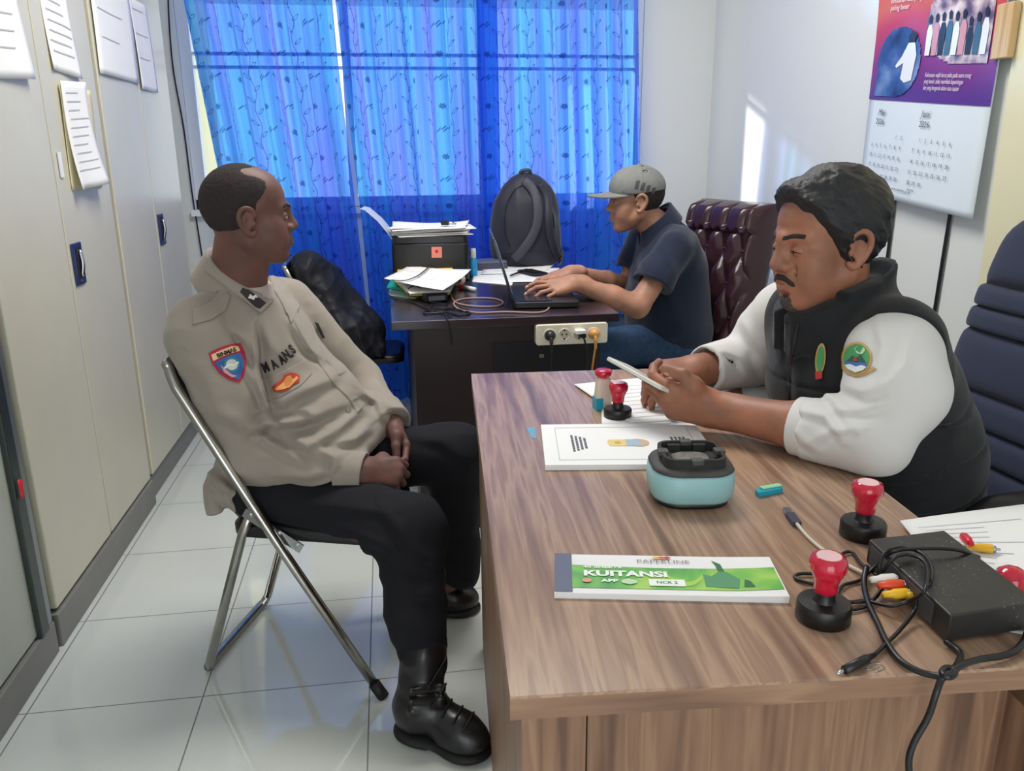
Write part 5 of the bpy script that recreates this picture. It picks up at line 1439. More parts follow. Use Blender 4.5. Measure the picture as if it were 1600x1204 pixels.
class Fr:
    """local frame: columns of R are x, y, z axes"""
    def __init__(s, o, x=None, y=None, z=None, sc=1.0):
        if x is None: x = np.cross(y, z)
        elif y is None: y = np.cross(z, x)
        s.o = V3(o); y = nrm(y) if y is not None else None
        if z is None: z = np.cross(x, y)
        y = nrm(y); z = np.array(z, float); z = nrm(z - y * (z @ y)); x = np.cross(y, z)
        s.R = np.stack([x, y, z], 1); s.s = sc
    def __call__(s, *p): return s.o + s.R @ (np.array(p if len(p) == 3 else p[0], float) * s.s)
    def loc(s, p): return ((p - s.o) @ s.R) / s.s
    def d(s, *v): return s.R @ np.array(v, float)

def stick(name, outline, fr, sd, off, mtl, parent, res=0.004, thick=0.0, axis=None):
    """lay a flat shape (local x,z outline at y=0 of frame fr) on the surface of sd, marching along -y of the frame"""
    P = [Vector((x, z, 0)) for x, z in outline]
    bm = BM(); f = bm.faces.new([bm.verts.new(p) for p in P])
    bmesh.ops.triangulate(bm, faces=[f])
    for _ in range(12):
        es = [e for e in bm.edges if e.calc_length() > res]
        if not es: break
        bmesh.ops.subdivide_edges(bm, edges=es, cuts=1); bmesh.ops.triangulate(bm, faces=[f for f in bm.faces if len(f.verts) > 4])
        if len(bm.verts) > 4000: break
    me = bpy.data.meshes.new(name); bm.to_mesh(me); bm.free()
    _stick_verts(me, fr, sd, off, axis)
    o = link_mesh(name, me, mtl, parent, smooth=True)
    if thick: s_ = o.modifiers.new('thick', 'SOLIDIFY'); s_.thickness = thick; s_.offset = 1
    return o
def _stick_verts(me, fr, sd, off, axis=None):
    n = len(me.vertices); co = np.zeros(n * 3, f32); me.vertices.foreach_get('co', co); co = co.reshape(-1, 3).astype(float)
    p = fr.o + (np.stack([co[:, 0], np.zeros(n), co[:, 1]], 1) * fr.s) @ fr.R.T
    dr = -fr.R[:, 1]
    p = p - dr * 0.06
    for _ in range(60):
        d = sd(p) - off
        p = p + dr * np.clip(d, -0.02, 0.02)[:, None] * 0.8
    me.vertices.foreach_set('co', p.astype(f32).ravel()); me.update()
def stick_text(name, s, size, fr, sd, off, mtl, parent, xs=1.0, bold=0.0, at=(0, 0), rot=0.0, align='CENTER', arc=None):
    o = text_mesh(name, s, size, mtl, Matrix.Identity(4), None, 0, align, bold, xs)
    bm = BM(); bm.from_mesh(o.data)
    bmesh.ops.triangulate(bm, faces=bm.faces[:])
    for v in bm.verts:
        x, z = v.co.x, v.co.y
        if arc: a = x / arc; x, z = (arc + z) * math.sin(a), (arc + z) * math.cos(a) - arc
        c, s_ = math.cos(rot), math.sin(rot)
        v.co = Vector((at[0] + c * x - s_ * z, at[1] + s_ * x + c * z, 0))
    bm.to_mesh(o.data); bm.free(); _stick_verts(o.data, fr, sd, off)
    if parent is not None: o.parent = parent
    return o

# ------------------------------------------------------------------ heads and hands
def head_sdf(F, nose=1.0, jaw=1.0, chin=1.0, ears=True, cheek=1.0, lips=1.0, lid=1.0):
    """F: frame with y forward, z up, origin between the ears"""
    s = S(); u = F.s; R = F.R
    E = lambda c, r, k=0.012, mode='u', sym=False: [s.ell(F(sx * c[0], c[1], c[2]), np.array(r) * u, R, k * u, mode) for sx in ((1, -1) if sym else (1,))]
    Cc = lambda a, b, ra, rb=None, k=0.01, mode='u', sym=False: [s.cap(F(sx * a[0], a[1], a[2]), F(sx * b[0], b[1], b[2]), ra * u, (ra if rb is None else rb) * u, k * u, mode) for sx in ((1, -1) if sym else (1,))]
    E((0, -.018, .038), (.074, .093, .088))
    E((0, .030, .048), (.062, .052, .055), .03)                  # forehead
    E((0, .036, -.020), (.058, .052, .075), .02)                 # middle face
    Cc((.050, -.006, -.048), (.018, .058, -.088), .021 * jaw, .021 * jaw, .028, sym=True)
    E((0, .066, -.090), (.020 * chin, .018, .018), .018)
    E((0, .030, -.072), (.040, .045, .030), .02)
    E((.044, .050, -.018), (.020 * cheek, .024, .020), .022, sym=True)
    E((.034, .054, -.046), (.026 * cheek, .028, .030), .02, sym=True)
    Cc((.040, .066, .026), (.010, .085, .024), .010, .010, .014, sym=True)    # brows
    E((.031, .093, .006), (.017, .016, .013), .010, 's', sym=True)            # sockets
    E((.031, .0745, .004), (.0155, .0132, .0125), .003, sym=True)               # lids over the eyeball
    if lid > -.5: Cc((.019, .090, .0045 - .004 * (1 - lid)), (.043, .082, .0025 - .004 * (1 - lid)), .0015 + .0030 * lid, .0012 + .0016 * lid, .0015, 's', sym=True)   # lash line
    Cc((0, .083, .022), (0, .0965, -.012), .0095, .0115 * nose, .014)          # nose ridge
    E((0, .1005, -.0225), (.0135 * nose, .0135, .0115), .009)
    E((.0140 * nose, .0905, -.0265), (.0092 * nose, .0115, .0090), .007, sym=True)
    E((.0065, .097, -.036), (.0035, .006, .0035), .003, 's', sym=True)
    E((0, .080, -.056), (.026, .016, .024), .014)
    Cc((.022, .078, -.0555), (.004, .0935, -.0515), .0050 * lips, .0060 * lips, .006, sym=True)
    Cc((.020, .078, -.0610), (.0, .0915, -.0645), .0056 * lips, .0078 * lips, .006, sym=True)
    Cc((.026, .079, -.0580), (.0, .100, -.0578), .0013, .0016, .003, 's', sym=True)
    E((0, .085, -.0765), (.014, .009, .006), .008, 's')
    Cc((.030, .082, -.030), (.033, .072, -.056), .0018, .0018, .012, 's', sym=True)   # smile fold
    # neck
    base = S(); base.ops = list(s.ops)
    if ears:
        for sx in (1, -1):
            pts = [F(sx * x, y, z) for x, y, z in ((.073, .006, .010), (.082, -.001, .026), (.086, -.016, .031), (.088, -.029, .021), (.086, -.031, .002), (.081, -.021, -.018), (.076, -.006, -.031), (.072, .003, -.025))]
            ep = [np.array(q) for q in smooth_path([Vector(q) for q in pts], 3)]
            s.poly(ep, list(np.interp(np.linspace(0, 7, len(ep)), range(8), [.0045 * u, .0046 * u, .0046 * u, .0046 * u, .0048 * u, .0052 * u, .0066 * u, .0045 * u])), .004 * u)
            s.ell(F(sx * .078, -.012, .002), V3(.006, .015, .022) * u, R, .006 * u)
            s.ell(F(sx * .087, -.009, .001), V3(.0075, .0095, .014) * u, R, .004 * u, 's')
            s.ell(F(sx * .078, .003, -.006), V3(.005, .004, .006) * u, R, .003 * u)
    return s, base
def hair_mesh(name, head, F, tfun, h, mtl, parent, pad=0.05):
    """hair: the head surface grown by tfun(local points) (negative where there is none)"""
    hs = S(); hs.warp(lambda p, d: np.clip(head(p) - tfun(F.loc(p)), -CAP, CAP))
    return smesh_obj(name, hs, h, mtl, parent, F.o - 0.14 * F.s - pad, F.o + 0.15 * F.s + pad)
def eyes(F, parent, iris=(40, 24, 16)):
    for sx in (1, -1):
        e = thing('eye', None, None); e.parent = parent
        bm = BM(); bmesh.ops.create_uvsphere(bm, u_segments=20, v_segments=14, radius=0.0118 * F.s)
        for v in bm.verts: v.co = Vector(F(sx * .031, .0755, .0036)) + v.co
        obj('eyeball', bm, m_eye, e, smooth=True)
        bm = BM(); bmesh.ops.create_uvsphere(bm, u_segments=16, v_segments=10, radius=0.0062 * F.s)
        for v in bm.verts: v.co = Vector(F(sx * .0315, .0822, .0030)) + v.co
        obj('iris', bm, mat('iris_brown', iris, 0.1), e, smooth=True)
m_eye = mat('eye_white', (178, 168, 164), 0.2)
def hand_sdf(s, W, side, curls, thumb, spread=(0.10, 0.02, -0.06, -0.14), sc=1.0, thin=1.0):
    """W: frame, y to the fingers, z out of the back of the hand. side: +1 thumb on +x. curls: 4 x (knuckle, middle, end) degrees"""
    L = ((.043, .026, .021), (.048, .030, .022), (.044, .028, .021), (.034, .021, .019))
    B = ((.029, .086, .001), (.0095, .091, .003), (-.0105, .087, .001), (-.0285, .077, -.003))
    rad = (.0088, .0090, .0085, .0076)
    P = lambda x, y, z: W(side * x * sc, y * sc, z * sc)
    out = []
    s.ecap(P(0, -.03, 0), P(0, .012, 0), .030 * sc, .031 * sc, W.R[:, 2], .72, .02)
    for (bx_, by, bz) in B:
        s.ecap(P(bx_ * .62, .015, 0), P(bx_, by - .004, bz), .0150 * sc, .0120 * sc, W.R[:, 2], .95, .014 * sc)
    s.ell(P(-.018, .045, -.006), V3(.017, .035, .014) * sc, W.R, .012)
    for i in range(4):
        p = np.array([B[i][0], B[i][1], B[i][2]]); a = 0.0
        r = rad[i] * thin
        tip = None
        for j in range(3):
            a += math.radians(curls[i][j])
            sp = spread[i] * math.cos(a)
            dv = np.array([math.sin(sp), math.cos(sp) * math.cos(a), -math.sin(a)])
            q = p + dv * L[i][j]
            s.cap(P(*p), P(*q), r * sc * (1.0 - .05 * j), r * sc * (.94 - .07 * j), (.0045 if j == 0 else .003) * sc)
            if j == 2:
                nz = np.array([0, math.sin(a), math.cos(a)]); tip = (P(*(p + dv * L[i][j] * .72 + nz * r * .82)), W.d(side * dv[0], dv[1], dv[2]), W.d(0, nz[1], nz[2]))
            p = q
        out.append(tip)
    tp = [np.array(t) for t in thumb]
    s.cap(P(.014, .018, -.006), P(*tp[0]), .0165 * sc, .0155 * sc, .012 * sc)
    rr = (.0140, .0108, .0100, .0085)
    for j in range(len(tp) - 1): s.cap(P(*tp[j]), P(*tp[j + 1]), rr[j] * sc, rr[j + 1] * sc, .005 * sc)
    s.ecap(P(.022, .055, -.004), P(*tp[0]), .011 * sc, .012 * sc, W.R[:, 2], .9, .014 * sc)
    return out
def nail(parent, tip, mtl, w=0.0062):
    p, d, z = tip
    bm = BM(); bmesh.ops.create_uvsphere(bm, u_segments=14, v_segments=8, radius=1.0)
    x = np.cross(d, z)
    for v in bm.verts: v.co = Vector(p + x * v.co.x * w * 0.82 + d * v.co.y * w + z * v.co.z * 0.0016)
    return obj('fingernail', bm, mtl, parent, smooth=True)
def skin(name, col, rough=0.5):
    m = mat(name, col, rough, spec=0.4, sss=0.12); n = N(m)
    f = n.noise(n.coord(), 22, 4); g = n.noise(n.coord(), 420, 2)
    c = tuple(col); lo = tuple(int(v * .88) for v in c); hi = (min(255, int(c[0] * 1.08)), min(255, int(c[1] * 1.04)), int(c[2] * 1.02))
    n.l.new(n.ramp(f, [(0.3, lo), (0.7, hi)]), n.bsdf().inputs['Base Color'])
    n.bump(g, 0.12, 0.001)
    return m
def collar_sdf(s, F, r0, r1, h0, h1, t, gap, k=0.004, ex=1.0, bend=0.0):
    """standing band round the neck: F origin at the neck base, z up the neck, y forward; open in front by gap radians"""
    def fn(p):
        q = F.loc(p)
        rho = np.sqrt((q[:, 0]) ** 2 + (q[:, 1] / ex) ** 2) + 1e-9
        ang = np.abs(np.arctan2(q[:, 0], q[:, 1] / ex))
        hh = q[:, 2] - bend * q[:, 1]
        tt = np.clip((hh - h0) / (h1 - h0), 0, 1)
        R_ = r0 + (r1 - r0) * tt
        a = np.abs(rho - R_) - t
        b = np.abs(hh - (h0 + h1) / 2) - (h1 - h0) / 2
        c = (gap - ang) * rho
        q1 = np.maximum(a, 0); q2 = np.maximum(b, 0); q3 = np.maximum(c, 0)
        return np.sqrt(q1 * q1 + q2 * q2 + q3 * q3) + np.minimum(np.maximum(np.maximum(a, b), c), 0) - 0.002
    s._add('u', fn, F(0, 0, (h0 + h1) / 2), max(r0, r1) * max(1, ex) + h1 - h0 + 0.03, k)

def project(p):
    c = (np.array(p, float) - np.array([0, 0, CAM_H])) @ CAM_R
    return 800 + F_PX * c[0] / c[2], 602 + F_PX * c[1] / c[2]

def lashes(headB, F, parent, zo=0.0):
    def t(q):
        x, y, z = np.abs(q[:, 0]), q[:, 1], q[:, 2]
        zc = .0062 + zo - .004 * ((x - .031) / .014) ** 2
        m = sstep(.0014 - np.abs(z - zc), -.0008, .001) * sstep(x, .015, .019) * (1 - sstep(x, .043, .047)) * sstep(y, .06, .065)
        return m * .0040 - .003
    return hair_mesh('eyelashes', headB, F, t, 0.0016, mat('black_lash', (24, 18, 18), 0.7), parent)
# ------------------------------------------------------------------ the uniformed man on the folding chair
A1 = np.array([-0.065, 1.72, 0.0]); f1 = nrm([0.95, -0.31, 0]); w1 = nrm([0.31, 0.95, 0]); z1 = np.array([0, 0, 1.0])
R1 = np.stack([f1, w1, z1], 1)
def K0(px, py, w): return on_plane(px, py, A1 + w1 * w, w1)
def man1():
    man = None
    mid = 0.165
    DW = 0.055
    def P1(s, w, z): return K0(*project(A1 + f1 * s + w1 * w + z1 * z), w + DW)
    def K1(px, py, w): return K0(px, py, w + DW)
    m_skin = skin('brown_skin', (106, 74, 67), 0.55)
    m_shirt = mat('khaki_cloth', (150, 141, 131), 0.85, spec=0.2, sheen=0.2, bump=(900, 0.15))
    m_trou = mat('black_cloth', (24, 24, 30), 0.85, spec=0.25, bump=(700, 0.2))
    m_boot = mat('black_leather', (18, 18, 20), 0.3, spec=0.5, bump=(60, 0.15))
    HO = K1(390, 340, 0.13)
    H = Fr(HO, y=(0.972, 0.235, 0.0), z=(0.03, -0.03, 1.0), sc=0.955)
    headS, headB = head_sdf(H, nose=1.05, jaw=1.08, chin=1.0, cheek=1.05)
    shR = K1(330, 520, -0.02); shR = P1(-0.385, 0.015, 0.885); shL = P1(-0.325, 0.345, 0.90)
    elR = K1(392, 712, 0.030); wrR = K1(566, 737, 0.05)
    elL = P1(-0.17, 0.405, 0.665); wrL = K1(612, 664, 0.27)
    neck = P1(-0.375, mid, 0.955)
    # hands
    fr_ = nrm(K1(650, 738, 0.12) - wrR)
    WR = Fr(wrR, y=fr_, z=nrm(np.array([0.10, -0.72, 0.68])))
    wl_ = nrm(K1(632, 700, 0.22) - wrL + np.array([0, 0, -0.012]))
    WL = Fr(wrL, y=wl_, z=nrm(np.array([0.62, 0.62, 0.35])))
    b = S()
    b.sub(headS, 0)
    b.ecap(H(0, -.018, -.045), neck + f1 * .012, .056, .062, f1, 1.16, .015)
    b.cap(neck - z1 * .02 + f1 * .01, P1(-.35, mid, .87), .062, .085, .02)
    b.ecap(P1(-.35, mid, .83), P1(-.28, mid, .55), .105, .12, w1, 1.25, .04)
    b.cap(shR, shL, .045, .045, .03)
    b.ecap(P1(-.30, mid - .08, .49), P1(-.30, mid + .08, .49), .085, .085, f1, 1.1, .05)
    for sh, el, wr in ((shR, elR, wrR), (shL, elL, wrL)):
        b.cap(sh, el, .048, .040, .02); b.cap(el, wr, .040, .0285, .02)
    tR = hand_sdf(b, WR, -1, ((48, 62, 35), (56, 66, 38), (62, 68, 40), (66, 70, 40)), ((.040, .056, -.016), (.038, .080, -.030), (.022, .098, -.036)), sc=1.03)
    tL = hand_sdf(b, WL, 1, ((28, 48, 26), (36, 52, 30), (44, 56, 30), (50, 58, 34)), ((.044, .058, -.018), (.042, .086, -.030), (.034, .108, -.036)), sc=1.0)
    hipR, hipL = P1(-.29, .075, .485), P1(-.29, .255, .485)
    knR, knL = K0(642, 828, 0.03), K0(712, 706, 0.35)
    anR, anL = K0(664, 1050, -0.085), K0(722, 890, 0.37)
    for hp, kn, an in ((hipR, knR, anR), (hipL, knL, anL)):
        b.cap(hp, kn, .075, .050, .03); b.cap(kn, an, .046, .034, .02)
    heelR, toeR = np.array([-0.030, 1.615, 0.0]), np.array([0.158, 1.475, 0.0])
    fR = nrm(toeR - heelR); fL = nrm(np.array([0.99, -0.12, 0])); toeL = on_z(748, 952, 0.0); heelL = toeL - fL * 0.245
    b.cap(anR, heelR + fR * .10 + z1 * .05, .035, .030, .02); b.cap(anL, heelL + fL * .10 + z1 * .05, .035, .030, .02)
    person = smesh_obj('person', b, 0.0027, m_skin)
    tag(person, 'seated man in khaki uniform shirt, black trousers and boots, looking right', 'person')
    for t in (tL[0], tL[1], tL[2]): nail(person, t, mat('nail', (176, 132, 116), 0.3))
    nail(person, (WL(.034 * 1, .103, -.030), WL.d(-.3, .9, -.3), WL.d(.4, 0.2, .9)), mat('nail', (186, 142, 126), 0.3), 0.0075)
    eyes(H, person); lashes(headB, H, person)
    # short hair, receding at the front
    def t_hair(q):
        x, y, z = q[:, 0], q[:, 1], q[:, 2]
        yb = np.interp(z, [-.09, -.062, -.035, -.012, .012, .040, .070, .095, .115, .14], [-.085, -.06, -.040, .006, .018, .026, .050, .052, .022, -.01])
        yb = yb - 0.03 * sstep(np.abs(x), .02, .045) * sstep(z, .085, .11) + 0.022 * (1 - sstep(np.abs(x), .0, .035)) * sstep(z, .09, .12)
        m = sstep(yb - y + .003 * vnoise(q * 120), -.008, .030)
        grow = .0024 + .0008 * vnoise(q * 260)
        return m * (grow + .0035) - .0035
    hair_mesh('hair', headB, H, t_hair, 0.0026, mat('cropped_black_hair', (50, 43, 44), 0.85, spec=0.3, noise=(300, 0.3), bump=(700, 0.5)), person)
    def t_brow(q):
        x, y, z = np.abs(q[:, 0]), q[:, 1], q[:, 2]
        zc = .0265 + .006 * sstep(x, .012, .032) - .006 * sstep(x, .036, .05)
        m = sstep(.0052 - np.abs(z - zc), -.001, .003) * sstep(x, .008, .014) * (1 - sstep(x, .044, .052)) * sstep(y, .055, .06)
        return m * .0062 - .004 + .0006 * vnoise(q * 500) * m
    hair_mesh('eyebrows', headB, H, t_brow, 0.002, mat('black_brow', (34, 26, 26), 0.8), person)

    # ---- shirt
    sh = S()
    sh.ell(P1(-.285, mid + .012, .515), (.165, .172, .125), R1, .05)
    sh.ell(P1(-.262, mid + .02, .665), (.185, .166, .155), R1, .06)
    sh.ell(P1(-.345, mid + .015, .80), (.150, .172, .165), R1, .07)
    sh.cap(P1(-.395, .035, .900), P1(-.355, .315, .905), .066, .062, .05)
    sh.cap(P1(-.375, mid, .92), neck - z1 * .005, .085, .066, .04)
    # epaulette slope
    slv = S()
    upR = (shR + elR) / 2 + f1 * .012
    slv.cap(shR + z1 * -.012, upR, .074, .076, .03); slv.cap(upR, elR, .076, .066, .03); slv.cap(elR, elR * .45 + wrR * .55, .066, .056, .03); slv.cap(elR * .45 + wrR * .55, wrR, .055, .044, .02)
    nR = nrm(wrR - elR)
    slv.plane(wrR - nR * .004, nR, .004)
    sh.sub(slv, .006)
    slL = S()
    slL.cap(shL - z1 * .012, elL, .072, .066, .03); slL.cap(elL, wrL, .062, .050, .03)
    nL = nrm(wrL - elL); slL.plane(wrL - nL * .004, nL, .004)
    sh.sub(slL, .02)
    # shirt tail hanging at the back over the seat edge
    sh.ecap(P1(-.385, .05, .50), P1(-.385, .28, .50), .055, .055, f1, .8, .04)
    sh.ecap(P1(-.385, .02, .455), P1(-.385, .12, .455), .034, .034, f1, .8, .03)
    # front flap over the lap
    sh.ecap(P1(-.12, .10, .60), P1(-.115, .25, .60), .075, .075, z1, .9, .04)
    # under the seat plane nothing; hem
    sh.warp(lambda p, d: np.where(np.abs(d) < .05, -smin(-d, -((.475 - .17 * np.clip((-.29 - (p - A1) @ f1), -1, .15) * 2.0) - p[:, 2]), .006), d))
    # neck opening (a V that shows the undershirt)
    nk = Fr(neck, y=nrm(f1 + np.array([0, 0, -.35])), z=nrm(np.array([0.12 * f1[0], 0.12 * f1[1], 1.0])))
    sh.ecap(nk(0, .010, .0), nk(0, .02, .16), .064, .078, f1, 1.14, .006, 's')
    sh.cap(nk(0, .085, -.035), nk(0, .07, .10), .012, .055, .006, 's')
    sh.warp(folds([
        ([(330, 640), (365, 655), (398, 678)], 0.0139, 13), ([(398, 676), (430, 660), (470, 660)], 0.0155, 9), ([(425, 668), (470, 690), (502, 712)], 0.0139, 12), ([(400, 678), (440, 700), (475, 722)], 0.0093, 10),
        ([(340, 715), (380, 742), (426, 758)], 0.0093, 13), ([(500, 700), (522, 715), (520, 740)], 0.0093, 8), ([(300, 560), (330, 600), (345, 650)], 0.0093, 16), ([(430, 740), (480, 745), (515, 735)], 0.0078, 9),
        ([(363, 512), (383, 530), (402, 560)], 0.0093, 9), ([(404, 498), (424, 540), (436, 560)], 0.0093, 10), ([(372, 560), (402, 600), (425, 640)], 0.0093, 10),
        ([(415, 640), (470, 612), (520, 590)], 0.0155, 13), ([(426, 668), (488, 650), (545, 628)], 0.0139, 12), ([(470, 700), (530, 668), (562, 640)], 0.0139, 12), ([(440, 632), (480, 640), (500, 660)], 0.0078, 9),
        ([(455, 500), (480, 540), (505, 560)], 0.0093, 10), ([(520, 690), (555, 685), (575, 668)], 0.0124, 10), ([(345, 770), (365, 790), (372, 812)], 0.0124, 10), ([(330, 745), (352, 765), (380, 775)], 0.0124, 9),
        ([(600, 625), (622, 640), (640, 650)], 0.0078, 10), ([(565, 610), (590, 625), (600, 650)], 0.0093, 10)],
        lambda p: ((p - A1) @ w1) < .355))
    # the deep line where the sleeve lies against the chest
    sh.warp(folds([([(404, 505), (410, 575), (420, 620), (430, 655)], -.024, 8), ([(396, 682), (415, 672), (432, 660)], -.014, 7)], lambda p: ((p - A1) @ w1) < .215))
    sh.warp(wrinkle(.0022, 11, R1, (1, 1, 2.2)))
    sh.warp(wrinkle(.0013, 26, R1, (2.0, 1.4, 1), 3.1))
    # placket ridge down the front
    pl = [(445, 455), (470, 500), (500, 545), (530, 590), (557, 620), (567, 650)]
    shirt = smesh_obj('shirt', sh, 0.0040, m_shirt, person)
    # undershirt
    us = S(); us.ecap(P1(-.335, mid, .86), nk(0, .024, .012), .085, .069, w1, 1.12, .02); us.plane(nk(0, 0, .020), nk.d(0, -.35, 1), .004)
    smesh_obj('undershirt', us, 0.004, mat('grey_undershirt', (176, 162, 160), 0.9), person)
    # collar: standing band and two turned-down wings
    cs = S(); nk2 = Fr(nk.o + f1 * .010, y=nk.R[:, 1], z=nk.R[:, 2]); collar_sdf(cs, nk2, .071, .067, -.010, .046, .0022, .55, ex=1.16, bend=-.36)
    collar_sdf(cs, nk2, .092, .072, -.024, .048, .0026, .50, ex=1.16, bend=-.36)
    smesh_obj('collar', cs, 0.0026, m_shirt, person)
    # cuffs
    for wr, n_, r, el in ((wrR, nR, .047, elR), (wrL, nL, .053, elL)):
        c = S(); c.cap(wr - n_ * .060, wr + n_ * .006, r + .006, r + .001, .004); c.cap(wr - n_ * .2, wr + n_ * .2, r - .0035, r - .0035, .003, 's')
        c.plane(wr + n_ * .006, n_, .002); c.plane(wr - n_ * .058, -n_, .002)
        smesh_obj('cuff', c, 0.003, m_shirt, person)
    q = Fr(K1(528, 742, -.05), y=nrm([.1, -1, .1]), z=(0, 0, 1)); q.o = q.o - q.R[:, 1] * 0.0
    bmB = BM(); lathe(bmB, [(0, 0), (.006, 0), (.0065, .002), (.005, .003), (0, .003)], 18)
    def button(px, py, w, r=1.0):
        p0 = K1(px, py, w); d = nrm(np.array([0, 0, CAM_H]) - p0)
        fr = Fr(p0 + d * .05, y=d, z=(0, 0, 1))
        o = stick('button', [(.0055 * r * math.cos(2 * PI * k / 14), .0055 * r * math.sin(2 * PI * k / 14)) for k in range(14)], fr, sh, .002, mat('khaki_button', (132, 124, 112), 0.35), person, .003, .0022)
        return o
    button(343, 457, 0.0, 1.2); button(523, 600, .12); button(545, 640, .15)
    # placket, pocket, badges: shapes laid on the cloth, seen from the chair's right front
    def at(px, py, w, up=(0, 0, 1), d=None):
        p0 = K1(px, py, w); d = nrm(np.array([0, 0, CAM_H]) - p0) if d is None else nrm(d)
        return Fr(p0 + d * .03, y=d, z=up)
    mm = 0.00142
    def px_outline(pts, c): return [((x - c[0]) * mm, (c[1] - y) * mm) for x, y in pts]
    # Fr x axis = y cross z ... make outline x run to image right
    def lay(name, pts, c, w, off, mtl, thick=0.0, res=.004):
        fr = at(c[0], c[1], w); 
        sgn = np.sign(fr.R[:, 0] @ CAM_R[:, 0])
        return stick(name, [(sgn * x, z) for x, z in px_outline(pts, c)], fr, sh, off, mtl, person, res, thick)
    lay('placket', [(452, 470), (462, 468), (488, 515), (512, 560), (536, 596), (556, 622), (566, 650), (556, 656), (543, 630), (520, 604), (498, 566), (474, 520)], (505, 560), .12, .003, m_shirt, .011)
    m_pock = m_shirt
    lay('pocket_flap', [(406, 590), (432, 583), (460, 572), (484, 560), (490, 586), (470, 604), (440, 618), (414, 626)], (446, 595), .0, .0022, m_pock, .0025)
    lay('epaulette', [(302, 480), (330, 470), (352, 448), (362, 462), (352, 486), (330, 498), (300, 504)], (330, 480), -.0, .004, m_shirt, .003)
    # sleeve patch: red shield, cream title bar, blue field with a pale emblem
    sc_ = (355, 569)
    shield = [(329, 549), (345, 542), (365, 537), (379, 537), (384, 552), (384, 572), (378, 590), (370, 600), (356, 594), (342, 582), (333, 566)]
    lay('patch', shield, sc_, -.09, .0022, mat('patch_red', (176, 44, 64), 0.8), .0012, .003)
    lay('patch_title', [(333, 552), (348, 546), (364, 541), (375, 541), (377, 549), (362, 552), (347, 557), (335, 562)], sc_, -.09, .0042, mat('patch_cream', (226, 190, 150), 0.8), 0, .003)
    lay('patch_field', [(337, 565), (350, 559), (365, 554), (378, 553), (380, 572), (374, 588), (369, 595), (356, 588), (345, 578)], sc_, -.09, .0042, mat('patch_blue', (38, 96, 158), 0.8), 0, .003)
    lay('patch_ring', [(362 + 12 * math.cos(2 * PI * k / 20), 570 + 11.5 * math.sin(2 * PI * k / 20)) for k in range(20)], sc_, -.09, .0050, mat('patch_teal', (60, 130, 150), 0.8), 0, .003)
    lay('patch_emblem', [(362 + 9 * math.cos(2 * PI * k / 20), 570 + 8.5 * math.sin(2 * PI * k / 20)) for k in range(20)], sc_, -.09, .0058, mat('patch_silver', (206, 206, 200), 0.7), 0, .003)
    lay('patch_emblem', [(350, 573), (358, 568), (364, 570), (372, 566), (373, 568), (364, 573), (358, 571), (351, 576)], sc_, -.09, .0066, mat('patch_white', (236, 232, 220), 0.7), 0, .003)
    lay('patch_feather', [(345, 568), (350, 574), (360, 585), (369, 589), (360, 590), (349, 581)], sc_, -.09, .0050, mat('patch_pink', (206, 150, 150), 0.8), 0, .003)
    fr = at(sc_[0], sc_[1], -.09); sg = np.sign(fr.R[:, 0] @ CAM_R[:, 0])
    def letter(s, px, py, c, w, size, mtl, rot, off=.0048, bold=0.0004, xs=1.0, arc=None):
        fr = at(c[0], c[1], w); sg = np.sign(fr.R[:, 0] @ CAM_R[:, 0])
        if sg < 0: fr.R[:, 0] *= -1
        return stick_text('lettering', s, size, fr, sh, off, mtl, person, xs, bold, ((px - c[0]) * mm, (c[1] - py) * mm), rot, arc=arc)
    m_blk = mat('black_thread', (22, 18, 20), 0.8)
    letter('BINMAS', 356, 550.5, sc_, -.09, .0125, m_blk, math.radians(17), xs=1.0, bold=.0006)
    # name and chest badge
    for ch, x, y, r in (('M', 414, 573, 20), ('A', 428, 569, 24), ('A', 441, 562, 28), ('N', 449, 555, 30), ('.', 455, 552, 32), ('S', 459, 546, 34)):
        letter(ch, x, y, (440, 565), .0, .030, m_blk, math.radians(r), off=.0046, bold=.0018, xs=.62 if ch != '.' else 1)
    lay('chest_badge', [(423, 604), (430, 598), (440, 592), (446, 584), (456, 581), (464, 583), (470, 588), (468, 598), (458, 602), (450, 609), (438, 612), (427, 611)], (446, 597), .0, .0058, mat('badge_red', (182, 60, 36), 0.7), .0012, .003)
    lay('chest_badge', [(428, 606), (438, 600), (443, 596), (449, 588), (455, 586), (458, 593), (465, 588), (467, 592), (460, 598), (452, 605), (442, 608), (431, 609)], (446, 597), .0, .0080, mat('badge_gold', (228, 156, 88), 0.7), 0, .003)
    lay('chest_badge', [(444, 596), (450, 589), (456, 589), (457, 597), (451, 603), (445, 603)], (446, 597), .0, .0086, mat('badge_orange', (206, 128, 64), 0.7), 0, .003)
    lay('rank_badge', [(492, 500), (498, 503), (508, 530), (503, 531)], (500, 515), .26, .005, m_blk, .001)
    # rank tab on the collar
    cfr = at(400, 470, .09); sgn = np.sign(cfr.R[:, 0] @ CAM_R[:, 0])
    allS = S(); allS.sub(cs, 0); allS.sub(sh, 0)
    for k, pts in enumerate(([(331, 394), (323, 420), (352, 446), (402, 494), (426, 475), (405, 452), (388, 438), (358, 417)], [(419, 420), (438, 428), (456, 448), (470, 480), (452, 508), (440, 474), (428, 448)])):
        c_ = (pts[0][0] + 40, pts[0][1] + 45) if k == 0 else (445, 462)
        wf = at(c_[0], c_[1], .09 if k == 0 else .24); sg_ = np.sign(wf.R[:, 0] @ CAM_R[:, 0])
        stick('collar_wing', [(sg_ * x, z) for x, z in px_outline(pts, c_)], wf, allS, .003, m_shirt, person, .004, .004)
    tabp = [(376, 454), (381, 447), (392, 452), (416, 474), (405, 483), (398, 480)]
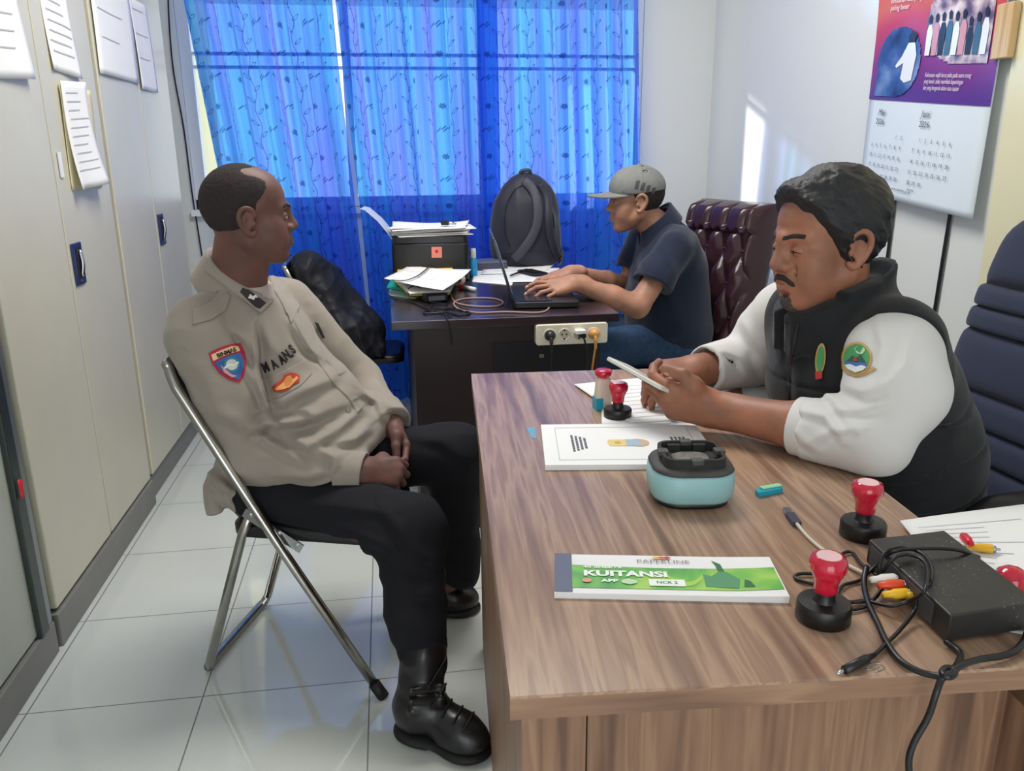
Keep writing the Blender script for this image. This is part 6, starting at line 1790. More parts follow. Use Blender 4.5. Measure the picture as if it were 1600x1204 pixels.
    stick('rank_tab', [(sgn * x, z) for x, z in px_outline(tabp, (400, 470))], cfr, allS, .0074, mat('dark_tab', (48, 40, 42), 0.7), person, .003, .002)
    stick('rank_chevron', [(sgn * x, z) for x, z in px_outline([(388, 464), (392, 458), (396, 462), (401, 459), (404, 465), (400, 464), (397, 468), (393, 466)], (400, 470))], cfr, allS, .0098, mat('white_thread', (226, 222, 220), 0.7), person, .003, .001)

    # ---- trousers
    tr = S()
    tr.ell(P1(-.275, mid, .50), (.16, .178, .09), R1, .03)
    tr.ecap(hipR + f1 * .02, knR, .090, .078, z1, .98, .04); tr.ecap(knR, K0(648, 950, -.04), .077, .066, w1, .95, .03)
    tr.ecap(K0(648, 950, -.04), anR + z1 * .02, .066, .050, w1, .95, .02)
    tr.ecap(hipL + f1 * .02, knL, .090, .076, z1, .98, .04); tr.cap(knL, K0(712, 800, .365), .072, .064, .03); tr.cap(K0(712, 800, .365), anL + z1 * .0, .062, .052, .02)
    tr.warp(folds([([(600, 800), (630, 835), (655, 880)], .008, 12), ([(560, 835), (610, 860), (650, 885)], .007, 10), ([(596, 900), (640, 915), (685, 935)], .006, 12), ([(640, 860), (670, 872), (695, 880)], .006, 10), ([(470, 785), (540, 792), (610, 800)], .006, 12),
        ([(606, 965), (645, 975), (685, 985)], .006, 10), ([(520, 830), (560, 845), (600, 850)], .005, 12), ([(612, 1000), (650, 1012), (690, 1010)], .006, 9), ([(690, 760), (712, 785), (735, 800)], .005, 10), ([(640, 680), (690, 690), (730, 720)], .005, 12)]))
    tr.warp(lambda p, d: np.where(np.abs(d) < .05, -smin(-d, -(.428 - p[:, 2] + np.where((p - A1) @ f1 > -.03, -9, 0)), .012), d))
    tr.warp(wrinkle(.004, 13, R1, (1.6, 1, 1)))
    smesh_obj('trousers', tr, 0.0042, m_trou, person)
    # ---- boots
    for heel, toe, fd, an in ((heelR, toeR, fR, anR), (heelL, toeL, fL, anL)):
        sd_ = np.array([-fd[1], fd[0], 0]); Lf = np.linalg.norm(toe - heel); g = heel + fd * .03
        b2 = S()
        bx_ = np.stack([fd, sd_, z1], 1)
        top = an * 1.0; top[2] = max(an[2] + .05, .17)
        b2.cap(heel + fd * .055 + z1 * .075, top, .050, .050, .03)
        b2.ell(heel + fd * .045 + z1 * .055, (.052, .040, .055), bx_, .03)
        b2.cap(heel + fd * .075 + z1 * .07, heel + fd * (Lf - .075) + z1 * .048, .048, .036, .03)
        b2.ell(heel + fd * (Lf - .065) + z1 * .040, (.066, .047, .042), bx_, .025)
        b2.plane(heel + z1 * .016, -z1, .004)
        # ankle creases
        for hh, rr_ in ((.10, .052), (.125, .053), (.15, .051)):
            b2.cap(heel + fd * .075 + z1 * hh + sd_ * .05, heel + fd * .12 + z1 * (hh - .01) , .006, .006, .012)
            b2.cap(heel + fd * .075 + z1 * hh - sd_ * .05, heel + fd * .12 + z1 * (hh - .01), .006, .006, .012)
        b2.warp(wrinkle(.002, 18, bx_, (1, 1.5, 1)))
        bt = smesh_obj('boot', b2, 0.0032, m_boot, person)
        so = S()
        so.ecap(heel + fd * .050 + z1 * .011, heel + fd * .060 + z1 * .011, .045, .045, z1, .36, .01)
        so.ecap(heel + fd * .06 + z1 * .013, heel + fd * (Lf - .055) + z1 * .011, .038, .050, z1, .30, .02)
        so.ell(heel + fd * (Lf - .06) + z1 * .011, (.064, .050, .014), bx_, .01)
        so.warp(lambda p, d: np.where(np.abs(d) < .03, -smin(-d, p[:, 2] - .001, .002), d))
        so.cap(heel + fd * .115 + sd_ * .08, heel + fd * .115 - sd_ * .08, .009, .009, .004, 's')
        smesh_obj('sole', so, 0.003, m_blackmatt, bt)
        for k in range(5):
            u = .085 + .022 * k; zt = .135 - .019 * k
            pa = heel + fd * u + sd_ * .030 + z1 * zt; pb = heel + fd * (u + .012) - sd_ * .030 + z1 * (zt + .002)
            def onb(p): 
                p = p[None] + np.array([[0, 0, .06]]) + fd[None] * .03
                for _ in range(40): p = p - (fd * .5 + z1) / 1.118 * np.clip(b2(p) - .0025, -.02, .02)[:, None] * .8
                return p[0]
            obj('lace', tube(BM(), [Vector(onb(pa + (pb - pa) * t)) for t in np.linspace(0, 1, 9)], .0024, 8), m_blackmatt, bt, smooth=True)
    return person
man1()
# ------------------------------------------------------------------ the man in the cap at the laptop
def man2():
    MY = 3.05
    x1 = np.array([1.0, 0, 0]); y1 = np.array([0, 1.0, 0]); z1 = np.array([0, 0, 1.0])
    Y = lambda px, py, y: on_y(px, py, y)
    m_skin = skin('tan_skin', (172, 128, 106), 0.5)
    m_polo = mat('navy_polo', (34, 42, 62), 0.9, spec=0.2, sheen=0.2, bump=(700, 0.2))
    m_jean = mat('blue_denim', (52, 74, 104), 0.9, spec=0.2, noise=(60, 0.2), bump=(500, 0.3))
    m_cap = mat('grey_cap_cloth', (128, 130, 128), 0.85, spec=0.2, noise=(40, 0.06), bump=(600, 0.2))
    F = Fr((0.928, MY, 1.078), y=(-0.985, 0.15, -0.03), z=(0.0, 0, 1.0), sc=0.97)
    headS, headB = head_sdf(F, nose=0.95, jaw=1.05, cheek=1.05, lips=1.15, lid=0.7)
    neck = np.array([1.02, MY, 0.985])
    shN, shF = np.array([1.035, 2.885, 0.925]), np.array([1.02, 3.225, 0.925])
    elN = Y(996, 478, 2.80); wrN = Y(897, 442, 2.83)
    elF = Y(980, 447, 3.20); wrF = Y(893, 426, 2.99)
    WN = Fr(wrN, y=nrm(np.array([-0.97, -0.10, -0.14])), z=nrm(np.array([-0.14, -0.50, 0.86])))
    WF = Fr(wrF, y=nrm(np.array([-0.97, -0.12, -0.13])), z=nrm(np.array([-0.14, -0.15, 1.0])))
    b = S()
    b.sub(headS, 0)
    b.cap(F(0, -.022, -.045), neck, .052, .058, .015)
    b.cap(neck - z1 * .02, np.array([1.05, MY, .86]), .058, .085, .03)
    b.ecap(np.array([1.06, MY, .84]), np.array([1.08, MY, .58]), .10, .115, y1, 1.3, .04)
    b.cap(shN - z1 * .012, shF - z1 * .012, .036, .036, .02)
    for sh, el, wr in ((shN, elN, wrN), (shF, elF, wrF)):
        b.cap(sh - z1 * .008, el, .040, .042, .02); b.cap(el, el * .6 + wr * .4, .041, .039, .02); b.cap(el * .6 + wr * .4, wr, .039, .027, .02)
    tN = hand_sdf(b, WN, 1, ((-6, 30, 18), (-2, 30, 18), (2, 32, 18), (4, 34, 20)), ((.040, .052, -.018), (.048, .078, -.026), (.046, .104, -.032)), sc=.98, spread=(.20, .06, -.09, -.26), thin=.90)
    tF = hand_sdf(b, WF, -1, ((-6, 30, 18), (0, 32, 18), (8, 34, 20), (12, 36, 20)), ((.040, .052, -.018), (.048, .078, -.026), (.046, .104, -.032)), sc=.98, spread=(.20, .06, -.09, -.26), thin=.90)
    hip = [np.array([1.08, MY - .09, .54]), np.array([1.08, MY + .09, .54])]
    kn = [np.array([0.66, MY - .14, .545]), np.array([0.66, MY + .13, .545])]
    an = [np.array([0.70, MY - .14, .10]), np.array([0.68, MY + .13, .10])]
    for h, k, a in zip(hip, kn, an): b.cap(h, k, .065, .048, .03); b.cap(k, a, .045, .034, .02)
    for a in an: b.cap(a, a + np.array([-.13, 0, -.05]), .032, .026, .02)
    person = smesh_obj('person', b, 0.0028, m_skin)
    tag(person, 'seated man in grey cap and navy polo shirt typing on the laptop', 'person')
    mn = mat('nail', (214, 170, 150), 0.3)
    for t in tN[:4]: nail(person, t, mn)
    eyes(F, person); lashes(headB, F, person)
    def t_hair(q):
        x, y, z = q[:, 0], q[:, 1], q[:, 2]
        yb = np.interp(z, [-.09, -.065, -.035, -.02, .02, .05, .14], [-.085, -.055, -.036, -.002, .016, .03, .06])
        return sstep(yb - y, -.004, .012) * .010 - .006 + .0006 * vnoise(q * 300)
    hair_mesh('hair', headB, F, t_hair, 0.003, mat('short_black_hair', (44, 38, 38), 0.75, spec=0.3, bump=(600, 0.5)), person)
    def t_brow(q):
        x, y, z = np.abs(q[:, 0]), q[:, 1], q[:, 2]
        m = sstep(.005 - np.abs(z - .0285 + .1 * np.maximum(x - .036, 0)), -.001, .003) * sstep(x, .010, .016) * (1 - sstep(x, .044, .052)) * sstep(y, .055, .06)
        return m * .006 - .004
    hair_mesh('eyebrows', headB, F, t_brow, 0.0024, mat('dark_brow', (44, 32, 30), 0.8), person)
    # ---- polo shirt
    sh = S()
    I = np.eye(3)
    sh.ell((1.085, MY, .58), (.165, .19, .13), I, .05)
    sh.ell((1.065, MY, .70), (.165, .185, .15), I, .06)
    sh.ell((1.075, MY, .83), (.135, .185, .14), I, .06)
    sh.cap(shN + np.array([.03, .05, .0]), shF + np.array([.03, -.05, .0]), .070, .070, .05)
    sh.cap(np.array([1.06, MY, .93]), neck + z1 * -.004, .080, .066, .04)
    hemN = Y(1002, 455, 2.79)
    for sh_, el, hem, far in ((shN, elN, hemN, 0), (shF, elF, shF * .42 + elF * .58, 1)):
        sl = S(); dv = nrm(el - sh_); hm = sh_ + dv * (np.linalg.norm(el - sh_) * .62)
        sl.cap(sh_ - z1 * .004, sh_ * .5 + el * .5, .066, .066, .03); sl.cap(sh_ * .5 + el * .5, el, .066, .064, .03)
        sl.plane(hm, dv + np.array([.15, 0, -.1]), .004)
        sl.cap(hm - dv * .014, hm + dv * .1, .052, .054, .003, 's')
        sh.sub(sl, .022)
    sh.warp(folds([([(1000, 400), (1015, 440), (1000, 470)], .006, 9), ([(1030, 440), (1050, 470), (1060, 500)], .006, 12), ([(1000, 520), (1040, 530), (1090, 515)], .007, 11), ([(985, 470), (1010, 500), (1020, 530)], .006, 10), ([(1040, 385), (1050, 420), (1040, 455)], .005, 9), ([(990, 545), (1040, 555), (1090, 540)], .005, 9), ([(975, 400), (985, 430), (990, 450)], .004, 7)]))
    sh.warp(lambda p, d: np.where(np.abs(d) < .05, -smin(-d, -(.515 - p[:, 2]), .01), d))
    sh.cap(neck, neck + np.array([-.03, 0, .14]), .060, .070, .006, 's')
    sh.warp(wrinkle(.0022, 11, I, (1, 1, 1.8)))
    smesh_obj('polo_shirt', sh, 0.0048, m_polo, person)
    nk = Fr(neck, y=nrm([-1, 0, -.45]), z=nrm([-.22, 0, 1]))
    cs = S(); collar_sdf(cs, nk, .068, .062, -.008, .034, .0022, .3, ex=1.05, bend=-.25); collar_sdf(cs, nk, .086, .068, -.034, .036, .0026, .26, ex=1.08, bend=-.34)
    smesh_obj('collar', cs, 0.0034, m_polo, person)
    # ---- cap: crown, brim, button, side vents
    c = S(); c.ell(F(0, -.014, .052), V3(.083, .104, .087) * F.s, F.R, .02)
    c.ell(F(0, .03, .056), V3(.074, .068, .066) * F.s, F.R, .03)
    low = F(0, 0, .034)
    c.plane(low, nrm(-F.R[:, 2] - F.R[:, 1] * .10), .003)
    ci = S(); ci.ell(F(0, -.014, .050), V3(.079, .100, .087) * F.s, F.R, .02); ci.ell(F(0, .03, .05), V3(.070, .062, .06) * F.s, F.R, .03)
    c.sub(ci, .002, 's')
    c.cap(F(-.03, -.105, .030), F(.03, -.105, .030), .014, .014, .006, 's')
    c.cap(F(0, -.014, .136), F(0, -.014, .140), .006, .006, .003)
    for a in range(6):
        th = a * PI / 3 + .52
        pts = [F(math.sin(th) * .084 * math.sin(e), -.014 + math.cos(th) * .105 * math.sin(e), .052 + .0875 * math.cos(e)) for e in np.linspace(.1, 1.4, 8)]
        c.poly(pts, .0016, .003)
    hat = smesh_obj('cap', c, 0.0026, m_cap, person)
    br = S()
    def brim(p):
        q = F.loc(p); t = np.clip((q[:, 1] - .03) / .17, 0, 1.2)
        zc = .046 - .018 * t - 3.0 * q[:, 0] ** 2 * (1 - .3 * t)
        ex = np.sqrt((q[:, 0] / .078) ** 2 + ((q[:, 1] - .065) / .122) ** 2) - 1
        e2 = ex * .078; th = np.abs(q[:, 2] - zc) - .0040
        ell_in = (np.sqrt((q[:, 0] / .078) ** 2 + ((q[:, 1] + .012) / .099) ** 2) - 1) * .078
        return np.maximum(np.maximum(e2, th), -ell_in - .004) * F.s * .8
    br._add('u', brim, F(0, .09, .03), .16, 0)
    smesh_obj('brim', br, 0.0024, m_cap, hat)
    for k in range(4):
        y0 = .012 - .022 * k
        vs = S()
        pts = [F(.083 * math.cos(.25), y0 + .004, .062), F(.083, y0 - .010, .088 - .012 * (k == 0))]
        mv = Fr(F(.11, y0 - .004, .070 - .002 * k), y=F.d(1, 0, .15), z=F.d(0, -.35, 1))
        cc = S(); cc.ell(F(0, -.014, .052), V3(.083, .104, .092) * F.s, F.R, .02); cc.ell(F(0, .03, .06), V3(.074, .066, .066) * F.s, F.R, .03)
        sx = -1
        mv = Fr(F(sx * .11, y0 - .012, .074 - .006 * k), y=F.d(sx, -.2, .2), z=F.d(0, -.30, 1))
        stick('vent', [(-.0065, -.016), (.0065, -.016), (.0065, .012 - .003 * k), (-.0065, .018 - .003 * k)], mv, cc, .0012, mat('vent_mesh', (74, 76, 80), 0.9), hat, .004)
    # ---- jeans and shoes
    tr = S()
    tr.ell((1.09, MY, .545), (.15, .175, .085), I, .04)
    for h, k, a in zip(hip, kn, an):
        tr.cap(h, k, .088, .074, .03); tr.cap(k, a, .068, .052, .03)
    tr.warp(wrinkle(.004, 12, I, (1.4, 1, 1)))
    tr.plane((0, 0, .085), (0, 0, -1), .004)
    smesh_obj('jeans', tr, 0.006, m_jean, person)
    for a in an:
        s2 = S(); s2.cap(a + np.array([.02, 0, -.045]), a + np.array([-.16, 0, -.062]), .045, .036, .02); s2.plane((0, 0, .002), (0, 0, -1), .002)
        smesh_obj('shoe', s2, 0.005, m_black, person)
    return person
man2()
# ------------------------------------------------------------------ the man in the black vest with the phone
def man3():
    MY = 1.42
    x1 = np.array([1.0, 0, 0]); y1 = np.array([0, 1.0, 0]); z1 = np.array([0, 0, 1.0]); I = np.eye(3)
    Y = lambda px, py, y: on_y(px, py, y)
    m_skin = skin('warm_brown_skin', (158, 108, 86), 0.5)
    m_white = mat('white_shirt_cloth', (216, 214, 212), 0.85, spec=0.2, sheen=0.1, bump=(800, 0.15))
    m_vest = mat('black_vest_cloth', (24, 26, 30), 0.75, spec=0.3, sheen=0.15, bump=(500, 0.2))
    F = Fr((0.790, 1.405, 1.098), y=(-0.985, -0.10, -0.10), z=(-0.08, 0.0, 1.0), sc=0.985)
    headS, headB = head_sdf(F, nose=1.08, jaw=1.05, cheek=1.0, lid=-1.0)
    neck = np.array([0.825, MY, 0.968])
    shN, shF = np.array([0.845, 1.235, 0.928]), np.array([0.83, 1.605, 0.925])
    elN = np.array([0.775, 1.175, 0.803]); elF = Y(1180, 560, 1.70)
    wrN = on_z(1118, 640, 0.800); wrF = Y(1092, 577, 1.60)
    # left hand: forward to the camera's left and away, back of the hand to the camera, thumb up
    fN = nrm(np.array(on_z(1028, 622, 0.815)) - wrN)
    WN = Fr(wrN, y=fN, z=nrm(np.array([-0.55, -0.78, -0.28])))
    fF = nrm(np.array(Y(1000, 582, 1.545)) - wrF)
    WF = Fr(wrF, y=fF, z=nrm(np.array([-0.10, -0.35, 0.93])))
    b = S()
    b.sub(headS, 0)
    b.cap(F(0, -.024, -.045), neck, .056, .062, .015)
    b.cap(neck - z1 * .02, np.array([.87, MY, .86]), .062, .085, .03)
    b.ecap(np.array([.90, MY, .83]), np.array([.985, MY, .58]), .10, .11, y1, 1.25, .04)
    b.cap(shN, shF, .048, .048, .03)
    for sh, el, wr in ((shN, elN, wrN), (shF, elF, wrF)):
        near = wr is wrN; b.cap(sh, el, .044, .040, .02); b.cap(el, el * .6 + wr * .4, .044 if near else .036, .042 if near else .038, .02); b.cap(el * .6 + wr * .4, wr, .042 if near else .038, .0315, .02)
    tN = hand_sdf(b, WN, 1, ((38, 48, 24), (44, 52, 26), (50, 54, 28), (56, 56, 30)), ((.044, .046, .004), (.060, .066, .000), (.058, .098, -.010)), sc=1.06, spread=(.05, .01, -.04, -.09))
    tF = hand_sdf(b, WF, -1, ((32, 46, 28), (42, 52, 30), (48, 56, 32), (54, 58, 34)), ((.042, .052, -.020), (.050, .078, -.034), (.044, .102, -.046)), sc=1.04)
    hip = [np.array([1.0, MY - .10, .52]), np.array([1.0, MY + .10, .52])]
    kn = [np.array([0.70, MY - .13, .53]), np.array([0.70, MY + .12, .53])]
    an = [np.array([0.72, MY - .13, .10]), np.array([0.72, MY + .12, .10])]
    for h, k, a in zip(hip, kn, an): b.cap(h, k, .068, .05, .03); b.cap(k, a, .046, .034, .02); b.cap(a, a + np.array([-.12, 0, -.05]), .032, .026, .02)
    person = smesh_obj('person', b, 0.0027, m_skin)
    tag(person, 'seated man in black vest over white shirt, looking down at a phone', 'person')
    mn = mat('nail', (200, 152, 132), 0.3)
    for t in tF[:3]: nail(person, t, mn)
    nail(person, (WN(.0580 * 1.06, .094 * 1.06, .0000), WN.d(-.05, .95, -.25), WN.d(.3, .2, .92)), mn, .0075)
    eyes(F, person); lashes(headB, F, person, -.0025)
    # thick swept hair with a fringe
    def t_hair(q):
        x, y, z = q[:, 0], q[:, 1], q[:, 2]
        yb = np.interp(z, [-.10, -.075, -.040, -.022, .0, .025, .055, .080, .100, .14], [-.095, -.055, -.030, .006, .022, .036, .054, .070, .090, .10])
        th = np.interp(z, [-.08, -.03, .02, .08, .13], [.006, .009, .013, .018, .020])
        str_ = vnoise(np.stack([x * 60 + y * 20, y * 25 + z * 20, z * 60 - y * 50], 1)) * .0032 + vnoise(np.stack([x * 160 + y * 50, y * 45 + z * 40, z * 160 - y * 120], 1)) * .0014
        lump = .004 * vnoise(q * 28 + 4)
        frg = .007 * sstep(y, .05, .10) * sstep(z, .055, .075)
        m = sstep(yb - y + .006 * vnoise(q * 55 + 2), -.005, .012)
        return m * (th + str_ + lump + frg + .007) - .007
    m_hair = mat('black_hair', (26, 26, 30), 0.45, spec=0.5, bump=(500, 0.4), noise=(200, 0.2))
    hair_mesh('hair', headB, F, t_hair, 0.0026, m_hair, person)
    def t_brow(q):
        x, y, z = np.abs(q[:, 0]), q[:, 1], q[:, 2]
        m = sstep(.0055 - np.abs(z - .0270 - .004 * sstep(x, .012, .03) + .12 * np.maximum(x - .036, 0)), -.001, .003) * sstep(x, .008, .014) * (1 - sstep(x, .046, .054)) * sstep(y, .055, .06)
        return m * (.0062 + .0012 * vnoise(q * 400)) - .004
    hair_mesh('eyebrows', headB, F, t_brow, 0.0022, mat('black_brow', (40, 30, 28), 0.8), person)
    def t_tache(q):
        x, y, z = np.abs(q[:, 0]), q[:, 1], q[:, 2]
        zc = -.0455 - .012 * sstep(x, .008, .034)
        m = sstep(.0062 - np.abs(z - zc), -.002, .003) * (1 - sstep(x, .028, .038)) * sstep(y, .05, .06)
        return m * (.0064 + .001 * vnoise(q * 420)) - .0045
    hair_mesh('moustache', headB, F, t_tache, 0.0022, mat('dark_moustache', (48, 38, 36), 0.85, bump=(800, 0.4)), person)
    def t_goat(q):
        x, y, z = np.abs(q[:, 0]), q[:, 1], q[:, 2]
        m = sstep(-.079 - z + .004 * vnoise(q * 160), -.006, .010) * (1 - sstep(x + .005 * vnoise(q * 140 + 3), .012, .036)) * sstep(y, .040, .062)
        return m * (.0068 + .0016 * vnoise(q * 300)) - .0045
    hair_mesh('goatee', headB, F, t_goat, 0.0024, mat('grey_goatee', (78, 70, 66), 0.9, noise=(240, 0.5), bump=(800, 0.5)), person)
    # ---- white shirt (sleeves, cuffs, a little of the collar)
    sh = S()
    sh.ecap((.89, MY, .85), (.975, MY, .60), .105, .115, y1, 1.25, .04)
    nN, nF = nrm(wrN - elN), nrm(wrF - elF)
    cuffN = elN + nN * (np.linalg.norm(wrN - elN) * .42); cuffF = elF + nF * (np.linalg.norm(wrF - elF) * .90)
    sl = S()
    upN = shN * .5 + elN * .5 + np.array([.018, -.004, .012])
    sl.cap(shN + np.array([.0, .01, -.005]), upN, .080, .076, .03); sl.cap(upN, elN, .076, .060, .03); sl.cap(elN, cuffN, .062, .056, .02)
    sl.plane(cuffN - nN * .012, nN, .006)
    sl.warp(folds([([(1260, 590), (1300, 620), (1330, 665)], .007, 11), ([(1245, 640), (1290, 650), (1320, 690)], .007, 9), ([(1270, 690), (1300, 672), (1345, 672)], .006, 9), ([(1310, 600), (1350, 612), (1385, 600)], .006, 11), ([(1300, 640), (1345, 640), (1390, 628)], .005, 9), ([(1370, 500), (1380, 540), (1372, 580)], .005, 11), ([(1420, 530), (1410, 570), (1390, 600)], .005, 10), ([(1240, 670), (1256, 690), (1280, 705)], .005, 8)]))
    sl2 = S()
    upF = shF * .5 + elF * .5
    sl2.cap(shF, upF, .076, .074, .03); sl2.cap(upF, elF, .072, .062, .03); sl2.cap(elF, cuffF, .060, .050, .02)
    sl2.plane(cuffF, nF, .005)
    sl2.cap(cuffF - nF * .03, cuffF + nF * .1, .044, .044, .003, 's')
    sl2.warp(folds([([(1130, 545), (1155, 560), (1170, 590)], .006, 8), ([(1160, 500), (1175, 530), (1195, 550)], .006, 9), ([(1105, 555), (1120, 575), (1118, 598)], .005, 7), ([(1180, 560), (1190, 580), (1196, 600)], .005, 7)]))
    # keep the cloth of the resting elbow on top of the desk
    for g in (sl, sl2):
        g.warp(lambda p, d: np.where(np.abs(d) < .06, -smin(-d, -(DT + .001 - p[:, 2]), .012), d))
    sh.sub(sl, .02); sh.sub(sl2, .02)
    sh.warp(wrinkle(.0016, 14, I, (1, 1, 1.5)))
    shirt = smesh_obj('shirt', sh, 0.0042, m_white, person)
    cf = S(); cf.ecap(cuffN - nN * .052, cuffN + nN * .012, .0585, .0535, z1, .95, .004); cf.cap(cuffN - nN * .3, cuffN + nN * .3, .0475, .0475, .003, 's')
    cf.plane(cuffN + nN * .010, nN, .003); cf.plane(cuffN - nN * .050, -nN, .003)
    cf.warp(lambda p, d: np.where(np.abs(d) < .06, -smin(-d, -(DT + .001 - p[:, 2]), .006), d))
    smesh_obj('cuff', cf, 0.003, m_white, person)
    cs = S(); nk = Fr(neck, y=nrm([-1, 0, -.35]), z=nrm([-.34, 0, 1])); collar_sdf(cs, nk, .069, .066, -.02, .028, .0024, .25, ex=1.1, bend=-.30)
    smesh_obj('collar', cs, 0.003, m_white, person)
    # ---- padded vest
    v = S()
    v.ell((.985, MY, .56), (.165, .215, .13), I, .05)
    v.ell((.955, MY, .70), (.175, .215, .16), I, .07)
    v.ell((.895, MY, .835), (.165, .205, .140), I, .07)
    v.cap((.870, 1.285, .935), (.845, 1.555, .935), .086, .082, .05)
    v.cap((.87, MY, .92), neck + np.array([.01, 0, -.01]), .10, .088, .05)
    arm = S(); arm.cap(shN + np.array([-.012, -.052, -.012]), elN + np.array([-.02, -.05, -.02]), .096, .100, .02)
    v.sub(arm, .012, 's')
    arm2 = S(); arm2.cap(shF + np.array([-.012, .045, -.01]), elF + np.array([-.03, .02, -.02]), .090, .100, .02)
    v.sub(arm2, .012, 's')
    v.cap(neck + np.array([-.005, 0, -.0]), neck + np.array([-.045, 0, .14]), .066, .078, .006, 's')
    v.warp(lambda p, d: np.where(np.abs(d) < .05, -smin(-d, -(.50 - p[:, 2]), .012), d))
    vc = S(); nv = Fr(neck, y=(-1, 0, 0), z=(0, 0, 1)); collar_sdf(vc, nv, .088, .092, -.018, .052, .0055, .22, ex=1.08, bend=-.48, k=.004)
    v.sub(vc, .022)
    # quilting seams run round the body, and the zip line down the front
    def quilt(p, d):
        m = np.abs(d) < .03
        if not m.any(): return d
        q = p[m]; h = q[:, 2] + .22 * (1.05 - q[:, 0])
        g = np.abs(((h + .02) / .085) % 1.0 - .5) * 2
        gt = 1 - sstep(q[:, 2], .86, .92)
        d = d.copy(); d[m] += gt * .0035 * np.exp(-((1 - g) / .09) ** 2) - gt * .0015 * (1 - (2 * np.abs(((h + .02) / .085) % 1.0 - .0) - 1) ** 2) * .6
        return d
    v.warp(quilt)
    v.warp(folds([([(1420, 560), (1440, 620), (1430, 680)], .006, 12), ([(1340, 740), (1400, 750), (1460, 740)], .006, 12), ([(1450, 640), (1480, 660), (1510, 655)], .006, 10), ([(1235, 520), (1240, 570), (1245, 620)], .005, 9), ([(1290, 450), (1330, 460), (1370, 440)], .006, 10)]))
    v.warp(wrinkle(.0022, 13, I))
    # it stops at the desk edge
    dn = -np.array([dx_.x, dx_.y, 0.0]); de = np.array(DL(0.632, 0.6, 0.7))
    v.warp(lambda p, d: np.where(np.abs(d) < .05, -smin(-d, -np.where(p[:, 2] < DT + .012, (p - de) @ dn, -9.0), .006), d))
    vest = smesh_obj('vest', v, 0.0044, m_vest, person)
    def at(px, py, y):
        p0 = Y(px, py, y); d = nrm(np.array([0, 0, CAM_H]) - p0)
        fr = Fr(p0 + d * .03, y=d, z=(0, 0, 1))
        if fr.R[:, 0] @ CAM_R[:, 0] < 0: fr.R[:, 0] *= -1
        return fr
    mm = 0.00108
    def lay(name, pts, c, y, sd, off, mtl, thick=0.0, res=.003):
        return stick(name, [((x - c[0]) * mm, (c[1] - z) * mm) for x, z in pts], at(c[0], c[1], y), sd, off, mtl, person, res, thick)
    # round sleeve badge: gold rim, green field, blue water, scroll below
    c = (1338, 562)
    rim = [(c[0] - 1 + 22 * math.cos(2 * PI * k / 28), c[1] - 3 + 25 * math.sin(2 * PI * k / 28)) for k in range(28)]
    inn = [(c[0] - 1 + 18.5 * math.cos(2 * PI * k / 28), c[1] - 3 + 21.5 * math.sin(2 * PI * k / 28)) for k in range(28)]
    Yb = 1.14
    lay('badge_scroll', [(1311, 568), (1318, 566), (1326, 578), (1340, 583), (1352, 576), (1362, 570), (1367, 573), (1360, 578), (1352, 584), (1340, 588), (1326, 585), (1316, 576)], c, Yb, sh, .0022, mat('scroll_tan', (190, 156, 110), 0.7), .001)
    lay('badge_rim', rim, c, Yb, sh, .0030, mat('badge_gold', (202, 168, 92), 0.6), .001)
    lay('badge_field', inn, c, Yb, sh, .0048, mat('badge_green', (70, 150, 92), 0.7))
    lay('badge_water', [(1320, 566), (1328, 563), (1338, 566), (1346, 563), (1354, 566), (1350, 576), (1338, 581), (1326, 577)], c, Yb, sh, .0058, mat('badge_blue', (60, 104, 176), 0.7))
    lay('badge_water', [(1322, 571), (1330, 569), (1338, 572), (1346, 569), (1353, 571), (1348, 577), (1338, 581), (1327, 577)], c, Yb, sh, .0064, mat('badge_white', (220, 226, 230), 0.7))
    lay('badge_mountain', [(1324, 565), (1332, 555), (1337, 561), (1343, 553), (1352, 565)], c, Yb, sh, .0062, mat('badge_dark_green', (28, 84, 60), 0.7))
    lay('badge_mountain', [(1333, 564), (1336, 556), (1340, 564)], c, Yb, sh, .0068, mat('badge_red', (178, 50, 44), 0.7))
    lay('badge_leaf', [(1338, 552), (1333, 545), (1338, 540), (1334, 546), (1342, 551), (1346, 541), (1349, 546), (1345, 553)], c, Yb, sh, .0060, mat('badge_pale_green', (176, 212, 170), 0.7))
    # chest badge on the vest, mostly hidden by the sleeve
    c2 = (1281, 565)
    lay('chest_badge', [(1281 + 8 * math.cos(2 * PI * k / 20), 560 + 26 * math.sin(2 * PI * k / 20)) for k in range(20)], c2, 1.24, v, .003, mat('badge_gold', (190, 158, 96), 0.6), .001)
    lay('chest_badge', [(1281 + 5.5 * math.cos(2 * PI * k / 20), 560 + 21 * math.sin(2 * PI * k / 20)) for k in range(20)], c2, 1.24, v, .0045, mat('badge_green', (70, 150, 92), 0.7))
    lay('chest_badge', [(1275, 582), (1286, 580), (1287, 592), (1277, 595)], c2, 1.24, v, .0050, mat('badge_red', (178, 50, 54), 0.7))
    lay('zip', [(1238, 500), (1243, 500), (1236, 560), (1238, 640), (1233, 640), (1230, 560)], (1236, 570), 1.40, v, .002, mat('zip_tape', (12, 12, 14), 0.4), .0015)
    # ---- trousers and shoes
    tr = S(); tr.ell((1.07, MY, .525), (.16, .185, .085), I, .04)
    for h, k, a in zip(hip, kn, an): tr.cap(h, k, .090, .076, .03); tr.cap(k, a, .068, .052, .03)
    tr.warp(wrinkle(.004, 12, I)); tr.plane((0, 0, .085), (0, 0, -1), .004)
    smesh_obj('trousers', tr, 0.006, mat('charcoal_cloth', (36, 36, 42), 0.9, bump=(600, 0.2)), person)
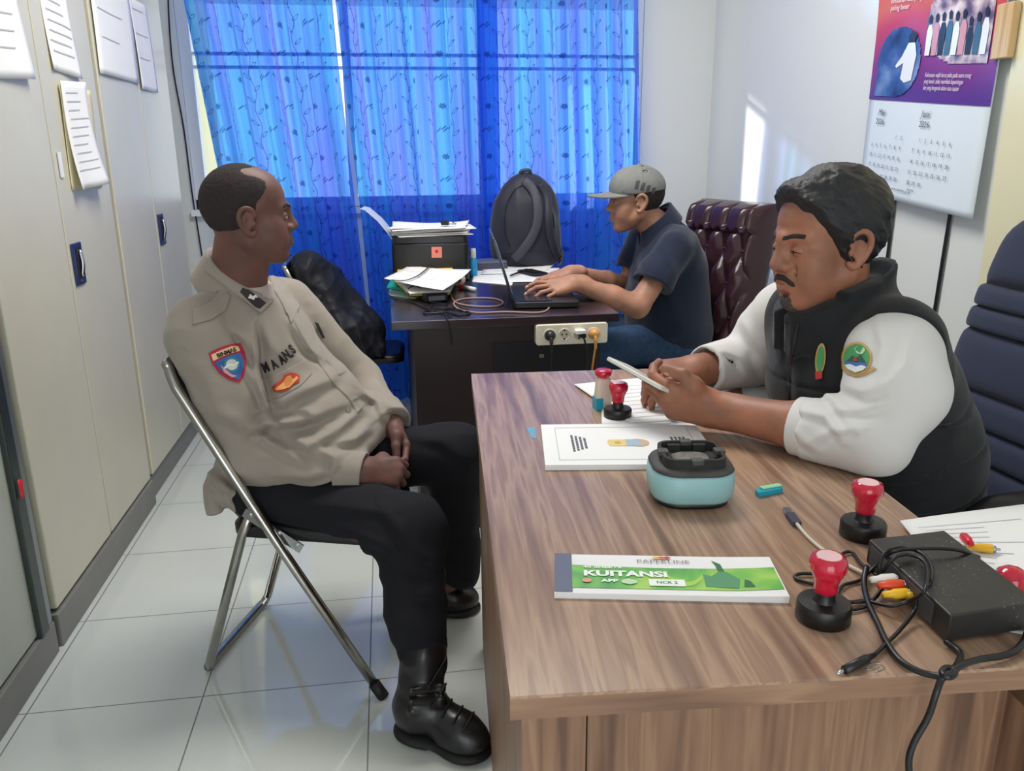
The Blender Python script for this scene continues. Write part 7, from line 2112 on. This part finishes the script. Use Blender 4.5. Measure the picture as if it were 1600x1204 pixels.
    for a in an:
        s2 = S(); s2.cap(a + np.array([.02, 0, -.045]), a + np.array([-.15, 0, -.062]), .045, .036, .02); s2.plane((0, 0, .002), (0, 0, -1), .002)
        smesh_obj('shoe', s2, 0.005, m_black, person)
    # ---- the phone in his hands
    rt, dn_, fw = CAM_R[:, 0], CAM_R[:, 1], CAM_R[:, 2]
    c0 = np.array(on_z(1004, 588, 0.848))
    l = nrm(rt * .80 + dn_ * .54 - fw * .95); vw = nrm(c0 - np.array([0, 0, CAM_H]))
    n_ = nrm(np.cross(l, vw)); n_ = n_ if n_[2] > 0 else -n_
    n_ = nrm(n_ + 0.10 * -vw)
    ph = thing('mobile_phone', 'white-cased phone held in both hands by the man in the vest', 'phone', (0, 0, 0))
    Mp = frame(tuple(c0), tuple(np.cross(n_, l)), tuple(l))
    ph.matrix_world = Mp
    bm = BM(); prism(bm, rrect(0.072, 0.150, 0.010, 6), -0.0045, 0.0035); obj('case', bm, mat('clear_white_case', (214, 212, 204), 0.3), ph, bevel=0.002)
    bm = BM(); prism(bm, rrect(0.067, 0.144, 0.008, 6), 0.0035, 0.0042); obj('screen', bm, mat('phone_screen', (30, 34, 44), 0.06), ph)
    bm = BM(); prism(bm, rrect(0.022, 0.024, 0.005, 4, 0.020, 0.055), -0.0058, -0.0045); obj('camera_bump', bm, m_black, ph, bevel=0.001)
    return person
man3()
# ------------------------------------------------------------------ black backpack on the dark desk, jacket on the far chair
def backpack():
    m_bag = mat('black_nylon', (34, 36, 52), 0.55, spec=0.4, sheen=0.2, bump=(160, 0.25), noise=(9, 0.12))
    m_strap = mat('grey_black_strap', (64, 64, 78), 0.6, bump=(300, 0.2), noise=(14, 0.15))
    Yb = 3.74
    o = np.array([0.628, Yb, DT + .004])
    t = thing('backpack', 'black backpack standing upright on the dark desk before the curtain', 'backpack', o)
    b = S(); I = np.eye(3)
    b.ell((0, .02, .20), (.155, .085, .215), I, .02)
    b.ell((0, .02, .10), (.150, .10, .14), I, .06)
    b.cap((-.09, .02, .05), (.09, .02, .05), .055, .055, .05)
    b.ell((.0, -.045, .17), (.115, .045, .15), I, .03)
    b.plane((0, 0, .0), (0, 0, -1), .02)
    b.warp(folds([([(790, 290), (800, 340), (790, 390)], .008, 9), ([(850, 300), (858, 350), (850, 400)], .007, 8), ([(770, 340), (780, 380), (775, 405)], .007, 8), ([(820, 380), (840, 395), (862, 405)], .008, 7)]))
    bw = S(); bw.warp(lambda p, d: b(p - 0)) 
    b2 = S(); b2.warp(lambda p, d: b(p))
    b.warp(wrinkle(.006, 13, I, (1, 1, 1.6)))
    v = smesh_obj('body', b, 0.0052, m_bag, t)
    # zip line, straps, handle
    bb = lambda p: b(np.array(p)[None])[0]
    def on(x, z, off):
        p = np.array([x, -.25, z])
        for _ in range(50): p = p + np.array([0, 1, 0]) * np.clip(bb(p) - off, -.02, .02) * .7
        return p
    def ribbon(name, pts, w, mtl, off=.010, r=.006):
        P = [Vector(on(x, z, off)) for x, z in pts]
        P = smooth_path(P, 6)
        return obj(name, tube(BM(), P, w / 2, 14, flat=((0, 1, 0), .32)), mtl, t, smooth=True)
    ribbon('shoulder_strap', [(-.015, .385), (.022, .34), (.035, .27), (.030, .20), (.005, .14), (-.035, .085), (-.070, .045)], .042, m_strap)
    ribbon('shoulder_strap', [(.055, .37), (.085, .31), (.085, .22), (.092, .15), (.115, .09), (.135, .05)], .036, m_bag)
    obj('grab_handle', tube(BM(), smooth_path([(-.03, .01, .405), (-.022, .0, .425), (.012, .0, .428), (.022, .01, .408)], 6), .008, 10), m_strap, t, smooth=True)
    obj('zip', tube(BM(), smooth_path([Vector(on(.112 * math.sin(a) * 1.0, .20 + .17 * math.cos(a), .002)) for a in np.linspace(-2.2, 2.2, 13)], 4), .003, 8), m_black, t, smooth=True)
    obj('side_strap', tube(BM(), smooth_path([(.14, -.02, .11), (.160, -.03, .06), (.150, -.05, .012), (.13, -.07, .004)], 6), .006, 8), m_strap, t, smooth=True)
    obj('buckle', tube(BM(), [(.152, -.035, .045), (.150, -.045, .020)], .011, 10, flat=((0, 1, 0), .5)), m_black, t, smooth=True)
backpack()
def jacket():
    m_j = mat('black_jacket_cloth', (26, 27, 36), 0.6, spec=0.35, bump=(220, 0.25), noise=(8, 0.1))
    b = S(); I = np.eye(3)
    # hung over the backrest: a hood of cloth over the top, falling in front towards the seat
    Y0 = 3.60
    def T(px, py, y): return on_y(px, py, y)
    b.ecap(T(478, 425, 3.48), T(484, 420, 3.76), .060, .060, (1, 0, 0), .8, .04)
    b.cap(T(486, 422, 3.50), T(520, 500, 3.46), .060, .080, .05)
    b.cap(T(490, 440, 3.62), T(530, 540, 3.60), .085, .10, .05)
    b.cap(T(520, 500, 3.46), T(560, 560, 3.44), .085, .075, .05)
    b.cap(T(545, 560, 3.50), T(548, 600, 3.50), .085, .070, .05)
    b.cap(T(560, 530, 3.42), T(590, 545, 3.42), .050, .030, .04)
    b.cap(T(510, 440, 3.56), T(572, 520, 3.52), .070, .075, .05); b.cap(T(572, 520, 3.50), T(578, 600, 3.46), .070, .055, .05)
    b.cap(T(545, 520, 3.44), T(560, 610, 3.42), .075, .065, .05)
    b.cap(T(470, 450, 3.55), T(500, 600, 3.52), .050, .080, .05)
    b.cap(T(560, 560, 3.60), T(560, 600, 3.75), .07, .07, .05)
    b.warp(folds([([(468, 420), (500, 480), (530, 540)], .012, 10), ([(500, 440), (530, 500), (545, 560)], .010, 9), ([(540, 530), (555, 560), (552, 600)], .012, 7), ([(560, 520), (572, 555), (570, 590)], .012, 6), ([(520, 540), (530, 580), (528, 620)], .010, 8), ([(576, 530), (590, 545), (596, 560)], .008, 5)]))
    b.warp(wrinkle(.010, 11, I, (1, 1, 1.8))); b.warp(wrinkle(.004, 24, I, (1.4, 1, 1)))
    b.warp(lambda p, d: np.where(np.abs(d) < .05, -smin(-d, -(.432 - p[:, 2]), .01), d))
    o = smesh_obj('jacket', b, 0.006, m_j)
    tag(o, 'black jacket hung over the far folding chair behind the uniformed man', 'jacket')
    # sleeve falling beside it with its cuff
    s = S(); s.cap(T(500, 470, 3.44), T(540, 560, 3.40), .045, .042, .03); s.cap(T(540, 560, 3.40), T(552, 610, 3.41), .042, .038, .03)
    s.warp(wrinkle(.008, 14, I, (1.6, 1, 1)))
    smesh_obj('sleeve', s, 0.006, m_j, o)
jacket()
